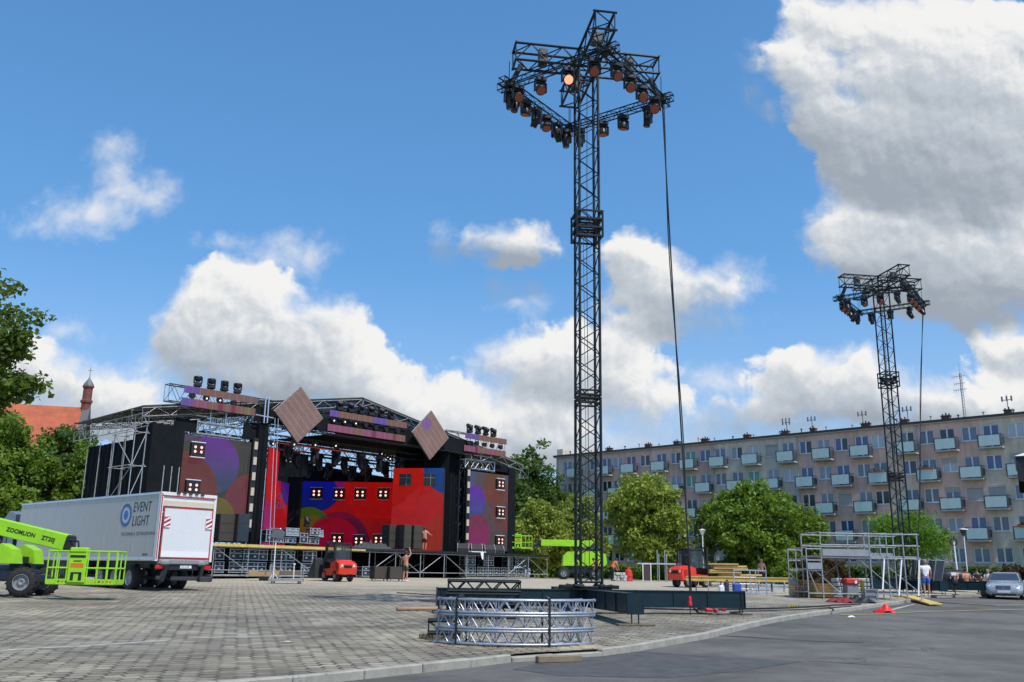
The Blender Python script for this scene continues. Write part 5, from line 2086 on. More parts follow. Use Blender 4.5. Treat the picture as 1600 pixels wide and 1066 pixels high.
zd = DECK + 1.0
flat_wall("wide red back screen with a blue corner, olive and crimson discs", 468, 618, 76.5, 76.5, zd + 0.05, top_z(540, 753, 76.5), lambda w_, h_: screen_mat("back_wall_picture", (L3(96, 2, 40), L3(176, 10, 14)), [
    ("h", 0.0, -1.0, -0.42, L3(92, 6, 44), L3(96, 14, 22), 0.85),
    ("c", 0.60, 0.02, 0.70, L3(96, 30, 24), L3(104, 34, 18), 0.55),
    ("h", 0.0, 1.0, 0.46, L3(176, 10, 16), L3(200, 18, 14), 0.7),
    ("c", 0.13, 1.0, 0.46, L3(20, 30, 120), L3(12, 10, 200), 1),
    ("h", 1.0, 0.5, 0.84, L3(190, 14, 14), L3(196, 18, 14), 0.55),
    ("c", 0.10, 0.28, 0.34, L3(98, 84, 18), L3(72, 96, 24), 1),
    ("c", 0.14, 0.20, 0.30, L3(112, 78, 18), L3(118, 90, 20), 0.8),
    ("c", 0.42, 0.10, 0.46, L3(96, 8, 60), L3(84, 12, 70), 0.6),
    ("c", 0.36, 0.06, 0.42, L3(150, 4, 66), L3(160, 8, 40), 1)], w_, h_, 0.50))
flat_wall("tall bright red side screen with a blue corner and two square holes, right of the stage", 612, 692, 72.5, 71.8, zd + 0.05, top_z(650, 732, 72.3), lambda w_, h_: screen_mat("right_set_picture", (L3(160, 6, 26), L3(220, 34, 12)), [
    ("h", 1.0, -0.42, 0.30, L3(190, 36, 50), L3(206, 52, 46), 0.55),
    ("c", 1.02, 0.12, 0.30, L3(150, 84, 30), L3(120, 70, 40), 0.75),
    ("c", 0.55, 0.28, 0.42, L3(204, 14, 30), L3(212, 24, 30), 0.55),
    ("c", 1.12, 1.02, 0.34, L3(24, 70, 150), L3(22, 96, 176), 1)], w_, h_, 0.52))
flat_wall("narrow red side screen at the left of the stage, edge of a magenta disc on it", 413, 429, 61.5, 64.2, zd + 0.05, top_z(413, 698, 61.5), lambda w_, h_: screen_mat("left_set_picture", (L3(190, 12, 20), L3(214, 16, 12)), [
    ("c", -0.1, 0.05, 0.42, L3(176, 40, 120), L3(168, 30, 110), 0.9)], w_, h_, 0.68))
flat_wall("low red screen behind the guy lines at the left of the stage", 428, 448, 65.5, 67.6, zd + 0.05, top_z(438, 753, 66.5), lambda w_, h_: screen_mat("left_low_picture", (L3(170, 16, 30), L3(198, 16, 16)), [
    ("c", 1.05, 1.0, 0.35, L3(20, 30, 130), L3(20, 20, 150), 0.9)], w_, h_, 0.68))
# dark holes in the red side screen with their crossbar
for k, px in enumerate((633, 671)):
    t = thing("screen_window", "black square opening in the red side screen, %s of the pair" % ("left", "right")[k], "opening", at_y(px, 750, 71.78), 0.0, "square openings in the red screen")
    b = MB()
    b.box((0, 0, 0), (0.92, 0.12, 0.92))
    b.build("recess", M_black, t)
    b = MB()
    b.box((0, -0.075, 0.15), (0.9, 0.025, 0.03))
    b.box((0.1, -0.075, 0), (0.03, 0.02, 0.9))
    b.build("crossbar", M_grey, t)
b = MB()
a = at_y(457, 800, 68.5)
b.box((a.x, a.y, zd + 2.55), (0.95, 0.5, 5.1))
tag(b.build("stage_drape", M_drape), "black column between the low red screen and the back screen", "drape", "black stage drapes")
b = MB()
a, c_ = at_y(420, 800, 78.5), at_y(640, 800, 78.5)
zt = top_z(500, 722, 78.5)
b.add([(a.x, 78.5, zd), (c_.x, 78.5, zd), (c_.x, 78.5, top_z(640, 752, 78.5)), (at_y(560, 0, 78.5).x, 78.5, top_z(560, 731, 78.5)), (a.x, 78.5, top_z(420, 718, 78.5)),
       (a.x, 78.7, zd), (c_.x, 78.7, zd), (c_.x, 78.7, top_z(640, 752, 78.5)), (at_y(560, 0, 78.5).x, 78.7, top_z(560, 731, 78.5)), (a.x, 78.7, top_z(420, 718, 78.5))],
      [(0, 1, 2, 3, 4), (5, 6, 7, 8, 9), (3, 4, 9, 8), (2, 3, 8, 7), (0, 4, 9, 5), (1, 2, 7, 6)])
tag(b.build("stage_drape", M_drape), "black backdrop rising behind the red back screen", "drape", "black stage drapes")
b = MB()
a, c_ = at_y(614, 800, 75.2), at_y(700, 800, 73.6)
b.add([(a.x, a.y, zd), (c_.x, c_.y, zd), (c_.x, c_.y, 11.4), (a.x, a.y, 11.0)], [(0, 1, 2, 3)])
b.box(((a.x + c_.x) / 2, a.y + 0.3, 6.8), (3.6, 0.1, 7.4))
tag(b.build("stage_drape", M_drape), "black masking behind the tall red side screen", "drape", "black stage drapes")

# --- blinders set into the screens (four warm lamps in a black box, white strip above and below)
M_strip = mat("white_strip", (0.72, 0.70, 0.68), 0.5)
BL = None


def blinder(label, loc, rz, s=1.0):
    global BL
    if BL is None:
        BL = thing("blinder_light", label, "stage light", loc, rz, "four lamp blinders on the screens")
        b = MB()
        b.bbox((0, -0.04, 0), (0.95, 0.22, 0.86), 0.02)
        b.build("housing", M_black, BL)
        for zz in (-0.47, 0.47):
            b = MB()
            b.box((0, -0.05, zz), (0.98, 0.18, 0.05))
            b.build("strip", M_strip, BL)
        for sx in (-0.21, 0.21):
            for sz in (-0.13, 0.15):
                b = MB()
                b.lathe([(0.085, -0.02), (0.07, -0.035), (0.0, -0.05)], (sx, -0.145, sz), 10, "Y")
                b.build("lamp", M_lamp_hot, BL)
        t = BL
    else:
        t = dup(BL, loc, rz, label)
    t.scale = (s, s, s)
    return t


for k, (px, py) in enumerate(((308, 703), (300, 762))):
    x, z = sl(px, py, 1.85)
    blinder(("upper blinder on the left edge of the left video wall", "lower blinder on the left video wall, just over the truck's roof")[k], W(x, 1.85, z), SA)
for k, (px, py) in enumerate(((781, 757), (781, 801), (780, 846))):
    x, z = sl(px, py, 1.85)
    blinder("%s blinder at the right edge of the right video wall" % ("top", "middle", "bottom")[k], W(x, 1.85, z), SA)
for k, (px, py) in enumerate(((495, 771), (530, 772), (563, 772), (599, 772))):
    blinder("%s from the left in the upper row of blinders on the back screen" % ORD[k], at_y(px, py, 76.2), 0.0)
for k, (px, py) in enumerate(((527, 843), (561, 845))):
    blinder("%s blinder low on the back screen, above the heap of cloth" % ("left", "right")[k], at_y(px, py, 76.2), 0.0)
blinder("low blinder half hidden by the dark speaker stacks", at_y(592, 844, 76.2), 0.0)

# --- columns of white strobes and the red string
M_bone = emit_mat("pale_strobe_face", (0.95, 0.86, 0.72), 0.50)


def strobe_column(label, spots, loc_fn, size, m_, rz):
    t = thing("strobe_column", label, "stage light", loc_fn(*spots[-1]), rz, "vertical strobe columns")
    o = Vector(t.location)
    b = MB()
    z1 = loc_fn(*spots[0]).z + 0.4 - o.z
    b.box((0, 0.12, z1 / 2 - 0.2), (size[0] + 0.16, 0.16, z1 + 0.6))
    b.build("bar", M_black, t)
    for sp_ in spots:
        p = loc_fn(*sp_) - o
        b = MB()
        b.bbox((0, 0, p.z), (size[0], 0.1, size[1]), 0.01)
        b.build("lamp", m_, t)
    return t


strobe_column("column of pale strobe tiles between the left video wall and the stage opening", [(397, 696), (395.5, 720), (393.5, 744), (391.5, 768), (389.5, 793), (387.5, 818)], lambda px, py: W(3.05, 1.3, sl(px, py, 1.3)[1]), (0.20, 0.50), M_bone, SA)
strobe_column("column of pale strobe tiles along the left edge of the right video wall", [(727, 738), (726.5, 757), (726, 776.5), (726, 796.5), (725.5, 816.5), (725, 838)], lambda px, py: W(23.08, 1.6, sl(px, py, 1.6)[1]), (0.20, 0.50), M_bone, SA)
M_redlamp = emit_mat("lit_red_lamp", (1.0, 0.22, 0.12), 1.2)
strobe_column("string of small red lamps at the left edge of the red back screen", [(468, 757), (467.5, 773), (466.5, 790), (466, 806), (465, 822), (464.5, 838)], lambda px, py: Vector((at_y(466.3, 800, 75.9).x, 75.9, at_y(px, py, 75.9).z)), (0.15, 0.42), M_redlamp, 0.0)

# --- light trusses along the roof edge, their LED bands, par lamps and moving heads
def band_mat(name, cols, w_, n):
    mt, g, b = new_mat(name)
    v = g.n("ShaderNodeTexCoord").outputs["Object"]
    sp = g.n("ShaderNodeSeparateXYZ")
    g.put(sp.inputs[0], v)
    u_ = g.math("DIVIDE", sp.outputs[0], w_)
    cr = g.n("ShaderNodeValToRGB")
    cr.color_ramp.interpolation = "CONSTANT"
    el = cr.color_ramp.elements
    while len(el) < len(cols):
        el.new(0.5)
    for e, (pos, c) in zip(el, cols):
        e.position = pos
        e.color = (*c, 1)
    g.put(cr.inputs[0], u_)
    f = g.math("FRACT", g.math("MULTIPLY", u_, n))
    seam = g.math("LESS_THAN", f, 0.10)
    sl2 = g.math("LESS_THAN", g.math("FRACT", g.math("MULTIPLY", u_, n * 6)), 0.3)
    k = g.math("MULTIPLY", g.math("ADD", 1.0, g.math("MULTIPLY", seam, 0.55)), g.math("SUBTRACT", 1.0, g.math("MULTIPLY", sl2, 0.30)))
    s = g.n("ShaderNodeVectorMath", operation="SCALE")
    g.put(s.inputs[0], cr.outputs[0])
    g.put(s.inputs["Scale"], k)
    g.put(b.inputs["Emission Color"], s.outputs[0])
    b.inputs["Emission Strength"].default_value = 0.24
    dk = g.n("ShaderNodeVectorMath", operation="SCALE")
    g.put(dk.inputs[0], s.outputs[0])
    dk.inputs["Scale"].default_value = 0.48
    g.put(b.inputs["Base Color"], dk.outputs[0])
    b.inputs["Roughness"].default_value = 0.7
    return mt


BR, PK, VI, MG, OL = L3(136, 96, 84), L3(150, 84, 112), L3(112, 84, 160), L3(128, 44, 78), L3(128, 116, 78)
par = None


def par_lamp(label, p, lit):
    global par
    key = "lit" if lit else "off"
    par = par or {}
    if key not in par:
        t = thing("par_lamp", label, "stage light", p, SA, "par lamps between the LED bands")
        b = MB()
        b.lathe([(0.07, 0.28), (0.16, 0.2), (0.19, 0.0), (0.19, -0.08), (0.165, -0.08)], (0, 0, 0), 12, "Y")
        h = b.build("can", M_black, t)
        h.rotation_euler = (0.25, 0, 0)
        f = MB()
        f.lathe([(0.165, -0.07), (0.0, -0.085)], (0, 0, 0), 12, "Y")
        f.build("lens", M_lamp_white if lit else M_lens, h)
        y = MB()
        for sx in (-1, 1):
            y.box((sx * 0.2, 0, 0.12), (0.02, 0.05, 0.32))
        y.box((0, 0, 0.28), (0.42, 0.05, 0.02))
        y.build("yoke", M_char, t)
        par[key] = t
        return t
    return dup(par[key], p, SA, label)


M_parhot = M_lamp_white
DF = 1.45
for side, (xa, xb, ba, bb, zu, zl_, heads, pars, upc, loc_) in {
    "left": (268, 430, 285, 400, (600, 621), (622, 640), [(309, 600), (330, 604), (350.5, 608), (371, 611)], [(301, 618.5, 0), (323, 622.5, 1), (344, 625.5, 1), (366, 630, 0)], [(0, VI), (0.2, BR), (0.55, L3(132, 98, 92)), (0.8, L3(124, 100, 96))], [(0, VI), (0.14, PK), (0.34, BR), (0.48, MG), (0.54, BR), (0.66, MG), (0.72, BR), (0.84, OL), (0.93, BR)]),
    "middle": (508, 645, 516, 636, (640, 660), (658, 686), [(531, 636), (548, 640), (564, 642), (580, 645), (596, 647), (611, 649)], [(522, 657, 1), (539, 659, 1), (556, 661.5, 1), (572, 664, 0), (588, 668, 0), (604, 671, 0), (622, 674, 0)], [(0, VI), (0.10, BR), (0.55, VI), (0.73, BR)], [(0, PK), (0.30, BR), (0.44, PK), (0.55, MG), (0.60, PK), (0.78, BR), (0.83, MG), (0.87, BR)]),
    "right": (700, 792, 728.5, 792, (675, 686), (694, 710), [(734, 670), (747, 672.5), (759, 674.5), (771, 677)], [(733, 692, 0), (746, 693, 0), (758, 695, 0), (770, 697, 0), (783, 699, 0)], [(0, VI), (0.30, BR)], [(0, PK), (0.25, MG), (0.32, BR), (0.6, PK), (0.75, BR)]),
}.items():
    x0, z0 = sl(xa, zu[0] if side != "left" else 600, DF)
    x1, _ = sl(xb, zu[1], DF)
    zt = 11.50
    zb_ = 10.0 if side != "left" else 10.25
    b = MB()
    box_truss(b, (x0, DF + 0.5, (zt + zb_) / 2 + 0.1), (x1, DF + 0.5, (zt + zb_) / 2 + 0.1), 0.55, zt - zb_ - 0.2, bay=0.62, rc=0.035, rb=0.017)
    tr = b.build("edge_truss", M_char, None)
    tr.matrix_world = S2W
    tag(tr, "%s light truss along the roof edge carrying two LED bands" % {"left": "left", "middle": "middle", "right": "right"}[side], "truss", "roof edge trusses")
    for nm, cols, hz in (("upper", upc, (zt - 0.45, zt)), ("lower", loc_, (zb_, zb_ + 0.48))):
        xa_, _ = sl(ba, 640, DF)
        xb_, _ = sl(bb, 650, DF)
        if nm == "lower":
            xa_ -= 0.12
            xb_ -= 0.1
        t = sthing("led_band", "%s LED band of the %s roof edge truss" % (nm, side), "screen", xa_, DF, hz[0], 0, "LED bands along the roof edge")
        b = MB()
        b.box(((xb_ - xa_) / 2, 0, (hz[1] - hz[0]) / 2), (xb_ - xa_, 0.06, hz[1] - hz[0]))
        b.build("panel", band_mat("band_%s_%s" % (side, nm), cols, xb_ - xa_, max(6, int((xb_ - xa_) / 0.5))), t)
        b = MB()
        b.box(((xb_ - xa_) / 2, 0.06, 0.04), (xb_ - xa_, 0.05, 0.05))
        b.box(((xb_ - xa_) / 2, 0.06, hz[1] - hz[0] - 0.04), (xb_ - xa_, 0.05, 0.05))
        b.build("bracket", M_char, t)
    for k, (px, py) in enumerate(heads):
        x, z = sl(px, py, DF + 0.5)
        z = 11.62
        put_head("wash" if side != "right" else "beam", W(x, DF + 0.5, z), SA + 0.2 * (k % 3) - 0.2, 0.0 if side == "left" else (-0.5 if side == "middle" else 0.9), "moving head standing on the %s roof edge truss, %s from the left" % (side, ORD[k]), "moving heads on the roof edge", up=True, s=1.25)
    for k, (px, py, lit) in enumerate(pars):
        x, z = sl(px, py, DF)
        par_lamp("%s lamp between the LED bands of the %s truss, %s from the left" % ("glowing" if lit else "unlit", side, ORD[k]), W(x, DF + 0.05, z), lit)
# the lattices over the wing screens
for nm, xa, xb, zz in (("left", -0.9, 2.5, 8.72), ("right", 22.9, 26.4, 8.75)):
    b = MB()
    zigzag_truss(b, (xa, 2.2, zz), (xb, 2.2, zz), 0.72, bay=0.6, rc=0.045, rb=0.028, w=0.6)
    b.tube((xa + 2.1, 2.2, zz + 0.7), (xa + 2.1, 2.2, 10.6), 0.06)
    b.tube((xa + 1.0, 2.2, zz + 0.7), (xa + 1.0, 2.2, 10.4), 0.045)
    b.tube((xa + 2.1, 2.2, zz + 0.7), (xa + 3.4, 2.2, 10.0), 0.04)
    b.tube((xa, 2.2, zz + 1.15), (xb, 2.2, zz + 1.15), 0.04)
    o = b.build("header_truss", M_alu, None)
    o.matrix_world = S2W
    tag(o, "pale lattice beam right above the %s video wall" % nm, "truss", "header trusses over the video walls")
# pale poles at the truss joint left of the diamond and guy lines to the deck
b = MB()
for px in (414, 419):
    x, z = sl(px, 640, 1.2)
    b.tube((x, 1.2, z - 0.9), (x, 1.2, z + 0.9), 0.05)
b.tube((sl(400, 640, 1.2)[0], 1.2, 10.3), (sl(428, 645, 1.2)[0], 1.2, 10.25), 0.045)
o = b.build("joint_pole", M_alu, None)
o.matrix_world = S2W
tag(o, "pale steel poles standing at the joint left of the big slatted diamond", "pole")
for k, (pa, pb) in enumerate((((432, 660), (421, 848)), ((437, 660), (427, 848)))):
    b = MB()
    xa, za = sl(pa[0], pa[1], 0.6)
    xb, zb2 = sl(pb[0], pb[1], 0.3)
    b.tube((xa, 0.8, 10.2), (xb, 0.3, DECK), 0.022, 5)
    o = b.build("guy_line", M_alu, None)
    o.matrix_world = S2W
    tag(o, "thin pale line from the roof edge down to the deck, %s of two" % ("left", "right")[k], "cable", "guy lines by the left screen")

# --- the two slatted diamonds
def diamond(label, cpx, cpy, pxs, violet):
    x, z = sl(cpx, cpy, 1.0)
    q = [sl(px, py, 1.0) for px, py in pxs]
    t = sthing("diamond_panel", label, "screen", x, 1.0, z, 0, "slatted diamonds on the roof edge")
    hw_ = (q[1][0] - q[3][0]) / 2
    hh = (q[0][1] - q[2][1]) / 2
    e_a, e_b = Vector((hw_, 0, hh)) , Vector((hw_, 0, -hh))       # the two edge directions, from the left corner
    left = Vector((-hw_, 0, 0))
    N = 30
    b = MB()
    g_ = 0.22 / N
    for k in range(N):
        u0, u1 = (k + 0.11) / N, (k + 0.89) / N
        b.cur = 1 if (k % 5 == 4) else 0
        P_ = lambda u, v, y: left + e_a * u + e_b * v + Vector((0, y, 0))
        vv = 0.0
        ends = [0.0, 1.0]
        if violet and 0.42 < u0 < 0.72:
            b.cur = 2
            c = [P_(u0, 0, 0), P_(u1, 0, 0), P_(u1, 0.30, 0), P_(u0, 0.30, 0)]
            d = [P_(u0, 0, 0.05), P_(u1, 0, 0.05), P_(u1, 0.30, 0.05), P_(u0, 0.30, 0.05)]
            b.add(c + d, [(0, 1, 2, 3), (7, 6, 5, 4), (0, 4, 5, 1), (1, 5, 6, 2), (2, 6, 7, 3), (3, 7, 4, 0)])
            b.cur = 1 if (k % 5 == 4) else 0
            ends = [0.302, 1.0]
        c = [P_(u0, ends[0], 0), P_(u1, ends[0], 0), P_(u1, ends[1], 0), P_(u0, ends[1], 0)]
        d = [P_(u0, ends[0], 0.05), P_(u1, ends[0], 0.05), P_(u1, ends[1], 0.05), P_(u0, ends[1], 0.05)]
        b.add(c + d, [(0, 1, 2, 3), (7, 6, 5, 4), (0, 4, 5, 1), (1, 5, 6, 2), (2, 6, 7, 3), (3, 7, 4, 0)])
    b.build("slats", [M_slat, M_slat2, M_slat3], t)
    f = MB()
    co = [left, left + e_a, left + e_a + e_b, left + e_b]
    for k in range(4):
        f.tube(co[k] + Vector((0, 0.10, 0)), co[(k + 1) % 4] + Vector((0, 0.10, 0)), 0.045, 6)
    for k in range(1, 5):
        f.tube(left + e_b * (k / 5) + Vector((0, 0.10, 0)), left + e_b * (k / 5) + e_a + Vector((0, 0.10, 0)), 0.03, 6)
    f.build("frame", M_char, t)
    return t


M_slat = mat("pinkish_brown_slat", (0.25, 0.150, 0.122), 0.6, 0, 0.18, 1.2)
M_slat2 = mat("pale_slat", (0.31, 0.195, 0.16), 0.6, 0, 0.1, 1.2)
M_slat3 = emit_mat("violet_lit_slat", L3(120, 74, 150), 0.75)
diamond("large slatted diamond on the left of the roof edge", 468, 648, [(470.6, 604), (506, 653), (468, 692), (430, 641)], False)
diamond("slatted diamond with a violet patch on the right of the roof edge", 673.5, 680, [(674.5, 642), (702, 683), (674, 719), (645, 677)], True)

# --- lights and trusses hung inside the roof
for k, (xa, ya, xb, yb, z) in enumerate(((4.5, 4.2, 21.5, 4.2, 9.4), (5.0, 6.8, 21.5, 6.8, 9.3), (6.0, 9.3, 21.5, 9.3, 9.0))):
    b = MB()
    box_truss(b, (xa, ya, z), (xb, yb, z), 0.45, 0.45, bay=0.5, rc=0.032, rb=0.016)
    b.tube((xa, ya - 0.28, z - 0.26), (xb, ya - 0.28, z - 0.26), 0.03, 5)
    o = b.build("overhead_truss", M_char, None)
    o.matrix_world = S2W
    tag(o, "%s dark truss hung across the stage under the roof" % ("front", "middle", "rear")[k], "truss", "overhead trusses inside the stage")
b = MB()
for k_, (tx, hh_) in enumerate((("OI", 0.0), ("ZIA", -0.85))):
    a_ = at_y(425.5, 780 , 65.4)
    text_mesh(b, tx, 0.62, Vector((a_.x + 0.3, 65.2, a_.z + hh_ * 0.75)), (0.55, 0.83, 0), (0, 0, 1), 0.0)
tag(b.build("screen_lettering", emit_mat("pale_blue_letters", L3(90, 60, 120), 0.5)), "pale blue block letters shown on the low red screen at the left", "lettering")
M_redtube = emit_mat("red_led_tube", L3(150, 24, 24), 0.6)
for k, (xa, xb, y, z) in enumerate(((4.6, 12.2, 3.8, 9.05), (5.2, 10.4, 6.4, 9.0), (6.2, 10.5, 8.9, 8.3))):
    b = MB()
    b.tube((xa, y, z), (xb, y, z), 0.04, 6)
    o = b.build("led_tube", M_redtube, None)
    o.matrix_world = S2W
    tag(o, "thin dull red light tube under the %s overhead truss" % ("front", "middle", "rear")[k], "light tube", "red tubes under the roof")
rr = random.Random(31)
for k in range(22):
    row = k % 3
    x = 5.2 + (k // 3) * 2.15 + rr.uniform(-0.3, 0.3) + row * 0.5
    y = (4.2, 6.8, 9.3)[row]
    z = (9.15, 9.05, 8.75)[row]
    put_head("beam", W(x, y, z), rr.uniform(0, 6), rr.uniform(-0.5, 0.5), "%s black moving head along the %s overhead truss in the stage" % (ORD[k // 3], ("front", "middle", "rear")[row]), "moving heads inside the stage", s=1.7)
for k, (px, py) in enumerate(((426, 693), (459, 694.5), (492, 695.5), (524, 696.5))):
    x, z = sl(px, py, 3.5)
    par_lamp("small glowing lamp on the red tube, %s from the left" % ORD[k], W(x, 3.5, z), True)
for k, (px, py) in enumerate(((596, 709), (601, 712), (605, 714), (609, 717))):
    x, z = sl(px, py, 4.5)
    par_lamp("small lamp of the slanting row above the red screens, %s" % ORD[k], W(x, 4.5, z), True)
for k in range(4):
    x = 5.3 + k * 2.0
    b = MB()
    b.bbox((x, 7.8, 8.4 - 0.25 * (k % 2)), (0.65, 0.6, 1.6 + 0.5 * (k % 3)), 0.05)
    o = b.build("speaker_hang", M_black, None)
    o.matrix_world = S2W
    tag(o, "black hanging speaker box inside the stage, %s from the left" % ORD[k], "speaker", "dark boxes hung in the stage")

# ------------------------------------------------------------------ vehicles
def wheel_parts(par, c, r, w_, axis="X", rim_c=None, knob=False, rim_r=0.58):
    """a tyre with its rim as a sub-part"""
    b = MB()
    b.sm = True
    h = w_ / 2
    b.lathe([(r * 0.60, -h), (r * 0.86, -h), (r * 0.97, -h * 0.75), (r, -h * 0.35), (r, h * 0.35), (r * 0.97, h * 0.75), (r * 0.86, h), (r * 0.60, h)], c, 22, axis, cap=False)
    if knob:
        b.sm = False
        for k in range(16):
            a = 2 * PI * k / 16
            for s in (-1, 1):
                q = (math.cos(a + s * 0.1) * r * 0.985, math.sin(a + s * 0.1) * r * 0.985)
                p = {"X": (s * h * 0.45, q[0], q[1]), "Y": (q[1], s * h * 0.45, q[0])}[axis]
                b.box(Vector(c) + Vector(p), (h * 0.8, 0.06, 0.05) if axis == "X" else (0.06, h * 0.8, 0.05), rot=Matrix.Rotation(a, 3, "X") if axis == "X" else Matrix.Rotation(a, 3, "Y"))
    t = b.build("wheel", M_rubber, par)
    f = MB()
    f.lathe([(0.0, -h * 0.55), (r * 0.18, -h * 0.75), (r * 0.30, -h * 0.45), (r * 0.50, -h * 0.5), (r * rim_r, -h * 0.95), (r * (rim_r + 0.04), -h * 0.95), (r * (rim_r + 0.04), h * 0.95), (r * rim_r, h * 0.95), (r * 0.50, h * 0.5), (r * 0.30, h * 0.45), (r * 0.18, h * 0.75), (0, h * 0.55)], c, 18, axis)
    for k in range(8):
        a = 2 * PI * k / 8
        for s in (-1, 1):
            q = (math.cos(a) * r * 0.25, math.sin(a) * r * 0.25)
            p = {"X": (s * h * 0.55, q[0], q[1]), "Y": (q[1], s * h * 0.55, q[0])}[axis]
            f.lathe([(r * 0.035, -h * 0.16), (r * 0.035, h * 0.16)], Vector(c) + Vector(p), 6, axis)
    f.build("rim", rim_c or M_galv, t)
    return t


# --- articulated lorry with a white box trailer, seen from behind
TA = math.atan2(0.75, 0.66)
cor = at_y(252, 768, 39.2)
tz = gz(cor.x, cor.y)
TH = cor.z - tz
truck = thing("truck", "long white box truck with a blue ring logo, parked tail towards the road", "truck", (cor.x, cor.y, tz), TA)
M_box = mat("white_grp_panel", (0.49, 0.472, 0.425), 0.2, 0, 0.03, 0.4, spec=0.32, dirt=0.10, dirtc=(0.40, 0.40, 0.38))
M_boxr = mat("white_rear_frame", (0.72, 0.71, 0.68), 0.4, 0, 0.05, 1, dirt=0.12, dirtc=(0.4, 0.38, 0.34))
M_lift = mat("ribbed_white_lift_plate", (0.70, 0.70, 0.70), 0.3, 0.1, 0.04, 0.6, dirt=0.06, dirtc=(0.45, 0.43, 0.40), stretch=(1, 1, 0.3))
M_cream = mat("cream_canvas_flap", (0.58, 0.50, 0.38), 0.6, 0, 0.06, 1.5)
M_refl = mat("red_reflective_tape", (0.45, 0.012, 0.03), 0.4)
M_tail = mat("red_tail_lamp", (0.50, 0.008, 0.012), 0.15)
TW, TL, TB = 2.6, 14.2, 1.22
b = MB()
b.bbox((TW / 2, TL / 2 + 0.05, (TB + TH) / 2), (TW, TL - 0.1, TH - TB), 0.03)
body = b.build("cargo_box", M_box, truck)
b = MB()
b.box((-0.008, TL / 2, TB + 0.10), (0.022, TL, 0.14))
b.box((-0.008, TL / 2, TH - 0.05), (0.022, TL, 0.09))
b.box((-0.006, 0.06, (TB + TH) / 2), (0.02, 0.10, TH - TB))
b.build("edge_rail", M_alu, body)
b = MB()
for k in range(11):
    b.box((-0.0035, 1.3 * k + 0.75, (TB + TH) / 2), (0.008, 0.014, TH - TB - 0.22))
b.build("panel_seam", mat("seam_grey", (0.40, 0.40, 0.38), 0.5), body)
for k in range(5):
    b = MB()
    b.bbox((-0.02, 1.2 + 2.9 * k, TB + 0.06), (0.02, 0.11, 0.04), 0.005)
    b.build("side_marker", M_orange, body)
b = MB()
zc, yc = TB + (TH - TB) * 0.70, 1.88 + 0.95
for r0, r1, cc in ((0.30, 0.43, 0), (0.175, 0.30, 1), (0.0, 0.175, 2)):
    b.cur = cc
    n = 40
    vs, fs = [], []
    for k in range(n):
        a = 2 * PI * k / n
        for r in (r0, r1):
            vs.append((-0.006 - 0.0005 * cc, yc - r * 1.16 * math.cos(a), zc - 0.05 + r * 1.16 * math.sin(a)))
    for k in range(n):
        j = (k + 1) % n
        fs.append((2 * k, 2 * k + 1, 2 * j + 1, 2 * j))
    b.add(vs, fs)
b.build("logo_ring", [mat("logo_blue", (0.012, 0.10, 0.34), 0.3), mat("logo_pale", (0.50, 0.56, 0.60), 0.3), mat("logo_mid_blue", (0.010, 0.13, 0.48), 0.3)], body)
b = MB()
for tx, zz in (("EVENT", zc + 0.07), ("LIGHT", zc - 0.52)):
    text_mesh(b, tx, 0.60, (-0.0, 2.24, zz), (0, -1, 0), (0, 0, 1), 0.006, 0.004, sx=0.86, shear=0.1, space=1.02)
text_mesh(b, "TECHNIKA ESTRADOWA", 0.20, (-0.0, 3.10, zc - 0.93), (0, -1, 0), (0, 0, 1), 0.008, 0.002, sx=1.1, space=1.25)
text_mesh(b, "KRONE", 0.13, (-0.0, 1.02, TB + 0.22), (0, -1, 0), (0, 0, 1), 0.006, 0.004)
b.build("lettering", mat("black_lettering", (0.012, 0.013, 0.016), 0.4), body)
# tail
b = MB()
fw = 0.11
b.box((fw / 2, -0.03, (TB + TH) / 2), (fw, 0.1, TH - TB))
b.box((TW - fw / 2, -0.03, (TB + TH) / 2), (fw, 0.1, TH - TB))
b.box((TW / 2, -0.03, TH - 0.07), (TW - 2 * fw, 0.1, 0.14))
tail = b.build("tail_frame", M_boxr, truck)
b = MB()
for k in range(5):
    b.bbox((0.75 + k * 0.28, -0.10, TH - 0.02 + 0.02 * (k % 2)), (0.16, 0.08, 0.07), 0.01)
b.build("marker_lamp", M_char, tail)
b = MB()
zt = TH - 0.62
b.box((TW / 2, -0.012, TH - 0.25), (TW - 2 * fw, 0.05, 0.22))
b.build("upper_flap", M_boxr, truck)
b = MB()
b.box((TW / 2, -0.016, TH - 0.47), (TW - 2 * fw, 0.05, 0.22))
b.build("cream_flap", M_cream, truck)
b = MB()
b.bbox((TW / 2, -0.085, (zt + TB + 0.12) / 2), (TW - 0.34, 0.07, zt - TB - 0.12), 0.01)
for k in range(22):
    b.box((0.24 + k * 0.101, -0.123, (zt + TB + 0.5) / 2), (0.012, 0.006, zt - TB - 0.6))
lift = b.build("tail_lift_plate", M_lift, truck)
b = MB()
b.box((TW / 2, -0.126, TB + 0.28), (TW - 0.40, 0.01, 0.26))
b.build("white_ramp_edge", M_white, lift)
b = MB()
zl, zh, x0, x1 = TB + 0.13, zt + 0.0, 0.17, TW - 0.17
for (c, d) in (((x0, -0.128, (zl + zh) / 2), (0.045, 0.012, zh - zl)), ((x1, -0.128, (zl + zh) / 2), (0.045, 0.012, zh - zl)), ((TW / 2, -0.128, zh - 0.02), (x1 - x0, 0.012, 0.045)), ((TW / 2, -0.134, zl + 0.02), (x1 - x0, 0.012, 0.045)),
               ((0.04, -0.086, (TB + TH) / 2), (0.045, 0.012, TH - TB - 0.15)), ((TW / 2, -0.086, TH - 0.155), (TW - 0.1, 0.012, 0.04))):
    b.box(c, d)
b.build("reflective_tape", M_refl, lift)
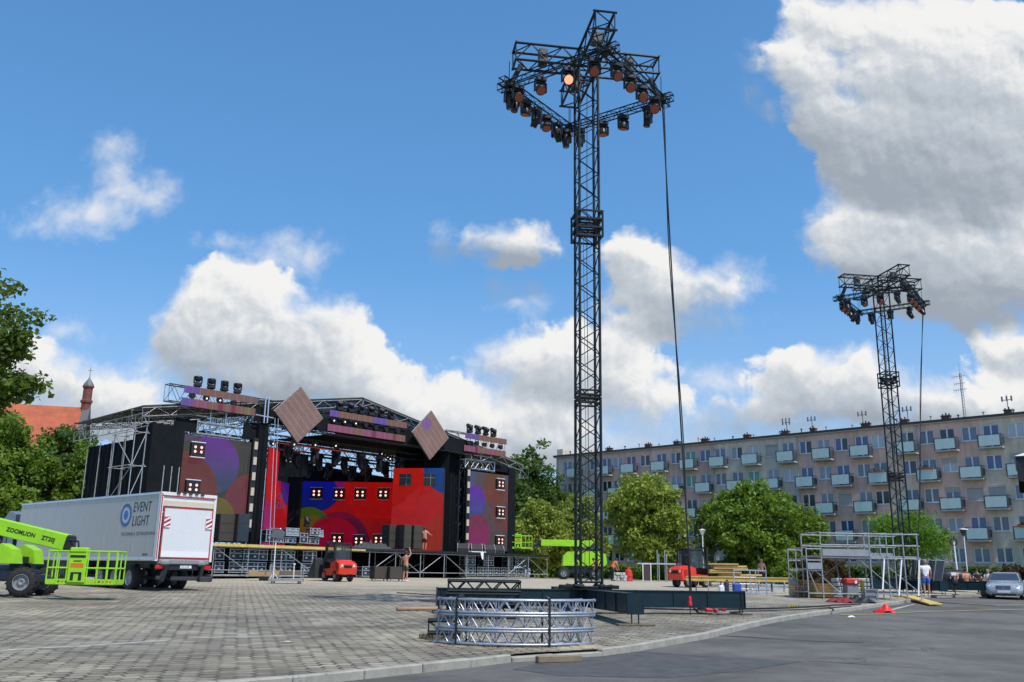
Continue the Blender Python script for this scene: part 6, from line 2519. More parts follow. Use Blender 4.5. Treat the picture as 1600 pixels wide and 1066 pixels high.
for x in (0.33, TW - 0.33):
    b = MB()
    b.box((x, -0.155, zh - 0.62), (0.28, 0.02, 0.46))
    bd = b.build("warning_board", M_white, lift)
    s = MB()
    for k in range(-3, 4):
        z0 = zh - 0.62 + k * 0.20
        pts_ = [(x - 0.14, z0 - 0.10), (x + 0.14, z0 + 0.06), (x + 0.14, z0 + 0.16), (x - 0.14, z0)]
        lo_, hi_ = zh - 0.85, zh - 0.39
        pts_ = [(px_, max(lo_, min(hi_, pz_))) for px_, pz_ in pts_]
        if len(set(pts_)) > 2:
            s.add([(px_, -0.168, pz_) for px_, pz_ in pts_], [(0, 1, 2, 3)])
    s.build("stripe", M_refl, bd)
b = MB()
b.bbox((TW / 2, -0.05, TB - 0.02), (TW - 0.3, 0.24, 0.22), 0.04)
b.bbox((0.42, -0.14, TB - 0.06), (0.42, 0.3, 0.26), 0.08)
b.bbox((TW - 0.52, -0.14, TB - 0.08), (0.36, 0.3, 0.24), 0.08)
b.build("lift_cylinder_beam", M_grey, truck)
b = MB()
b.bbox((TW / 2, -0.05, 0.98), (TW - 0.5, 0.10, 0.24), 0.01)
b.bbox((0.42, -0.15, 0.80), (0.16, 0.22, 0.85), 0.03, rot=Matrix.Rotation(0.25, 3, "Y"))
b.bbox((TW - 0.5, -0.15, 0.80), (0.14, 0.22, 0.80), 0.03, rot=Matrix.Rotation(0.15, 3, "Y"))
b.bbox((TW / 2, 0.6, 1.08), (1.0, 1.2, 0.28), 0.02)
b.build("lift_arm", M_black, truck)
b = MB()
b.bbox((TW / 2 + 0.25, -0.12, 0.52), (TW - 1.0, 0.12, 0.16), 0.02)
b.bbox((0.28, -0.12, 0.55), (0.36, 0.12, 0.16), 0.02)
b.bbox((TW - 0.35, -0.25, 0.50), (0.6, 0.3, 0.22), 0.03)
b.build("underrun_bumper", M_char, truck)
for x in (0.22, TW - 0.22):
    b = MB()
    b.bbox((x, -0.12, 0.98), (0.40, 0.1, 0.17), 0.03)
    b.build("tail_lamp", M_tail, truck)
b = MB()
b.box((TW / 2 + 0.1, -0.112, 1.0), (0.52, 0.012, 0.115))
pl_ = b.build("number_plate", M_white, truck)
b = MB()
text_mesh(b, "KR 0A48", 0.10, (TW / 2 - 0.12, -0.118, 0.965), (1, 0, 0), (0, 0, 1), 0.003)
b.build("plate_lettering", MATS["black_lettering"], pl_)
b = MB()
for x in (0.75, TW - 0.75):
    b.box((x, TL / 2, 1.08), (0.14, TL - 0.3, 0.32))
for y in (1.4, 2.7, 4.0, 6.5, 9.0):
    b.box((TW / 2, y, 1.0), (1.5, 0.12, 0.2))
b.bbox((0.2, 7.2, 0.85), (0.4, 1.5, 0.7), 0.05)
b.bbox((0.12, 9.2, 0.8), (0.05, 1.6, 0.5), 0.02)
b.build("chassis", M_black, truck)
for y in (2.1, 3.42, 4.74):
    for x in (0.24, TW - 0.24):
        wheel_parts(truck, (x, y, 0.52), 0.52, 0.40, "X", M_galv)
b = MB()
for y in (2.1, 3.42, 4.74):
    b.tube((0.2, y, 0.52), (TW - 0.2, y, 0.52), 0.07)
b.build("axle", M_char, truck)
b = MB()
cabp = [(TL + 0.7, 1.0), (TL + 0.7, 3.55), (TL + 1.6, 3.75), (TL + 2.7, 3.0), (TL + 3.0, 1.9), (TL + 3.05, 0.6), (TL + 0.7, 0.6)]
b.prism(cabp, 0.06, TW - 0.06, "X")
cab_ = b.build("cab", mat("dark_blue_grey_cab", (0.045, 0.055, 0.07), 0.2, coat=0.5), truck)
b = MB()
b.box((0.05, TL + 2.0, 2.35), (0.03, 1.0, 0.75))
b.build("side_window", M_glass, cab_)
b = MB()
b.bbox((-0.15, TL + 2.7, 2.5), (0.2, 0.12, 0.75), 0.03)
b.build("mirror", M_black, cab_)
b = MB()
for k in range(6):
    b.tube((0.7 + 0.2 * k, TL + 0.0, 1.9), (0.7 + 0.2 * k, TL + 0.7, 1.3), 0.02)
b.bbox((0.4, TL + 0.35, 2.4), (0.25, 0.5, 1.9), 0.03)
b.build("air_hose", M_black, cab_)
for y in (TL - 0.9, TL + 2.2):
    for x in (0.22, TW - 0.22):
        wheel_parts(truck, (x, y, 0.52), 0.52, 0.38, "X", M_galv)

# --- boom lifts
def pts_tube(mb, pts, r, n=6):
    for a, c in zip(pts[:-1], pts[1:]):
        mb.tube(a, c, r, n)


def basket(par, o, w_, d_, rz=0.0, text=True):
    """work platform: x wide, y deep, origin at the floor centre"""
    R = Matrix.Rotation(rz, 3, "Z")
    o = Vector(o)
    b = MB()
    T = lambda x, y, z: o + R @ Vector((x, y, z))
    hw, hd = w_ / 2, d_ / 2
    for zz in (0.55, 1.1):
        for a, c in (((-hw, -hd), (hw, -hd)), ((hw, -hd), (hw, hd)), ((hw, hd), (-hw, hd)), ((-hw, hd), (-hw, -hd))):
            b.tube(T(a[0], a[1], zz), T(c[0], c[1], zz), 0.028, 7)
    for x in (-hw, -hw + w_ * 0.13, -hw + w_ * 0.32, hw - w_ * 0.42, hw - w_ * 0.27, hw - w_ * 0.12, hw):
        for y in (-hd, hd):
            if y < 0 and -hw * 0.3 < x < hw * 0.1:
                continue
            b.tube(T(x, y, 0.05), T(x, y, 1.1), 0.024, 6)
    for y in (0.0,):
        for x in (-hw, hw):
            b.tube(T(x, y, 0.05), T(x, y, 1.1), 0.024, 6)
    bk = b.build("basket", M_lime, par)
    f = MB()
    f.box(T(0, 0, 0.03), (w_, d_, 0.05), rot=R)
    for s in (-1, 1):
        f.box(T(0, s * hd, 0.10), (w_, 0.02, 0.16), rot=R)
        f.box(T(s * hw, 0, 0.10), (0.02, d_, 0.16), rot=R)
    f.build("floor_tray", M_lime, bk)
    h = MB()
    for x0, x1 in ((-hw + 0.25, -0.15), (0.45, hw - 0.05)):
        n = int((x1 - x0) / 0.11)
        for k in range(n):
            x = x0 + (x1 - x0) * k / n
            h.cur = k % 2
            h.add([T(x, -hd - 0.014, 0.08), T(x + 0.055, -hd - 0.014, 0.08), T(x + 0.09, -hd - 0.014, 0.14), T(x + 0.035, -hd - 0.014, 0.14)], [(0, 1, 2, 3)])
    h.build("hazard_strip", [M_red, M_black], bk)
    c = MB()
    c.bbox(T(-0.14, -hd - 0.04, 0.60), (0.58, 0.06, 1.05), 0.02, rot=R)
    c.bbox(T(-0.14, -hd + 0.05, 1.14), (0.56, 0.3, 0.16), 0.03, rot=R)
    c.build("control_panel", M_lime, bk)
    k = MB()
    k.box(T(-0.14, -hd - 0.075, 0.93), (0.50, 0.01, 0.08), rot=R)
    k.box(T(-0.14, -hd - 0.075, 0.78), (0.26, 0.01, 0.03), rot=R)
    for s in (-1, 1):
        k.box(T(-0.14 + s * 0.13, -hd - 0.075, 0.28), (0.10, 0.01, 0.26), rot=R)
    k.box(T(-0.14, -hd - 0.075, 0.39), (0.3, 0.01, 0.05), rot=R)
    k.bbox(T(-0.46, -hd + 0.1, 1.17), (0.1, 0.12, 0.18), 0.02, rot=R)
    k.build("control_box", M_black, bk)
    p = MB()
    for q in range(4):
        p.box(T(-0.14, -hd - 0.077, 0.70 - q * 0.035), (0.42, 0.008, 0.02), rot=R)
    p.build("warning_label", M_orange, bk)
    return bk


def boom_lift(label, loc, rz, tur, boom_pts, jib_pts, bk_o, bk_rz, bk_w, bw=0.42, bh=0.52, lettering=None, group="green boom lifts", covers=None):
    """x along the undercarriage; boom drawn in the turntable's own turn"""
    t = thing("boom_lift", label, "boom lift", loc, rz, group)
    b = MB()
    b.bbox((0, 0, 0.72), (2.6, 1.0, 0.42), 0.06)
    b.bbox((1.3, 0, 0.62), (0.5, 1.9, 0.26), 0.05)
    b.bbox((-1.3, 0, 0.62), (0.5, 1.9, 0.26), 0.05)
    b.bbox((0, 0, 0.98), (1.2, 0.9, 0.16), 0.03)
    b.build("chassis", mat("blue_grey_chassis", (0.05, 0.065, 0.10), 0.5) if "blue_grey_chassis" not in MATS else MATS["blue_grey_chassis"], t)
    for sx in (-1.3, 1.3):
        for sy in (-1, 1):
            wheel_parts(t, (sx, sy * 1.05, 0.50), 0.50, 0.38, "Y", M_grey, True, 0.52)
    R = Matrix.Rotation(tur, 3, "Z")
    RM = R.to_4x4()
    b = MB()
    b.M = RM
    for s in (-1, 1):
        for cv in covers or [[(-2.1, 1.12), (-2.3, 1.35), (-2.2, 2.1), (-1.6, 2.32), (1.0, 2.25), (1.35, 1.9), (1.4, 1.12)]]:
            b.prism(cv, s * 0.42, s * 1.10)
    tb = b.build("engine_cover", M_lime, t)
    for s in (-1, 1):
        for vc, vd in (() if covers else (((0.2, s * 1.105, 1.85), (0.5, 0.02, 0.42)), ((0.4, s * 1.106, 1.45), (0.012, 0.014, 0.7)), ((-0.8, s * 1.106, 1.55), (0.012, 0.014, 0.9)))):
            b = MB()
            b.M = RM
            b.box(vc, vd)
            b.build("vent", M_black, tb)
    b = MB()
    b.M = RM
    b.bbox((-1.9, 0, 1.6), (0.8, 0.84, 0.9), 0.1)
    b.bbox((-0.3, 0, 1.25), (2.4, 0.82, 0.25), 0.03)
    for s in (-1, 1):
        b.prism([(-0.3, 1.3), (-1.6, 2.9), (-1.25, 3.05), (0.3, 1.4)], s * 0.30, s * 0.36)
    b.build("turret", M_char, t)
    b = MB()
    b.M = RM
    for k in range(len(boom_pts) - 1):
        a, c = Vector(boom_pts[k]), Vector(boom_pts[k + 1])
        d = c - a
        q = d.to_track_quat("X", "Z").to_matrix()
        sh = 1.0 - 0.14 * k
        b.bbox((a + c) / 2, (d.length, bw * sh, bh * sh), 0.025, rot=q)
    bo = b.build("boom", M_lime, t)
    b = MB()
    b.M = RM
    b.tube((-0.2, 0, 1.7), Vector(boom_pts[0]).lerp(Vector(boom_pts[1]), 0.45), 0.09, 8)
    b.bbox(boom_pts[-1], (0.42, bw * 0.95, bh * 0.95), 0.06)
    pts_tube(b, [Vector(p) for p in jib_pts], 0.11, 8)
    b.tube(Vector(jib_pts[0]) + Vector((0, 0.14, -0.25)), Vector(jib_pts[-1]) + Vector((0, 0.1, 0.2)), 0.05, 7)
    pts_tube(b, [Vector(boom_pts[-1]) + Vector((0.1, -0.22, 0.1)), Vector(boom_pts[-1]) + Vector((0.45, -0.2, 0.05)), Vector(jib_pts[-1]) + Vector((0.1, -0.15, 0.3))], 0.035, 6)
    b.build("jib", M_black, bo)
    if lettering:
        b = MB()
        b.M = RM
        a, c = Vector(boom_pts[0]), Vector(boom_pts[-1])
        d = (c - a).normalized()
        upv = Vector((0, 0, 1))
        upv = (upv - d * upv.dot(d)).normalized()
        for tx, f, sz in lettering:
            p = a.lerp(c, f)
            side = d.cross(upv)
            text_mesh(b, tx, sz, p + side * (bw / 2 + 0.004) - upv * sz * 0.36, d, upv, 0.006, 0.006)
        b.build("lettering", MATS["black_lettering"], bo)
    bb = basket(t, R @ Vector(bk_o), bk_w, 0.95, bk_rz)
    return t


# near lift on the left: its boom comes in from outside the frame and drops to the basket
bo = at_y(117, 914, 32.0)
mach = Vector((bo.x - 3.7, 33.9, 0))
mg = gz(mach.x, mach.y)
bz = bo.z - mg
boom_lift("lime green boom lift in front of the white truck, its basket resting low", (mach.x, mach.y, mg), 0.12, -0.12 + 0.0,
          [(-3.9, -0.2, 3.22), (2.6, -0.42, 1.86)], [(2.73, -0.42, 1.80), (3.15, -0.9, 1.2), (3.4, -1.1, bz + 0.35)], (3.85, -1.5, bz), -0.03, 2.22, 0.46, 0.56, [("ZOOMLION", 0.67, 0.20), ("ZT20J", 0.87, 0.20)], covers=[[(-2.3, 1.12), (-2.35, 1.75), (-2.0, 1.95), (-0.75, 1.95), (-0.55, 1.12)], [(0.50, 1.12), (0.45, 1.72), (0.62, 1.80), (1.0, 1.60), (1.1, 1.12)]])
# far lift beyond the right end of the stage
lo = at_y(893, 900, 80.0)
boom_lift("lime green boom lift beyond the stage's right end, its long boom level", (lo.x + 0.6, lo.y, gz(lo.x, lo.y)), 0.0, PI,
          [(-1.4, 0.0, 2.95), (3.2, 0.0, 2.98)], [(3.3, 0, 2.9), (3.8, 0, 2.7), (4.5, 0, 2.45)], (5.0, 0.0, 2.42), 0.0, 2.1, 0.5, 0.52, None)


# --- forklifts
def forklift(label, loc, rz, bucket):
    t = thing("forklift", label, "forklift", loc, rz, "red forklifts")
    b = MB()          # y forward, counterweight to the rear
    prof = [(-1.35, 0.42), (-1.42, 0.75), (-1.36, 1.02), (-1.0, 1.16), (-0.25, 1.12), (-0.2, 0.75), (0.75, 0.70), (0.95, 0.36), (-0.4, 0.34), (-0.62, 0.62), (-1.0, 0.62), (-1.12, 0.40)]
    b.prism(prof, -0.56, 0.56, "X")
    b.bbox((0, -1.08, 0.80), (1.12, 0.62, 0.72), 0.16)
    b.bbox((0, -0.72, 1.10), (1.02, 0.9, 0.26), 0.1)
    body = b.build("body", M_red, t)
    g = MB()
    g.bbox((0, -1.40, 0.84), (0.52, 0.05, 0.16), 0.02)
    for k in range(3):
        g.box((0, -1.43, 0.79 + k * 0.05), (0.48, 0.02, 0.012))
    g.build("grille", M_black, body)
    for s in (-1, 1):
        g = MB()
        g.lathe([(0.075, -0.03), (0.065, -0.045), (0, -0.05)], (s * 0.38, -1.37, 0.90), 12, "Y")
        g.build("headlight", M_white, body)
    g = MB()
    for s in (-1, 1):
        pts_tube(g, [Vector(q) for q in ((s * 0.52, -0.72, 1.1), (s * 0.50, -0.62, 2.12), (s * 0.48, 0.42, 2.2), (s * 0.52, 0.78, 1.1), (s * 0.52, 0.85, 0.7))], 0.045, 8)
    for y in (-0.62, -0.36, -0.1, 0.16, 0.42):
        g.tube((-0.5, y, 2.15 + y * 0.07), (0.5, y, 2.15 + y * 0.07), 0.03, 6)
    g.box((0, 0.80, 0.86), (1.02, 0.05, 0.5))
    cage = g.build("overhead_guard", M_black, t)
    g = MB()
    g.add([(-0.47, -0.70, 1.18), (0.47, -0.70, 1.18), (0.45, -0.60, 2.08), (-0.45, -0.60, 2.08)], [(0, 1, 2, 3)])
    g.build("rear_window", M_glasst, cage)
    for s in (-1, 1):
        g = MB()
        g.add([(s * 0.50, -0.60, 1.15), (s * 0.48, -0.54, 2.08), (s * 0.47, 0.36, 2.12), (s * 0.51, 0.70, 1.1)], [(0, 1, 2, 3)])
        g.build("side_window", M_glasst, cage)
    g = MB()
    g.box((0, -0.1, 2.20), (1.0, 1.1, 0.03))
    g.build("roof_panel", M_char, cage)
    g = MB()
    g.bbox((0, -0.32, 1.22), (0.5, 0.5, 0.14), 0.05)
    g.bbox((0, -0.55, 1.5), (0.48, 0.12, 0.55), 0.05)
    g.tube((0, 0.45, 1.0), (0, 0.25, 1.4), 0.025)
    g.lathe([(0.15, 0), (0.18, 0.012), (0.15, 0.024)], (0, 0.22, 1.4), 12)
    g.build("seat", M_char, t)
    for s in (-1, 1):
        wheel_parts(t, (s * 0.46, 0.62, 0.34), 0.34, 0.24, "X", M_grey)
        wheel_parts(t, (s * 0.45, -0.82, 0.28), 0.28, 0.22, "X", M_grey)
    m_ = MB()
    for s in (-1, 1):
        m_.box((s * 0.30, 1.02, 1.22), (0.09, 0.14, 2.2))
        m_.box((s * 0.22, 1.04, 1.24), (0.05, 0.10, 2.1))
    for z in (0.4, 1.3, 2.28):
        m_.box((0, 1.02, z), (0.68, 0.09, 0.1))
    m_.box((0, 1.16, 0.55), (0.95, 0.05, 0.42))
    mast = m_.build("mast", M_black, t)
    if bucket:
        k = MB()
        k.prism([(1.2, 0.15), (1.25, 1.25), (1.45, 1.35), (2.3, 0.30), (2.2, 0.15)], -0.85, 0.85, "X")
        k.build("bucket", M_char, mast)
    else:
        for s in (-0.28, 0.28):
            k = MB()
            k.box((s, 1.75, 0.14), (0.12, 1.2, 0.045))
            k.box((s, 1.17, 0.36), (0.12, 0.045, 0.45))
            k.build("fork", M_black, mast)
    return t


M_glasst, _g, _b = new_mat("tinted_cab_glass")
_b.inputs["Base Color"].default_value = (0.05, 0.065, 0.07, 1)
_b.inputs["Roughness"].default_value = 0.05
_b.inputs["Alpha"].default_value = 0.55
f1 = on_ground(526, 906.5)
forklift("red forklift with a dark scoop, in front of the stage deck", at_y(526, 905, 56.5).xy.to_3d() + Vector((0, 0, gz(-10.5, 56.5))), math.radians(36), True)
p = at_y(1081, 905, 56.0)
forklift("red forklift carrying long planks, behind the right girder", (p.x, p.y, gz(p.x, p.y)), math.radians(-54), False)


# --- silver saloon at the right edge
def car(label, loc, rz):
    t = thing("parked_car", label, "car", loc, rz)
    M_sil = mat("silver_metallic_paint", (0.46, 0.48, 0.50), 0.28, 0.55, 0.03, 2, coat=0.6)
    # sections along y (front at -y): half width, sill z, belt z, roof z, half roof width
    secs = [(-2.40, 0.62, 0.30, 0.55, 0.56), (-2.36, 0.78, 0.24, 0.62, 0.66), (-2.20, 0.86, 0.20, 0.72, 0.745), (-1.7, 0.90, 0.20, 0.80, 0.84), (-1.05, 0.91, 0.20, 0.90, 0.945), (-0.2, 0.91, 0.20, 0.94, 0.96), (1.0, 0.91, 0.20, 0.96, 0.98), (1.75, 0.90, 0.22, 0.97, 1.0), (2.30, 0.84, 0.28, 0.90, 0.94), (2.42, 0.74, 0.34, 0.78, 0.80)]
    b = MB()
    b.sm = True
    vs, fs = [], []
    for (y, hw, z0, zb, zt) in secs:
        ring = [(0, z0), (hw * 0.8, z0), (hw * 0.97, z0 + 0.08), (hw, (z0 + zb) / 2), (hw * 0.985, zb - 0.06), (hw * 0.93, zb), (hw * 0.70, zt), (0, zt + 0.02)]
        ring = ring + [(-x, z) for x, z in ring[-2:0:-1]]
        vs += [(x, y, z) for x, z in ring]
    n = 14
    for k in range(len(secs) - 1):
        for i in range(n):
            fs.append((k * n + i, k * n + (i + 1) % n, (k + 1) * n + (i + 1) % n, (k + 1) * n + i))
    fs += [tuple(range(n - 1, -1, -1)), tuple(range((len(secs) - 1) * n, len(secs) * n))]
    b.add(vs, fs)
    body = b.build("body", M_sil, t)
    c = MB()
    c.sm = True
    cs = [(-1.10, 0.80, 0.93, 0.95), (-0.95, 0.78, 0.93, 1.02), (-0.30, 0.66, 0.93, 1.40), (0.30, 0.64, 0.93, 1.45), (0.95, 0.64, 0.95, 1.42), (1.55, 0.70, 0.96, 1.12), (1.75, 0.74, 0.97, 0.99)]
    vs, fs = [], []
    for (y, hw, z0, zt) in cs:
        ring = [(-hw * 1.12 if zt > 1.2 else -hw, z0), (-hw, zt - 0.04), (-hw * 0.86, zt), (hw * 0.86, zt), (hw, zt - 0.04), (hw * 1.12 if zt > 1.2 else hw, z0)]
        vs += [(x, y, z) for x, z in ring]
    for k in range(len(cs) - 1):
        for i in range(5):
            fs.append((k * 6 + i, k * 6 + i + 1, (k + 1) * 6 + i + 1, (k + 1) * 6 + i))
    c.add(vs, fs)
    cab = c.build("cabin_roof", M_sil, t)
    w = MB()
    w.add([(-0.74, -0.99, 1.005), (0.74, -0.99, 1.005), (0.60, -0.345, 1.385), (-0.60, -0.345, 1.385)], [(0, 1, 2, 3)])
    w.build("windscreen", mat("windscreen_glass", (0.035, 0.05, 0.065), 0.05, spec=0.8), cab)
    for s in (-1, 1):
        w = MB()
        w.add([(s * 0.835, -0.80, 0.99), (s * 0.725, -0.25, 1.36), (s * 0.712, 0.90, 1.36), (s * 0.80, 1.35, 1.0)], [(0, 1, 2, 3)])
        w.build("side_window", M_glass, cab)
        m_ = MB()
        m_.bbox((s * 1.02, -0.72, 0.99), (0.22, 0.12, 0.15), 0.05)
        m_.build("mirror", M_sil, body)
        for k, (x, r) in enumerate(((0.70, 0.115), (0.49, 0.095))):
            h = MB()
            h.sm = True
            h.lathe([(r * 1.1, 0.10), (r * 1.05, -0.02), (r * 0.6, -0.06), (0, -0.075)], (s * x, -2.28 + 0.05 * k - (0.03 if k else -0.06), 0.63), 16, "Y")
            h.build("headlight", mat("headlight_glass", (0.55, 0.58, 0.60), 0.1, 0.4) if "headlight_glass" not in MATS else MATS["headlight_glass"], body)
        for y in (-1.45, 1.40):
            wheel_parts(t, (s * 0.80, y, 0.315), 0.315, 0.22, "X", M_alu)
    g = MB()
    g.bbox((0, -2.385, 0.62), (0.70, 0.06, 0.20), 0.03)
    gr = g.build("grille", mat("dark_blue_grille", (0.03, 0.045, 0.085), 0.4), body)
    g = MB()
    for k in range(4):
        g.box((0, -2.42, 0.55 + k * 0.047), (0.64, 0.012, 0.010))
    g.box((0, -2.422, 0.62), (0.012, 0.012, 0.19))
    g.box((0, -2.40, 0.735), (0.74, 0.03, 0.025))
    g.build("chrome_bar", M_alu, gr)
    g = MB()
    g.bbox((0, -2.40, 0.42), (0.60, 0.03, 0.115), 0.008)
    g.build("number_plate", M_white, body)
    g = MB()
    g.bbox((0, -2.36, 0.275), (1.15, 0.10, 0.10), 0.02)
    for s in (-1, 1):
        g.bbox((s * 0.68, -2.29, 0.30), (0.20, 0.10, 0.09), 0.02)
    g.build("air_intake", M_black, body)
    return t


cp = at_y(1604, 930, 51.0)
car("silver saloon car parked facing the road at the right edge", (cp.x, cp.y + 2.0, gz(cp.x, cp.y) - 0.12), math.radians(-31))

# ------------------------------------------------------------------ flight cases, speakers and loose gear
M_case = mat("blue_black_case_panel", (0.020, 0.030, 0.042), 0.5, 0, 0.3, 3)
M_edge = mat("case_edge_aluminium", (0.50, 0.51, 0.52), 0.4, 0.7, 0.12, 5)
M_label = mat("case_label", (0.55, 0.57, 0.60), 0.6)
M_brownpanel = mat("dark_brown_ply", (0.055, 0.038, 0.028), 0.7, 0, 0.2, 2)
CASES = {}


def flight_case(key, w_, d_, h_, label, M4, group, panel=None):
    """box with aluminium edges, corner balls, handles and castors; origin at the middle of its foot"""
    if key in CASES:
        t = dup(CASES[key], label=label)
    else:
        t = thing("flight_case", label, "flight case", (0, 0, 0), 0.0, group)
        cz = 0.10
        b = MB()
        b.box((0, 0, cz + h_ / 2), (w_ - 0.02, d_ - 0.02, h_ - 0.02))
        b.build("body", panel or M_case, t)
        e = MB()
        r = 0.022
        for sx in (-1, 1):
            for sy in (-1, 1):
                e.box((sx * w_ / 2, sy * d_ / 2, cz + h_ / 2), (2 * r, 2 * r, h_))
        for z in (cz, cz + h_ * 0.62, cz + h_):
            for sy in (-1, 1):
                e.box((0, sy * d_ / 2, z), (w_, 2 * r + 0.004, 2 * r))
            for sx in (-1, 1):
                e.box((sx * w_ / 2, 0, z), (2 * r + 0.004, d_, 2 * r))
        for sx in (-1, 1):
            for sy in (-1, 1):
                for z in (cz, cz + h_):
                    e.bbox((sx * w_ / 2, sy * d_ / 2, z), (0.085, 0.085, 0.085), 0.02)
        e.build("edging", M_edge, t)
        n = 2 if w_ > 0.7 else 1
        for k in range(n):
            x = (k - (n - 1) / 2) * w_ * 0.48
            b = MB()
            b.bbox((x, -d_ / 2 - 0.004, cz + h_ * 0.34), (0.17, 0.02, 0.12), 0.006)
            b.build("handle", M_edge, t)
            b = MB()
            b.box((x + 0.02, -d_ / 2 - 0.008, cz + h_ * 0.80), (0.10, 0.012, 0.06))
            b.build("latch", M_label, t)
        for sx in (-1, 1):
            for sy in (-1, 1):
                c = MB()
                c.lathe([(0.05, -0.018), (0.05, 0.018)], (sx * w_ * 0.38, sy * d_ * 0.36, 0.05), 10, "X")
                c.box((sx * w_ * 0.38, sy * d_ * 0.36, 0.085), (0.07, 0.08, 0.03))
                c.build("castor", M_char, t)
        CASES[key] = t
    t.matrix_world = M4
    t["group"] = group
    return t


rc_ = random.Random(12)


def place_case(key, dims, label, x, y, z, group, tilt=0.0, turn=0.0, panel=None):
    M4 = S2W @ Matrix.Translation((x, y, z)) @ Matrix.Rotation(turn, 4, "Z") @ Matrix.Rotation(tilt, 4, "X")
    return flight_case(key, *dims, label, M4, group, panel)


BIG, SMALL = (1.08, 0.62, 0.62), (0.60, 0.60, 0.62)
GU = "flight cases under the stage deck"
left_row = [(0.75, 0), (2.05, 1), (2.95, 1), (3.85, 0), (4.95, 1), (5.95, 0), (7.30, 1), (8.3, 1)]
for lev in (0, 1):
    for k, (x, big) in enumerate(left_row):
        if lev == 1 and k in (7,):
            continue
        z = 0.16 + lev * 0.78
        place_case("big" if big else "small", BIG if big else SMALL, "flight case in the %s row under the deck's left part, %s from the left" % (("lower", "upper")[lev], ORD[k]), x + rc_.uniform(-0.05, 0.05), 0.95 + 0.12 * (k % 2), z, GU, 0, rc_.uniform(-0.05, 0.05))
right_low = [(22.6, 1), (23.7, 0), (24.6, 1), (25.6, 0), (26.4, 0), (27.4, 1), (28.5, 1)]
right_up = [(22.55, 1), (24.65, 1), (27.2, 0), (28.4, 1)]
for k, (x, big) in enumerate(right_low):
    place_case("big" if big else "small", BIG if big else SMALL, "flight case on the ground under the deck's right part, %s from the left" % ORD[k], x, 1.0, 0.16, GU, 0, rc_.uniform(-0.04, 0.04))
for k, (x, big) in enumerate(right_up):
    place_case("big" if big else "small", BIG if big else SMALL, "flight case stacked on another under the deck's right part, %s from the left" % ORD[k], x, 1.0, 0.94, GU, 0, rc_.uniform(-0.04, 0.04))
x, z = sl(560, 896, 0.0)
place_case("big", BIG, "flight case standing right of the red forklift before the stage", x + 0.3, -0.4, 0.02, GU)
# a low dolly deck the cases stand on
for nm, x0, x1 in (("left", 0.3, 8.9), ("right", 22.0, 29.2)):
    b = MB()
    b.box(((x0 + x1) / 2, 1.0, 0.09), (x1 - x0, 1.1, 0.10))
    o = b.build("pallet_deck", M_galv, None)
    o.matrix_world = S2W
    tag(o, "low metal pallet deck carrying the cases under the %s part of the stage" % nm, "pallet", "pallet decks under the stage")

GD = "cases and amplifiers on the deck edge"
on_deck = [  # px centre, px width, y top, y foot, tilt, panel
    (421, 17, 829, 849, 0.0, None, "pale edged case at the left end of the row on the deck"),
    (432.5, 14, 841, 850, 0.0, None, "low case under a tilted lid on the deck"),
    (452, 16, 841, 850.5, 0.0, None, "low open case with pale sockets on the deck"),
    (453.5, 18, 827, 840.5, -0.12, M_grey, "grey fronted case stacked on the open case"),
    (471.5, 11, 834, 851, 0.0, None, "narrow upright rack case on the deck"),
    (487, 18, 841, 852, 0.0, M_brownpanel, "brown panelled case at the right end of the row"),
    (488, 14, 826.5, 839.5, 0.0, M_brownpanel, "small case with bright fittings on the brown case"),
    (496.5, 12, 830.5, 842.5, -0.2, M_grey, "tilted grey case leaning at the right end"),
    (431, 16, 828, 841, 0.55, None, "case lid tilted back on the low case"),
]
for k, (px, wpx, yt, yb, tl, pn, lab) in enumerate(on_deck):
    d0 = 0.75
    x, zb0 = sl(px, yb, d0)
    _, zt0 = sl(px, yt, d0)
    s = 1440.0 / (W(x, d0, 2).y * 0.97)
    w_ = wpx / s * 1.25
    place_case("deck%d" % k, (w_, 0.55, max(0.25, zt0 - zb0 - 0.08)), lab, x, d0 + 0.1 * (k % 3), max(DECK, zb0), GD, tl, 0.05 * ((k % 3) - 1), pn)
# moving light resting on the cases
x, z = sl(480, 822, 0.9)
put_head("beam", W(x, 0.95, z - 0.05), SA, 0.5, "moving head left standing on the cases on the deck", "lights on the deck", up=True, s=1.0)

M_sub = mat("black_speaker_paint", (0.018, 0.019, 0.020), 0.75, 0, 0.2, 4, bump=0.3)
M_grille = mat("brown_speaker_grille", (0.050, 0.042, 0.028), 0.7, 0, 0.12, 1.0)


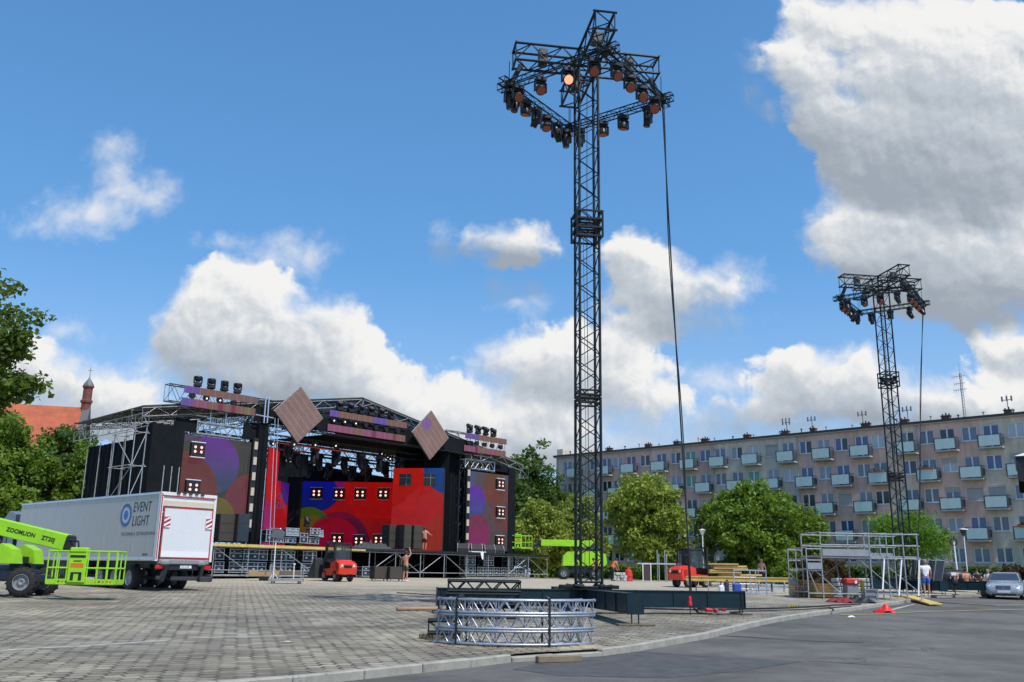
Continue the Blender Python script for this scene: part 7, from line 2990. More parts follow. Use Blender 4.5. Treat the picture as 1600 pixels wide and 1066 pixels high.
def speaker_cab(label, M4, w_, d_, h_, cones, group, gm=None):
    t = thing("speaker_cabinet", label, "speaker", (0, 0, 0), 0, group)
    b = MB()
    b.bbox((0, 0, 0.12 + h_ / 2), (w_, d_, h_), 0.03)
    b.build("cabinet", M_sub, t)
    b = MB()
    b.box((0, -d_ / 2 - 0.006, 0.12 + h_ / 2), (w_ - 0.08, 0.02, h_ - 0.08))
    n = max(1, round(h_ / 0.55))
    g_ = b.build("grille", gm or M_grille, t)
    b = MB()
    for k in range(1, n):
        b.box((0, -d_ / 2 - 0.018, 0.12 + h_ * k / n), (w_ - 0.06, 0.02, 0.03))
    for sx in (-1, 1):
        for k in range(n):
            b.bbox((sx * (w_ / 2 + 0.002), 0, 0.12 + h_ * (k + 0.5) / n), (0.014, 0.2, 0.09), 0.005)
            if cones:
                b.lathe([(0.17, 0), (0.16, 0.02), (0.10, 0.005), (0.05, 0.012), (0, 0.012)], (sx * w_ / 2, -0.0, 0.12 + h_ * (k + 0.5) / n), 14, "X")
    b.build("divider", M_char, t)
    for sx in (-1, 1):
        for sy in (-1, 1):
            c = MB()
            c.lathe([(0.055, -0.02), (0.055, 0.02)], (sx * w_ * 0.36, sy * d_ * 0.36, 0.055), 10, "X")
            c.box((sx * w_ * 0.36, sy * d_ * 0.36, 0.105), (0.09, 0.1, 0.03))
            c.build("castor", M_white, t)
    t.matrix_world = M4
    return t


SG = "dark speaker stacks on the deck"
for k, (px, wpx, yt, dd) in enumerate(((612, 20, 824, 2.6), (631.5, 13, 824, 1.6), (648, 16, 823.5, 1.6))):
    x, zt0 = sl(px, yt, dd)
    s = 1440.0 / (W(x, dd, 2).y * 0.97)
    speaker_cab(("tall dark speaker stack, left and deepest of the three on the deck", "tall dark speaker stack with round side cones in the middle of three", "tall brown grilled speaker stack beside the shirtless worker")[k], S2W @ Matrix.Translation((x, dd, DECK)), wpx / s * 1.22, 0.9, 1.75, k < 2, SG)
x, zt0 = sl(375, 802, 1.2)
speaker_cab("slim dark speaker column on the deck by the left video wall", S2W @ Matrix.Translation((x, 1.0, DECK)), 0.85, 0.7, 1.75, False, SG, M_case)
x, _ = sl(350, 820, 1.5)
speaker_cab("broad brown grilled subwoofer behind the truck's tail on the deck", S2W @ Matrix.Translation((x, 1.45, DECK)), 1.15, 0.8, 1.7, False, SG)
for k, px in enumerate((593, 617)):
    p = at_y(px, 907, 58.5)
    speaker_cab(("brown subwoofer on castors on the paving, left of a pair by the stage", "brown subwoofer with port holes on castors, next to the shirtless man")[k], Matrix.Translation((p.x, p.y, gz(p.x, p.y))) @ Matrix.Rotation(SA - 0.35, 4, "Z"), 1.05, 0.85, 0.75, k == 1, "subwoofers on the paving", M_brownpanel if k == 0 else M_grille)
# heap of black cloth on the deck
g = np.random.default_rng(3)
b = MB()
b.sm = True
NX, NY = 46, 18
x0, _ = sl(556, 850, 0.9)
vs, fs = [], []
for i in range(NX + 1):
    for j in range(NY + 1):
        u, v = i / NX, j / NY
        env = max(0.0, math.sin(PI * u)) ** 0.5 * max(0.0, math.sin(PI * v)) ** 0.6
        h = env * (0.26 + 0.13 * math.sin(u * 23 + v * 7) + 0.10 * math.sin(u * 41 - v * 19) + 0.10 * math.sin(v * 17 + u * 9))
        vs.append((x0 + u * 3.3, 0.5 + v * 1.1, DECK + 0.01 + max(0, h) * 1.15))
for i in range(NX):
    for j in range(NY):
        a = i * (NY + 1) + j
        fs.append((a, a + NY + 1, a + NY + 2, a + 1))
b.add(vs, fs)
o = b.build("cloth_heap", mat("charcoal_cloth", (0.05, 0.052, 0.055), 0.85, 0, 0.3, 3), None)
o.matrix_world = S2W
tag(o, "crumpled heap of charcoal cloth on the deck before the speaker stacks", "cloth")


# wedge monitors at the right end of the deck
def wedge(label, x, y, turn, tilt, k):
    t = thing("stage_monitor", label, "speaker", W(x, y, DECK), SA + turn + 1.9, "wedge monitors on the deck")
    b = MB()
    b.prism([(-0.35, 0), (0.35, 0), (0.35, 0.30), (0.10, 0.68), (-0.35, 0.22)], -0.42, 0.42, "X")
    b.build("cabinet", M_sub, t)
    b = MB()
    for s in (-1, 1):
        b.prism([(-0.37, -0.01), (0.37, -0.01), (0.37, 0.31), (0.10, 0.72), (-0.37, 0.24)], s * 0.42, s * 0.455, "X")
    b.build("side_panel", M_grey, t)
    b = MB()
    b.add([(-0.36, -0.352, 0.24), (0.36, -0.352, 0.24), (0.36, 0.08, 0.665), (-0.36, 0.08, 0.665)], [(0, 1, 2, 3)])
    b.build("grille", M_char, t)


for k, (px, sc_w) in enumerate(((722, 1), (744, 1), (765, 1), (780, 1))):
    x, _ = sl(px, 858, 0.8)
    wedge("wedge monitor with pale sides on the deck's right end, %s from the left" % ORD[k], x, 0.7 + 0.1 * k, 0.5 + 0.15 * k, 0, k)
x, z = sl(746, 862, 0.2)
b = MB()
b.bbox((x, 0.25, DECK + 0.05), (1.6, 0.5, 0.07), 0.02)
b.quad((x + 0.1, -0.04, DECK + 0.05), (x + 0.45, -0.05, DECK + 0.05), (x + 0.42, -0.05, DECK - 0.55), (x + 0.25, -0.06, DECK - 0.45))
o = b.build("white_sheet", M_white, None)
o.matrix_world = S2W
tag(o, "white sheet folded over the deck edge by the wedge monitors", "cloth")

# --- trolley, pole and timber in front of the stage
p = on_ground(447, 912)
t = thing("platform_trolley", "grey steel trolley with upright ends standing before the stage", "trolley", p, 0.05)
b = MB()
b.box((0, 0, 0.22), (1.75, 0.8, 0.05))
b.box((0, -0.40, 0.20), (1.75, 0.04, 0.14))
b.build("bed", M_galv, t)
for s in (-1, 1):
    b = MB()
    pts_tube(b, [Vector(q) for q in ((s * 0.83, -0.38, 0.1), (s * 0.83, -0.38, 0.95), (s * 0.83, 0.38, 0.95), (s * 0.83, 0.38, 0.1))], 0.028, 7)
    b.tube((s * 0.83, -0.38, 0.55), (s * 0.83, 0.38, 0.55), 0.022, 6)
    b.build("end_hoop", M_galv, t)
    for y in (-0.3, 0.3):
        c = MB()
        c.lathe([(0.09, -0.025), (0.09, 0.025)], (s * 0.7, y, 0.09), 12, "X")
        c.build("wheel", M_rubber, t)
b = MB()
b.tube((0.35, 0.1, 0.2), (0.35, 0.1, 1.0), 0.03)
b.lathe([(0.06, 0.98), (0.07, 1.05), (0, 1.07)], (0.35, 0.1, 0), 10)
b.build("post", M_white, t)
p = at_y(427, 900, 54.5)
t = thing("light_stand", "thin white pole carrying a tilted board, in front of the deck", "stand", (p.x, p.y, gz(p.x, p.y)), 0.1)
b = MB()
b.tube((0, 0, 0), (0, 0, 2.35), 0.03, 8)
for k in range(3):
    a = 2.1 * k
    b.tube((0, 0, 0.5), (0.4 * math.cos(a), 0.4 * math.sin(a), 0.02), 0.018, 6)
b.build("pole", M_white, t)
b = MB()
b.bbox((0.1, 0, 2.62), (0.75, 0.08, 0.55), 0.02, rot=Matrix.Rotation(0.2, 3, "Y") @ Matrix.Rotation(-0.4, 3, "X"))
b.build("board", M_case, t)
for k, (px, py, L, mm, lab) in enumerate(((412, 901, 1.7, M_wood, "upper brown plank of the low pile left of the trolley"), (422, 905, 1.2, M_oldwood, "dark plank at the bottom of the low pile left of the trolley"), (443, 900, 2.1, M_oldwood, "dark timber baulk lying behind the trolley"))):
    p = at_y(px, py, 55.5 + k * 0.4)
    b = MB()
    b.bbox((p.x, p.y, gz(p.x, p.y) + (0.42, 0.12, 0.45)[k]), (L, 0.5, 0.24), 0.02, 0.08 * k)
    tag(b.build("timber_plank", mm), lab, "timber", "timber piles before the stage")
p = on_ground(478, 903)
b = MB()
b.bbox((p.x, p.y + 0.5, p.z + 0.16), (0.5, 0.4, 0.26), 0.03, 0.2)
tag(b.build("blue_box", mat("blue_plastic", (0.03, 0.08, 0.36), 0.4)), "small bright blue box on the paving by the flight cases", "box")

# --- long yellow beams on trestles and gear on the right half of the square
YB_ = 50.0
a, c = at_y(1072, 903, YB_), at_y(1241, 906, YB_ - 1)
za = a.z
t = thing("timber_beam", "very long yellow formwork beam on trestles before the trees", "timber", (a.x, a.y, za), math.atan2(c.y - a.y, c.x - a.x))
L = (c - a).length
b = MB()
b.box((L / 2, 0, 0.07), (L, 0.10, 0.05))
b.box((L / 2, 0, -0.12), (L, 0.10, 0.05))
b.box((L / 2, 0, -0.02), (L, 0.035, 0.16))
b.build("flange", M_yelwood, t)
zg_ = gz(a.x, a.y) - za
for k in range(8):
    x = 0.5 + k * (L - 1) / 7
    b = MB()
    for y in (-0.45, 0.45):
        b.tube((x, y, zg_ + 0.02), (x, y * 0.3, -0.15), 0.025, 6)
    b.tube((x, -0.35, zg_ + 0.35), (x, 0.35, zg_ + 0.35), 0.02, 6)
    b.build("trestle", M_galv if k % 2 else M_char, t)
for k, (px, py, w_, h_) in enumerate(((1165, 929, 1.1, 1.15), (1186, 930, 1.15, 1.15))):
    p = on_ground(px, py)
    b = MB()
    pts_tube(b, [Vector(q) for q in ((-w_ / 2, 0, 0), (-w_ / 2, 0, h_), (w_ / 2, 0, h_), (w_ / 2, 0, 0))], 0.028, 7)
    for z in (0.25, 0.5, 0.8):
        b.tube((-w_ / 2, 0, z), (w_ / 2, 0, z), 0.02, 6)
    o = b.build("barrier_frame", M_alu)
    o.location = p
    o.rotation_euler = (0, 0, 0.5 * k + 0.1)
    tag(o, "upright aluminium frame by the yellow beam, %s of two" % ("left", "right")[k], "frame", "aluminium frames on the square")
for k, (px, py, L) in enumerate(((1160, 922, 1.7), (1170, 926, 2.2), (1185, 920, 1.9), (1178, 928, 2.4), (1215, 917, 2.6), (1225, 912, 2.2), (1205, 921, 2.0))):
    p = on_ground(px, py)
    b = MB()
    for y in (-0.12, 0.12):
        b.tube((-L / 2, y, 0.05), (L / 2, y, 0.05), 0.03, 7)
    for q in range(6):
        b.tube((-L / 2 + L * q / 5, -0.12, 0.05), (-L / 2 + L * q / 5, 0.12, 0.05), 0.018, 5)
    o = b.build("ladder_beam", M_alu)
    o.location = p + Vector((0, 0.3, 0.08 * (k % 3)))
    o.rotation_euler = (0, 0, 0.08 * k - 0.2)
    tag(o, "silver ladder beam lying on the paving right of the girder, %s of the heap" % ORD[k], "ladder beam", "ladder beams on the ground")
for k, (px, py, cc, lab, s) in enumerate(((1127, 914, M_white, "white canister standing behind the right girder", (0.24, 0.24, 0.52)), (1135, 916, M_char, "dark canister beside the white one", (0.2, 0.25, 0.7)), (1151, 913, "blue_plastic", "blue plastic tub hung by the yellow beam", (0.36, 0.3, 0.36)))):
    p = at_y(px, py, 42.5)
    b = MB()
    b.bbox((0, 0, s[2] / 2), s, 0.05)
    b.lathe([(0.05, s[2]), (0.05, s[2] + 0.06), (0.03, s[2] + 0.06)], (s[0] * 0.2, 0, 0), 8)
    o = b.build("canister", MATS[cc] if isinstance(cc, str) else cc)
    o.location = (p.x, p.y, gz(p.x, p.y) + (0.25 if k == 2 else 0))
    tag(o, lab, "container", "containers by the beam")

# plank stack on the second forklift's far side
for k in range(9):
    p = at_y(1133 - (k % 3) * 3, 880, 58.5)
    z = gz(p.x, p.y) + 0.35 + k * 0.125
    b = MB()
    b.bbox((p.x + 0.12 * (k % 4) + (0.55 if k < 4 else 0), p.y + 0.1 * (k % 2), z), (2.5 - 0.1 * (k % 3) - (0.0 if k < 4 else 0.4), 0.9, 0.10), 0.012, 0.04 * ((k % 3) - 1))
    tag(b.build("timber_plank", M_yelwood if k % 2 else M_wood), "plank layer of the stack by the second forklift, %s from the bottom" % ORD[k], "timber", "plank stack by the second forklift")
b = MB()
for dx in (-0.8, 0.8):
    b.bbox((p.x + dx, p.y, gz(p.x, p.y) + 0.14), (0.14, 0.9, 0.28), 0.02)
tag(b.build("bearer", M_oldwood), "pair of baulks under the plank stack", "timber")

# pale scaffold deck far back, boards, red barrel and pale blocks
p = at_y(1040, 905, 74.0)
t = thing("aluminium_scaffold", "pale aluminium scaffold deck on tall posts behind the red forklift", "scaffold", (p.x, p.y, gz(p.x, p.y)), 0.0)
b = MB()
b.box((-0.5, 0, 1.35), (3.4, 0.9, 0.10))
b.build("deck", M_alu, t)
for x in (-0.55, 0.05, 1.15, 1.75):
    for y in (-0.4, 0.4):
        b = MB()
        b.tube((x, y, 0), (x, y, 2.1 if y < 0 else 2.4), 0.035, 6)
        b.build("standard", M_alu, t)
p = at_y(1011, 905, 72.0)
t = thing("framed_board", "brown board in a pale frame standing at the back of the square", "board", (p.x, p.y, gz(p.x, p.y)), 0.0)
b = MB()
b.box((0, 0, 0.65), (0.55, 0.05, 1.1))
b.build("board", M_brownpanel, t)
b = MB()
for s in (-1, 1):
    b.box((s * 0.30, 0, 0.66), (0.06, 0.07, 1.3))
b.box((0, 0, 1.30), (0.54, 0.07, 0.06))
b.build("frame", M_white, t)
p = at_y(982, 905, 71.0)
b = MB()
b.lathe([(0.30, 0), (0.34, 0.05), (0.30, 0.3), (0.34, 0.34), (0.26, 0.75), (0.12, 0.85), (0.10, 1.05), (0, 1.05)], (0, 0, 0), 14)
o = b.build("red_barrel", mat("red_plastic", (0.50, 0.03, 0.02), 0.5))
o.location = (p.x, p.y, gz(p.x, p.y))
tag(o, "red barrel shaped marker between the pale blocks and the framed board", "barrel")
for k in range(12):
    p = at_y(961 + (k % 4) * 5.2 - (k // 8) * 2, 905, 70.5)
    b = MB()
    b.bbox((p.x, p.y + 0.05 * (k % 3), gz(p.x, p.y) + 0.10 + (k // 4) * 0.21), (0.24, 0.4, 0.19), 0.03, 0.1 * ((k * 7) % 5 - 2))
    tag(b.build("concrete_block", mat("pale_block", (0.48, 0.47, 0.44), 0.9, 0, 0.2, 4) if k == 0 else MATS["pale_block"]), "pale block, %s course of the pile by the orange workers, %s from left" % (("bottom", "middle", "top")[k // 4], ORD[k % 4]), "block", "pile of pale blocks")

# ------------------------------------------------------------------ scaffold platform by the far tower
SY = 43.0
pA = at_y(1287, 930, SY)
sg = gz(pA.x, pA.y)
scf = thing("scaffold_platform", "two level galvanised scaffold platform with handrails beside the kerb corner", "scaffold", (pA.x, pA.y, sg), math.radians(4))
X_ = lambda px: (at_y(px, 900, SY + 0.3).x - pA.x)
xs_hi = [0.0, X_(1360), X_(1388), X_(1415), X_(1438)]
lowx = X_(1258)
DY = 2.3
H1, H2, H3 = 1.88, 2.40, 2.92
for x in xs_hi:
    for y in (0.0, DY):
        b = MB()
        b.tube((x, y, 0.04), (x, y, H3 + 0.06), 0.03, 7)
        b.box((x, y, 0.02), (0.16, 0.16, 0.025))
        for z in (0.5, 1.0, H1, H2):
            b.lathe([(0.055, z), (0.055, z + 0.03)], (x, y, 0), 8)
        b.build("standard", M_galv, scf)
for x in (lowx,):
    for y in (0.0, DY):
        b = MB()
        b.tube((x, y, 0.04), (x, y, 2.25), 0.03, 7)
        b.build("standard", M_galv, scf)
b = MB()
b.tube((lowx * 0.45, DY, 0), (lowx * 0.45, DY, 2.2), 0.03, 7)
b.build("standard", M_galv, scf)
xe_ = xs_hi[-1]
for y in (0.0, DY):
    for z in (0.25, H1 - 0.05, H2, H3):
        b = MB()
        b.tube((xs_hi[0], y, z), (xe_ + 0.1, y, z - (0.0)), 0.026, 7)
        b.build("ledger", M_galv, scf)
    for z in (0.25, 1.25, 1.70, 2.2):
        b = MB()
        b.tube((lowx, y, z), (0, y, z), 0.026, 7)
        b.build("ledger", M_galv, scf)
for x in xs_hi + [lowx]:
    for z in (0.25, H1 - 0.05 if x >= 0 else 1.25, H2 if x >= 0 else 1.7, H3 if x >= 0 else 2.2):
        b = MB()
        b.tube((x, 0, z + 0.05), (x, DY, z + 0.05), 0.024, 6)
        b.build("transom", M_galv, scf)
M_deckb = mat("grey_metal_decking", (0.36, 0.37, 0.38), 0.45, 0.5, 0.12, 3)
for k in range(5):
    b = MB()
    b.box((xe_ / 2, 0.25 + k * 0.45, H1 + 0.03), (xe_, 0.42, 0.06))
    b.build("deck_board", M_deckb, scf)
for k in range(4):
    b = MB()
    b.box((lowx / 2, 0.3 + k * 0.52, 1.30), (abs(lowx), 0.46, 0.05))
    b.build("deck_board", M_deckb, scf)
for x0, x1, y, z, h_ in ((0.05, X_(1358), -0.05, H1 + 0.18, 0.30), (lowx, 0.0, -0.05, 1.45, 0.28), (lowx, lowx * 0.4, DY + 0.05, 0.75, 0.3), (X_(1362), xe_, DY + 0.04, H1 + 0.15, 0.2)):
    b = MB()
    b.box(((x0 + x1) / 2, y, z), (abs(x1 - x0), 0.03, h_))
    b.build("toe_board", M_deckb, scf)
for a, c in (((X_(1381), -0.1, H1 - 0.1), (X_(1368), -0.5, 0.45)), ((X_(1409), -0.1, H1 - 0.1), (X_(1393), -0.5, 0.2)), ((X_(1437), -0.1, H1 - 0.1), (X_(1424), -0.5, 0.2))):
    b = MB()
    b.tube(a, c, 0.035, 7)
    b.build("strut", M_white, scf)
for a, c in (((X_(1342), 0.06, H1 - 0.1), (X_(1407), 0.06, 0.2)), ((X_(1377), 0.08, H1 - 0.15), (X_(1436), 0.08, 0.35)), ((lowx * 0.45, 0.05, 1.25), (X_(1310), 0.05, 0.25)), ((0.05, DY, 0.3), (X_(1350), DY, H1 - 0.1)), ((lowx, DY, 1.2), (0, DY, 0.3)), ((0.1, 0.1, H1 - 0.1), (-0.2, DY, 0.3)), ((lowx + 0.1, 0.04, 1.2), (lowx * 0.3, 0.04, 0.2)), ((X_(1320), 0.5, 0.1), (X_(1330), 1.8, H1 - 0.1))):
    b = MB()
    b.tube(a, c, 0.024, 6)
    b.build("brace", M_galv, scf)

M_orwood = mat("orange_timber", (0.60, 0.26, 0.05), 0.6, 0, 0.2, 2)
for k in range(7):
    px0 = 1253 if k < 6 else 1250
    p = at_y(1256, 923, 46.0)
    z = gz(p.x, p.y) + 0.08 + k * 0.105
    b = MB()
    b.bbox((p.x, p.y, z), (1.15 + 0.04 * (k % 2), 1.0, 0.09), 0.01, 0.05)
    tag(b.build("timber_board", M_orwood), "orange formwork board in the left stack under the scaffold, %s from the ground" % ORD[k], "timber", "orange boards under the scaffold")
for k in range(6):
    p = at_y(1284, 923, 44.6)
    z = gz(p.x, p.y) + 0.08 + k * 0.105
    b = MB()
    b.bbox((p.x, p.y, z), (0.85 + 0.05 * (k % 2), 0.9, 0.09), 0.01, -0.04)
    tag(b.build("timber_board", mat("light_orange_timber", (0.66, 0.33, 0.08), 0.6, 0, 0.15, 2) if k == 0 else MATS["light_orange_timber"]), "paler orange board in the right stack under the scaffold, %s from the ground" % ORD[k], "timber", "pale orange boards under the scaffold")
for k in range(8):
    p = at_y(1318 + (k % 2) * 22, 915, 48.0 + (k % 2))
    b = MB()
    b.bbox((p.x, p.y, gz(p.x, p.y) + 0.1 + (k // 2) * 0.22), (0.95, 0.8, 0.17), 0.02, 0.1 * (k % 3))
    tag(b.build("metal_crate", M_galv), "grey metal frame stacked behind the scaffold, %s stack, %s from the ground" % (("left", "right")[k % 2], ORD[k // 2]), "crate", "grey frames behind the scaffold")
# tool box with a red lid, yellow jack, grey crate, bags
p = on_ground(1334, 937)
t = thing("tool_trolley", "grey tool trolley with a red lid at the kerb by the scaffold", "tool box", p + Vector((0, 0.3, 0)), 0.1)
b = MB()
b.bbox((0, 0, 0.42), (0.55, 0.5, 0.50), 0.03)
b.box((-0.26, 0, 0.12), (0.06, 0.5, 0.24))
b.box((0.26, 0, 0.12), (0.06, 0.5, 0.24))
b.build("body", M_grey, t)
b = MB()
b.bbox((0, -0.02, 0.80), (0.68, 0.6, 0.26), 0.05)
b.build("lid", MATS["red_plastic"], t)
b = MB()
b.box((0.12, -0.33, 0.77), (0.1, 0.01, 0.13))
b.build("label", M_white, t)
p = on_ground(1352, 936)
b = MB()
b.bbox((0, 0, 0.42), (0.12, 0.12, 0.84), 0.02)
b.box((0.1, 0, 0.6), (0.03, 0.03, 0.4))
b.box((0, 0, 0.02), (0.25, 0.25, 0.04))
o = b.build("yellow_post", mat("yellow_paint", (0.60, 0.42, 0.02), 0.5))
o.location = p + Vector((0, 0.3, 0))
tag(o, "short yellow steel post between the red lidded trolley and grey crate", "post")
p = on_ground(1364, 939)
b = MB()
for z in (0.03, 0.25, 0.48):
    for s in (-1, 1):
        b.box((s * 0.27, 0, z), (0.03, 0.42, 0.06))
        b.box((0, s * 0.2, z), (0.54, 0.03, 0.06))
for s in (-1, 1):
    for q in (-1, 1):
        b.box((s * 0.27, q * 0.2, 0.25), (0.05, 0.05, 0.5))
b.box((0, 0, 0.26), (0.45, 0.32, 0.40))
o = b.build("plastic_crate", mat("grey_blue_crate", (0.20, 0.23, 0.25), 0.5))
o.location = p + Vector((0, 0.3, 0))
tag(o, "grey plastic crate right of the yellow post", "crate")


def soft_heap(name, label, cat, px, py, rx, ry, h_, mm, seed, peak=0.0, n=26):
    p = on_ground(px, py)
    g_ = random.Random(seed)
    ph = [g_.uniform(0, 6) for _ in range(6)]
    b = MB()
    b.sm = True
    vs, fs = [], []
    for i in range(n + 1):
        for j in range(n + 1):
            u, v = 2 * i / n - 1, 2 * j / n - 1
            r = math.hypot(u, v)
            e = max(0.0, 1 - r * r * (1 + 0.35 * math.sin(3 * math.atan2(v, u) + ph[0])))
            hh = h_ * (e ** 0.8 * (0.75 + 0.25 * math.sin(u * 7 + ph[1]) * math.cos(v * 6 + ph[2])) + peak * max(0, 1 - r * 2.6) + 0.12 * e * math.sin(u * 15 + v * 9 + ph[3]))
            vs.append((u * rx, v * ry, max(0.0, hh) + 0.008))
    for i in range(n):
        for j in range(n):
            a = i * (n + 1) + j
            fs.append((a, a + n + 1, a + n + 2, a + 1))
    b.add(vs, fs)
    o = b.build(name, mm)
    o.location = p
    return tag(o, label, cat)


soft_heap("tool_bag", "slumped black bag at the kerb under the scaffold", "bag", 1346, 942, 0.62, 0.4, 0.26, M_black, 4)
soft_heap("red_strap_heap", "small tangle of dark red straps on the paving", "straps", 1303, 941, 0.35, 0.3, 0.16, mat("dark_red_webbing", (0.22, 0.015, 0.02), 0.8), 6)
soft_heap("red_strap_heap", "larger dark red strap bundle next to the black bag", "straps", 1319, 942, 0.36, 0.3, 0.24, MATS["dark_red_webbing"], 8)
rb = soft_heap("red_bag", "bright red plastic bag lying on the road at the kerb", "bag", 1383, 952, 0.36, 0.3, 0.22, mat("bright_red_plastic_bag", (0.75, 0.02, 0.015), 0.4), 10, 0.75)
rb.location.z -= 0.12
soft_heap("paper_scrap", "pale scrap of paper in the gutter", "litter", 1330, 959, 0.12, 0.08, 0.06, M_white, 12).location.z -= 0.12
soft_heap("paper_scrap", "pale scrap of paper on the near paving", "litter", 450, 1003, 0.07, 0.04, 0.01, M_white, 14)
b = MB()
for k in range(8):
    p = on_ground(1233 + k * 2.0, 949)
    b.cur = k % 2
    b.box((p.x, p.y, p.z + 0.03), (0.07, 0.08, 0.05))
tag(b.build("hazard_strip", [MATS["yellow_paint"], M_black]), "short yellow and black striped strip on the paving", "marker")

# cables lying over paving and road
def ground_cable(label, pix, r, mm, lift=0.0, road=False):
    pts_ = [on_ground(px, py, (-0.12 if road else 0.0)) + Vector((0, 0, r + lift)) for px, py in pix]
    fine = []
    for a, c in zip(pts_[:-1], pts_[1:]):
        for q in range(5):
            f = a.lerp(c, q / 5)
            fine.append(f + Vector((0, 0.05 * math.sin(len(fine) * 1.3), 0)))
    fine.append(pts_[-1])
    b = MB()
    b.sm = True
    b.path(fine, r, 6)
    tag(b.build("ground_cable", mm), label, "cable", "cables on the ground")


M_ycable = mat("dirty_yellow_hose", (0.26, 0.22, 0.11), 0.7)
ground_cable("black cable across the paving behind the girder foot", [(1000, 952), (1080, 954), (1150, 953), (1235, 951), (1300, 947), (1345, 945)], 0.028, M_black)
ground_cable("thin black cable running from the red plugs to the scaffold", [(1140, 957), (1200, 955), (1260, 953), (1330, 948)], 0.016, M_black)
ground_cable("black cable dropping off the kerb onto the road", [(1296, 949), (1303, 955)], 0.022, M_black)
ground_cable("pale yellow hose lying across the road to the right edge", [(1312, 962), (1370, 961), (1440, 957), (1520, 955), (1610, 953)], 0.02, M_ycable, 0, True)
ground_cable("yellow hose running from the kerb corner along the far road edge", [(1455, 941), (1500, 944), (1560, 947), (1610, 946)], 0.02, M_ycable, 0, True)
ground_cable("grey cable trailing over the paving behind the dark truss pile", [(620, 927), (690, 931), (760, 934), (830, 936)], 0.02, M_char)
# yellow timber ramp over the corner kerb
for k, (a_, c_) in enumerate((((1420, 934), (1462, 943)), ((1400, 933), (1440, 931)))):
    p, q = on_ground(*a_), on_ground(*c_)
    q.z -= 0.10 if k == 0 else 0
    d = q - p
    b = MB()
    b.bbox((p + q) / 2 + Vector((0, 0, 0.06)), (d.length, 0.55, 0.07), 0.01, rot=d.to_track_quat("X", "Z").to_matrix())
    tag(b.build("timber_ramp", M_yelwood), ("yellow plank ramp laid over the kerb corner down to the road", "yellow plank lying along the kerb top by the scaffold feet")[k], "timber", "yellow planks at the kerb corner")

# leaning fence panels behind the man in white
M_mesh = mat("blue_black_mesh", (0.018, 0.030, 0.050), 0.8)
for k in range(5):
    p = at_y(1408 + k * 13.5, 925, 55.5)
    t = thing("fence_panel", "mobile fence panel with dark mesh leaning by the man in white, %s from the left" % ORD[k], "fence panel", (p.x, p.y, gz(p.x, p.y)), math.radians(62 - k * 2), "leaning fence panels")
    R = Matrix.Rotation(0.22, 3, "X")
    b = MB()
    for x in (-1.1, 1.1):
        b.tube(R @ Vector((x, 0, 0.05)), R @ Vector((x, 0, 2.0)), 0.03, 7)
    for z in (0.15, 1.9):
        b.tube(R @ Vector((-1.1, 0, z)), R @ Vector((1.1, 0, z)), 0.025, 7)
    b.build("frame", M_galv, t)
    b = MB()
    b.box(R @ Vector((0, 0, 1.02)), (2.14, 0.015, 1.72), rot=R)
    b.build("mesh_sheet", M_mesh, t)
# sign stands, dark cover and girder clutter left of the car
for k, (px, py) in enumerate(((1467, 922), (1493, 930))):
    p = on_ground(px, py)
    t = thing("sandbag_stand", "black bagged post standing at the roadside, %s of two by the far girder" % ("left", "right")[k], "post", p, 0.0, "bagged posts at the road edge")
    b = MB()
    b.tube((0, 0, 0), (0, 0, 0.95), 0.03, 7)
    b.box((0, 0, 0.02), (0.3, 0.3, 0.04))
    b.build("post", M_char, t)
    b = MB()
    b.sm = True
    b.lathe([(0.05, 0.45), (0.17, 0.5), (0.20, 0.7), (0.14, 0.92), (0.05, 1.0)], (0, 0, 0), 10)
    b.build("bag", M_black, t)
    if k == 1:
        b = MB()
        b.box((-0.1, -0.22, 1.14), (0.26, 0.015, 0.16))
        b.build("notice", M_white, t)
p = at_y(1488, 905, 60.0)
b = MB()
b.sm = True
b.lathe([(1.15, 0), (1.15, 0.8), (1.0, 0.98), (0.5, 1.12), (0.12, 1.16), (0, 1.16)], (0, 0, 0), 24)
o = b.build("covered_table", M_black)
o.location = (p.x, p.y, gz(p.x, p.y) + 0.2)
o.scale = (1.1, 0.7, 1.0)
tag(o, "round black covered heap behind the far girder", "cover")
p = at_y(1541, 920, 56.5)
b = MB()
b.bbox((0, 0, 0.45), (0.42, 0.8, 0.9), 0.04)
for z in (0.3, 0.6):
    b.box((0, 0, z), (0.45, 0.83, 0.03))
o = b.build("brown_crate", mat("brown_crate_wood", (0.16, 0.10, 0.05), 0.8, 0, 0.3, 4))
o.location = (p.x, p.y, gz(p.x, p.y))
tag(o, "brown crate at the end of the far girder left of the car", "crate")

# lamp standard in front of the flats and a second lantern
p = at_y(1497, 905, 66.0)
t = thing("street_lamp", "slim grey street lamp in front of the flats, left of the seated people", "street lamp", (p.x, p.y, gz(p.x, p.y)), 0.0)
b = MB()
b.tube((0, 0, 0), (0, 0, 1.0), 0.07, 10)
b.tube((0, 0, 1.0), (-0.05, 0, 3.2), 0.05, 10)
b.build("pole", M_white, t)
b = MB()
b.lathe([(0.24, -0.06), (0.30, 0), (0.24, 0.06), (0.18, 0), (0.24, -0.06)], (-0.05, 0, 3.2), 16, "Y", cap=False)
b.bbox((0.0, 0, 3.45), (0.12, 0.12, 0.3), 0.02)
b.build("ring", M_char, t)
p = at_y(1505, 830, 72.0)
g0 = gz(p.x, p.y)
t = thing("park_lamp", "lantern with a white cap on a thin pale pole before the flats", "street lamp", (p.x, p.y, g0), 0.0)
b = MB()
b.tube((0, 0, 0), (0, 0, p.z - g0 - 0.2), 0.04, 8)
b.build("pole", M_white, t)
b = MB()
b.lathe([(0.10, -0.35), (0.24, 0.0), (0.26, 0.08), (0.10, 0.08)], (0, 0, p.z - g0), 12)
b.build("lantern", M_char, t)
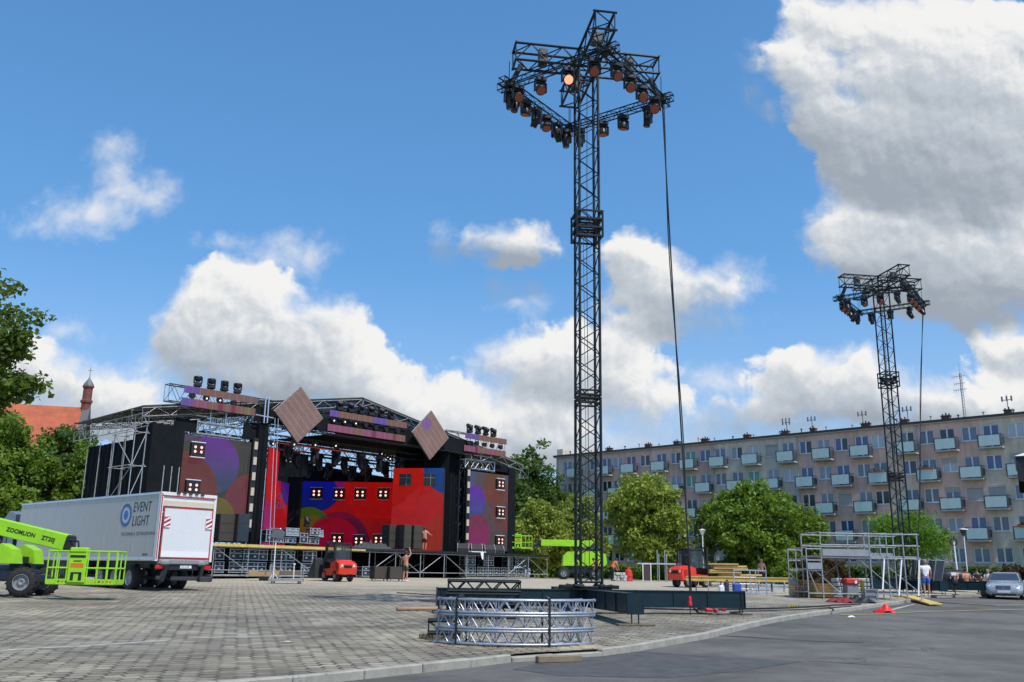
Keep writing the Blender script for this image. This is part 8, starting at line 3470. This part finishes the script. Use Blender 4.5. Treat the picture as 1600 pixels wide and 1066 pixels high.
b = MB()
b.lathe([(0.36, 0.09), (0.36, 0.15), (0.0, 0.22)], (0, 0, p.z - g0), 14)
b.build("cap", M_white, t)
p = at_y(1100, 905, 82.0)
t = thing("park_lamp", "pale street lamp half hidden between the two round trees", "street lamp", (p.x, p.y, gz(p.x, p.y)), 0.0)
b = MB()
b.tube((0, 0, 0), (0, 0, 4.2), 0.05, 8)
b.build("pole", M_white, t)
b = MB()
b.lathe([(0.10, 4.0), (0.24, 4.3), (0.34, 4.4), (0.0, 4.5)], (0, 0, 0), 12)
b.build("lantern", M_white, t)

# black awning corner that reaches in at the right edge
p = at_y(1589, 733, 9.5)
t = thing("market_awning", "black awning corner with a pale top at the right edge of the picture", "awning", (p.x + 1.02, p.y + 0.30, gz(p.x, p.y) - 0.12), -math.atan2(p.x, p.y))
t.scale = (0.5, 0.5, 0.5)
zc = (p.z - gz(p.x, p.y) + 0.12) / 0.5
b = MB()
vs, fs = [], []
for i in range(13):
    a = -1.5 + 3.0 * i / 12
    for y in (-1.5, 1.5):
        sag = 0.06 * math.sin(i * 1.9)
        vs += [(a, y, zc + 0.26), (a, y + 0.03 * math.sin(i * 2.2), zc - 0.24 - sag)]
for i in range(12):
    fs += [(4 * i, 4 * i + 4, 4 * i + 5, 4 * i + 1), (4 * i + 2, 4 * i + 6, 4 * i + 7, 4 * i + 3)]
b.add(vs, fs)
for x in (-1.5, 1.5):
    b.quad((x, -1.5, zc + 0.26), (x, 1.5, zc + 0.26), (x, 1.5, zc - 0.26), (x, -1.5, zc - 0.24))
b.build("valance", mat("black_awning_cloth", (0.010, 0.016, 0.020), 0.6), t)
b = MB()
b.add([(-1.52, -1.52, zc + 0.265), (1.52, -1.52, zc + 0.265), (1.52, 1.52, zc + 0.265), (-1.52, 1.52, zc + 0.265), (0, 0, zc + 0.95)], [(0, 1, 4), (1, 2, 4), (2, 3, 4), (3, 0, 4)])
b.build("top", mat("pale_awning_cloth", (0.60, 0.58, 0.54), 0.7), t)
for x in (1.4,):
    for y in (-1.4, 1.4):
        b = MB()
        b.tube((x, y, 0), (x, y, zc + 0.3), 0.03, 8)
        b.build("pole", M_alu, t)

# ------------------------------------------------------------------ people
def skin_body(name, joints, edges, root, mats, parent=None, sub=1):
    """one continuous surface grown round a posed skeleton"""
    names = list(joints)
    me = bpy.data.meshes.new(name)
    me.from_pydata([joints[n][0] for n in names], [(names.index(a), names.index(b_)) for a, b_ in edges], [])
    ob = bpy.data.objects.new(name, me)
    col.objects.link(ob)
    sk = ob.modifiers.new("skin", "SKIN")
    sk.use_smooth_shade = True
    for i, n in enumerate(names):
        r = joints[n][1]
        sv = me.skin_vertices[0].data[i]
        sv.radius = r if isinstance(r, tuple) else (r, r)
        sv.use_root = (n == root)
    if sub:
        s = ob.modifiers.new("sub", "SUBSURF")
        s.levels = s.render_levels = sub
    dg = bpy.context.evaluated_depsgraph_get()
    m2 = bpy.data.meshes.new_from_object(ob.evaluated_get(dg))
    m2.materials.clear()
    m2.materials.append(mats)
    for p in m2.polygons:
        p.use_smooth = True
    bpy.data.objects.remove(ob)
    bpy.data.meshes.remove(me)
    o = bpy.data.objects.new(name, m2)
    col.objects.link(o)
    if parent is not None:
        o.parent = parent
    return o


STAND = {"pelvis": (0, 0, 0.96), "belly": (0, 0.0, 1.10), "chest": (0, 0.0, 1.32), "neck": (0, -0.01, 1.50), "head": (0, 0.01, 1.60), "crown": (0, 0.0, 1.71),
         "shR": (0.18, 0, 1.42), "elR": (0.25, -0.03, 1.14), "wrR": (0.24, 0.06, 0.90), "shL": (-0.18, 0, 1.42), "elL": (-0.25, -0.03, 1.14), "wrL": (-0.24, 0.06, 0.90),
         "hiR": (0.10, 0, 0.90), "knR": (0.11, 0.02, 0.50), "anR": (0.11, -0.02, 0.09), "toR": (0.13, 0.16, 0.035), "hiL": (-0.10, 0, 0.90), "knL": (-0.11, 0.02, 0.50), "anL": (-0.11, -0.02, 0.09), "toL": (-0.13, 0.16, 0.035)}
RAD = {"pelvis": (0.155, 0.115), "belly": (0.14, 0.10), "chest": (0.165, 0.115), "neck": 0.058, "head": (0.078, 0.095), "crown": (0.07, 0.085), "sh": 0.068, "el": 0.043, "wr": 0.030, "hi": 0.092, "kn": 0.058, "an": 0.040, "to": 0.035}
EDG = [("pelvis", "belly"), ("belly", "chest"), ("chest", "neck"), ("neck", "head"), ("head", "crown"), ("chest", "shR"), ("shR", "elR"), ("elR", "wrR"), ("chest", "shL"), ("shL", "elL"), ("elL", "wrL"),
       ("pelvis", "hiR"), ("hiR", "knR"), ("knR", "anR"), ("anR", "toR"), ("pelvis", "hiL"), ("hiL", "knL"), ("knL", "anL"), ("anL", "toL")]


def person(label, loc, rz, pose=None, s=1.0, top=None, legs=("shorts", None), hair=None, shoes=None, sit=False, hat=None):
    """faces local +y"""
    P = dict(STAND)
    P.update(pose or {})
    J = {k: (v, RAD.get(k, RAD.get(k[:2]))) for k, v in P.items()}
    E = list(EDG)
    for sd in "RL":
        w0, e0 = Vector(P["wr" + sd]), Vector(P["el" + sd])
        d = (w0 - e0).normalized()
        side = Vector((1, 0, 0)) * (1 if sd == "R" else -1)
        fw = d.cross(side).normalized()
        pal = w0 + d * 0.06
        J["pa" + sd] = (tuple(pal), (0.036, 0.020))
        E.append(("wr" + sd, "pa" + sd))
        for k in range(4):
            off = fw * (0.027 - 0.018 * k)
            a = pal + d * 0.035 + off
            L = (0.036, 0.042, 0.039, 0.030)[k]
            c1 = a + d * L * 0.6 - side * 0.006
            c2 = c1 + d * L * 0.7 - side * 0.018
            for q, pt in (("a", a), ("b", c1), ("c", c2)):
                J["f%d%s%s" % (k, q, sd)] = (tuple(pt), 0.0095)
            E += [("pa" + sd, "f%da%s" % (k, sd)), ("f%da%s" % (k, sd), "f%db%s" % (k, sd)), ("f%db%s" % (k, sd), "f%dc%s" % (k, sd))]
        t1 = w0 + d * 0.04 + fw * 0.04
        t2 = t1 + d * 0.035 + fw * 0.018
        J["t1" + sd], J["t2" + sd] = (tuple(t1), 0.011), (tuple(t2), 0.009)
        E += [("wr" + sd, "t1" + sd), ("t1" + sd, "t2" + sd)]
    body = skin_body("person", J, E, "pelvis", M_skin)
    body.location = loc
    body.rotation_euler = (0, 0, rz)
    body.scale = (s, s, s)
    tag(body, label, "person", "people on the square")
    hd = Vector(P["head"])
    up = (Vector(P["crown"]) - hd).normalized()
    f = MB()
    f.sm = True
    for sx in (-1, 1):
        f.lathe([(0.011, 0), (0.009, 0.006), (0, 0.009)], hd + Vector((sx * 0.032, 0.088, 0.03)), 8, "Y")
    f.build("eyes", M_black, body)
    f = MB()
    f.tube(hd + Vector((0, 0.085, 0.035)), hd + Vector((0, 0.115, -0.005)), 0.010, 6, 0.015)
    for sx in (-1, 1):
        f.bbox(hd + Vector((sx * 0.083, -0.005, 0.01)), (0.014, 0.035, 0.055), 0.006)
    f.build("nose_and_ears", M_skin, body)
    f = MB()
    f.bbox(hd + Vector((0, 0.085, -0.045)), (0.045, 0.012, 0.010), 0.003)
    f.build("mouth", MATS.get("lip") or mat("lip", (0.35, 0.12, 0.10), 0.5), body)
    h = MB()
    h.sm = True
    prof = [(0.092, -0.06), (0.100, 0.0), (0.096, 0.05), (0.075, 0.10), (0.04, 0.125), (0.0, 0.132)]
    h.lathe(prof, (0, 0, 0), 16, cap=False)
    h2 = MB()
    h2.sm = True
    h2.v = [tuple(hd + Vector((v[0], v[1] * 1.12 - 0.018, v[2] + 0.052 + (0.03 if v[1] > 0.05 and v[2] < 0.03 else 0)))) for v in h.v]
    h2.f, h2.mi, h2.smooth = h.f, h.mi, h.smooth
    h2.build("hair" if hat is None else "helmet", hat or hair or M_hair, body)
    if top is not None:
        JT = {k: (P[k], tuple(q * 1.13 for q in (RAD[k] if isinstance(RAD[k], tuple) else (RAD[k],) * 2))) for k in ("pelvis", "belly", "chest")}
        nk = Vector(P["chest"]).lerp(Vector(P["neck"]), 0.72)
        JT["neck"] = (tuple(nk), 0.075)
        ET = [("pelvis", "belly"), ("belly", "chest"), ("chest", "neck")]
        for sd in "RL":
            JT["sh" + sd] = (P["sh" + sd], 0.082)
            m_ = Vector(P["sh" + sd]).lerp(Vector(P["el" + sd]), 0.62)
            JT["sl" + sd] = (tuple(m_), 0.072)
            ET += [("chest", "sh" + sd), ("sh" + sd, "sl" + sd)]
        skin_body("shirt", JT, ET, "belly", top, body)
    if legs[1] is not None:
        JL = {"belly": (tuple(Vector(P["pelvis"]).lerp(Vector(P["belly"]), 0.45)), (0.165, 0.122)), "pelvis": (P["pelvis"], (0.172, 0.130))}
        EL = [("pelvis", "belly")]
        for sd in "RL":
            JL["hi" + sd] = (P["hi" + sd], 0.108)
            fr = 0.80 if legs[0] == "shorts" else 1.0
            JL["kn" + sd] = (tuple(Vector(P["hi" + sd]).lerp(Vector(P["kn" + sd]), fr)), 0.088 if legs[0] == "shorts" else 0.07)
            EL += [("pelvis", "hi" + sd), ("hi" + sd, "kn" + sd)]
            if legs[0] != "shorts":
                JL["an" + sd] = (P["an" + sd], 0.058)
                EL.append(("kn" + sd, "an" + sd))
        skin_body(legs[0], JL, EL, "pelvis", legs[1], body)
    if shoes is not None:
        for sd in "RL":
            a, c = Vector(P["an" + sd]), Vector(P["to" + sd])
            skin_body("shoe", {"h": (tuple(a + Vector((0, -0.03, -0.045))), 0.046), "m": (tuple(a.lerp(c, 0.5)), 0.05), "t": (tuple(c), 0.042), "k": (tuple(a + Vector((0, 0, 0.02))), 0.048)}, [("h", "m"), ("m", "t"), ("h", "k")], "m", shoes, body)
    return body


M_wht = mat("white_cotton", (0.74, 0.75, 0.78), 0.8, 0, 0.06, 4)
M_blue = mat("bright_blue_cotton", (0.035, 0.14, 0.60), 0.7, 0, 0.08, 4)
M_dkgreen = mat("dark_green_cotton", (0.035, 0.055, 0.055), 0.8)
M_navy = mat("navy_cotton", (0.015, 0.02, 0.035), 0.8)
M_greyhair = mat("grey_hair", (0.22, 0.20, 0.18), 0.8)
p = at_y(1449, 929, 49.6)
p.z = gz(p.x, p.y)
person("man in a white t-shirt and blue shorts seen from behind by the fence panels", p + Vector((0, 0, 0.0)), math.radians(-8), {"anL": (-0.12, -0.05, 0.09), "toL": (-0.16, 0.11, 0.035), "anR": (0.10, 0.04, 0.09), "toR": (0.12, 0.2, 0.035)}, 1.06, M_wht, ("shorts", M_blue), M_greyhair, M_wht)
p = at_y(633, 907, 58.2)
person("shirtless man with a raised arm by the subwoofers before the stage", (p.x, p.y, gz(p.x, p.y)), math.radians(-25), {"elR": (0.30, 0.05, 1.58), "wrR": (0.20, 0.08, 1.84), "elL": (-0.30, 0.0, 1.17), "wrL": (-0.36, 0.12, 0.95), "shR": (0.19, 0.0, 1.45)}, 1.03, None, ("shorts", M_dkgreen), M_hair, M_wht)
x, z = sl(663, 858, 1.0)
person("shirtless man in dark shorts at work on the stage deck beside a speaker", W(x, 1.0, DECK), math.radians(-12), {"elL": (-0.34, 0.05, 1.24), "wrL": (-0.40, 0.22, 1.05), "elR": (0.38, 0.02, 1.22), "wrR": (0.44, 0.2, 1.18)}, 1.0, None, ("shorts", M_black), M_hair, M_char)
p = at_y(957, 905, 69.0)
person("worker in an orange hi-vis top bending by the pale blocks", (p.x, p.y, gz(p.x, p.y)), math.radians(-70), {"chest": (0, 0.18, 1.28), "neck": (0, 0.30, 1.40), "head": (0, 0.36, 1.46), "crown": (0, 0.40, 1.56), "shR": (0.18, 0.22, 1.36), "shL": (-0.18, 0.22, 1.36), "elR": (0.22, 0.32, 1.08), "wrR": (0.18, 0.42, 0.86), "elL": (-0.22, 0.32, 1.08), "wrL": (-0.18, 0.42, 0.86), "belly": (0, 0.06, 1.12)}, 1.0, M_orange, ("trousers", M_navy), M_hair, M_char)
p = at_y(932, 905, 72.0)
person("second worker in orange, seen through the lattice foot of the near tower", (p.x, p.y, gz(p.x, p.y)), math.radians(60), {"chest": (0, 0.12, 1.30), "neck": (0, 0.20, 1.45), "head": (0, 0.26, 1.53), "crown": (0, 0.28, 1.63)}, 0.98, M_orange, ("trousers", M_navy), M_hair, M_char)
p = at_y(1191, 905, 62.0)
person("bare chested man standing beyond the yellow beam before the hedge", (p.x, p.y, gz(p.x, p.y)), math.radians(150), {"elL": (-0.27, 0.02, 1.14), "wrL": (-0.30, 0.10, 0.90)}, 0.98, None, ("trousers", M_navy), M_greyhair, M_char)
# driver of the second forklift
p = at_y(1090, 880, 56.0)
SIT = {"pelvis": (0, 0, 0.50), "belly": (0, 0.02, 0.66), "chest": (0, 0.03, 0.88), "neck": (0, 0.04, 1.06), "head": (0, 0.06, 1.16), "crown": (0, 0.05, 1.27), "shR": (0.18, 0.03, 0.98), "shL": (-0.18, 0.03, 0.98),
       "elR": (0.24, 0.12, 0.74), "wrR": (0.14, 0.34, 0.72), "elL": (-0.24, 0.12, 0.74), "wrL": (-0.14, 0.34, 0.72), "hiR": (0.10, 0.05, 0.47), "hiL": (-0.10, 0.05, 0.47), "knR": (0.14, 0.45, 0.50), "knL": (-0.14, 0.45, 0.50), "anR": (0.14, 0.48, 0.10), "anL": (-0.14, 0.48, 0.10), "toR": (0.15, 0.64, 0.04), "toL": (-0.15, 0.64, 0.04)}
fk = [o for o in bpy.data.objects if o.name.startswith("forklift") and o.parent is None and o.type == "EMPTY"]
for o, lab, cc in ((fk[1], "driver with a bare chest seated in the plank carrying forklift", None),):
    Rz = Matrix.Rotation(o.rotation_euler.z, 3, "Z")
    person(lab, Vector(o.location) + Rz @ Vector((0, -0.34, 0.80)), o.rotation_euler.z, SIT, 0.98, cc, ("trousers", M_navy), M_hair, M_char)
# people sitting on the low bench behind the far girder
bench = thing("bench", "low dark bench carrying the seated people behind the far girder", "bench", at_y(1527, 905, 58.5).xy.to_3d(), math.radians(-22))
bench.location.z = gz(bench.location.x, bench.location.y)
b = MB()
b.box((0, 0, 0.46), (3.2, 0.42, 0.06))
b.build("seat", M_oldwood, bench)
for x in (-1.4, 0, 1.4):
    b = MB()
    b.box((x, 0, 0.22), (0.08, 0.36, 0.44))
    b.build("leg", M_char, bench)
tops = [(mat("pink_print_cotton", (0.50, 0.24, 0.20), 0.8), "pink print top, leftmost on the bench"), (mat("peach_cotton", (0.55, 0.28, 0.16), 0.8), "peach coloured top, second on the bench"), (M_black, "black top in the middle of the bench"), (mat("pale_grey_cotton", (0.52, 0.54, 0.55), 0.8), "pale grey top, second from the right"), (mat("blue_grey_cotton", (0.10, 0.12, 0.20), 0.8), "blue grey top, rightmost on the bench")]
for k, (mm, lab) in enumerate(tops):
    Rz = Matrix.Rotation(bench.rotation_euler.z, 3, "Z")
    o = person("seated person in a " + lab, Vector(bench.location) + Rz @ Vector((-1.25 + k * 0.62, 0.0, 0.12)), bench.rotation_euler.z + PI + 0.25 * ((k * 3) % 4 - 1.5), SIT, 0.96 + 0.02 * (k % 3), mm, ("trousers", M_navy if k % 2 else M_char), M_hair if k != 3 else M_greyhair, M_char)
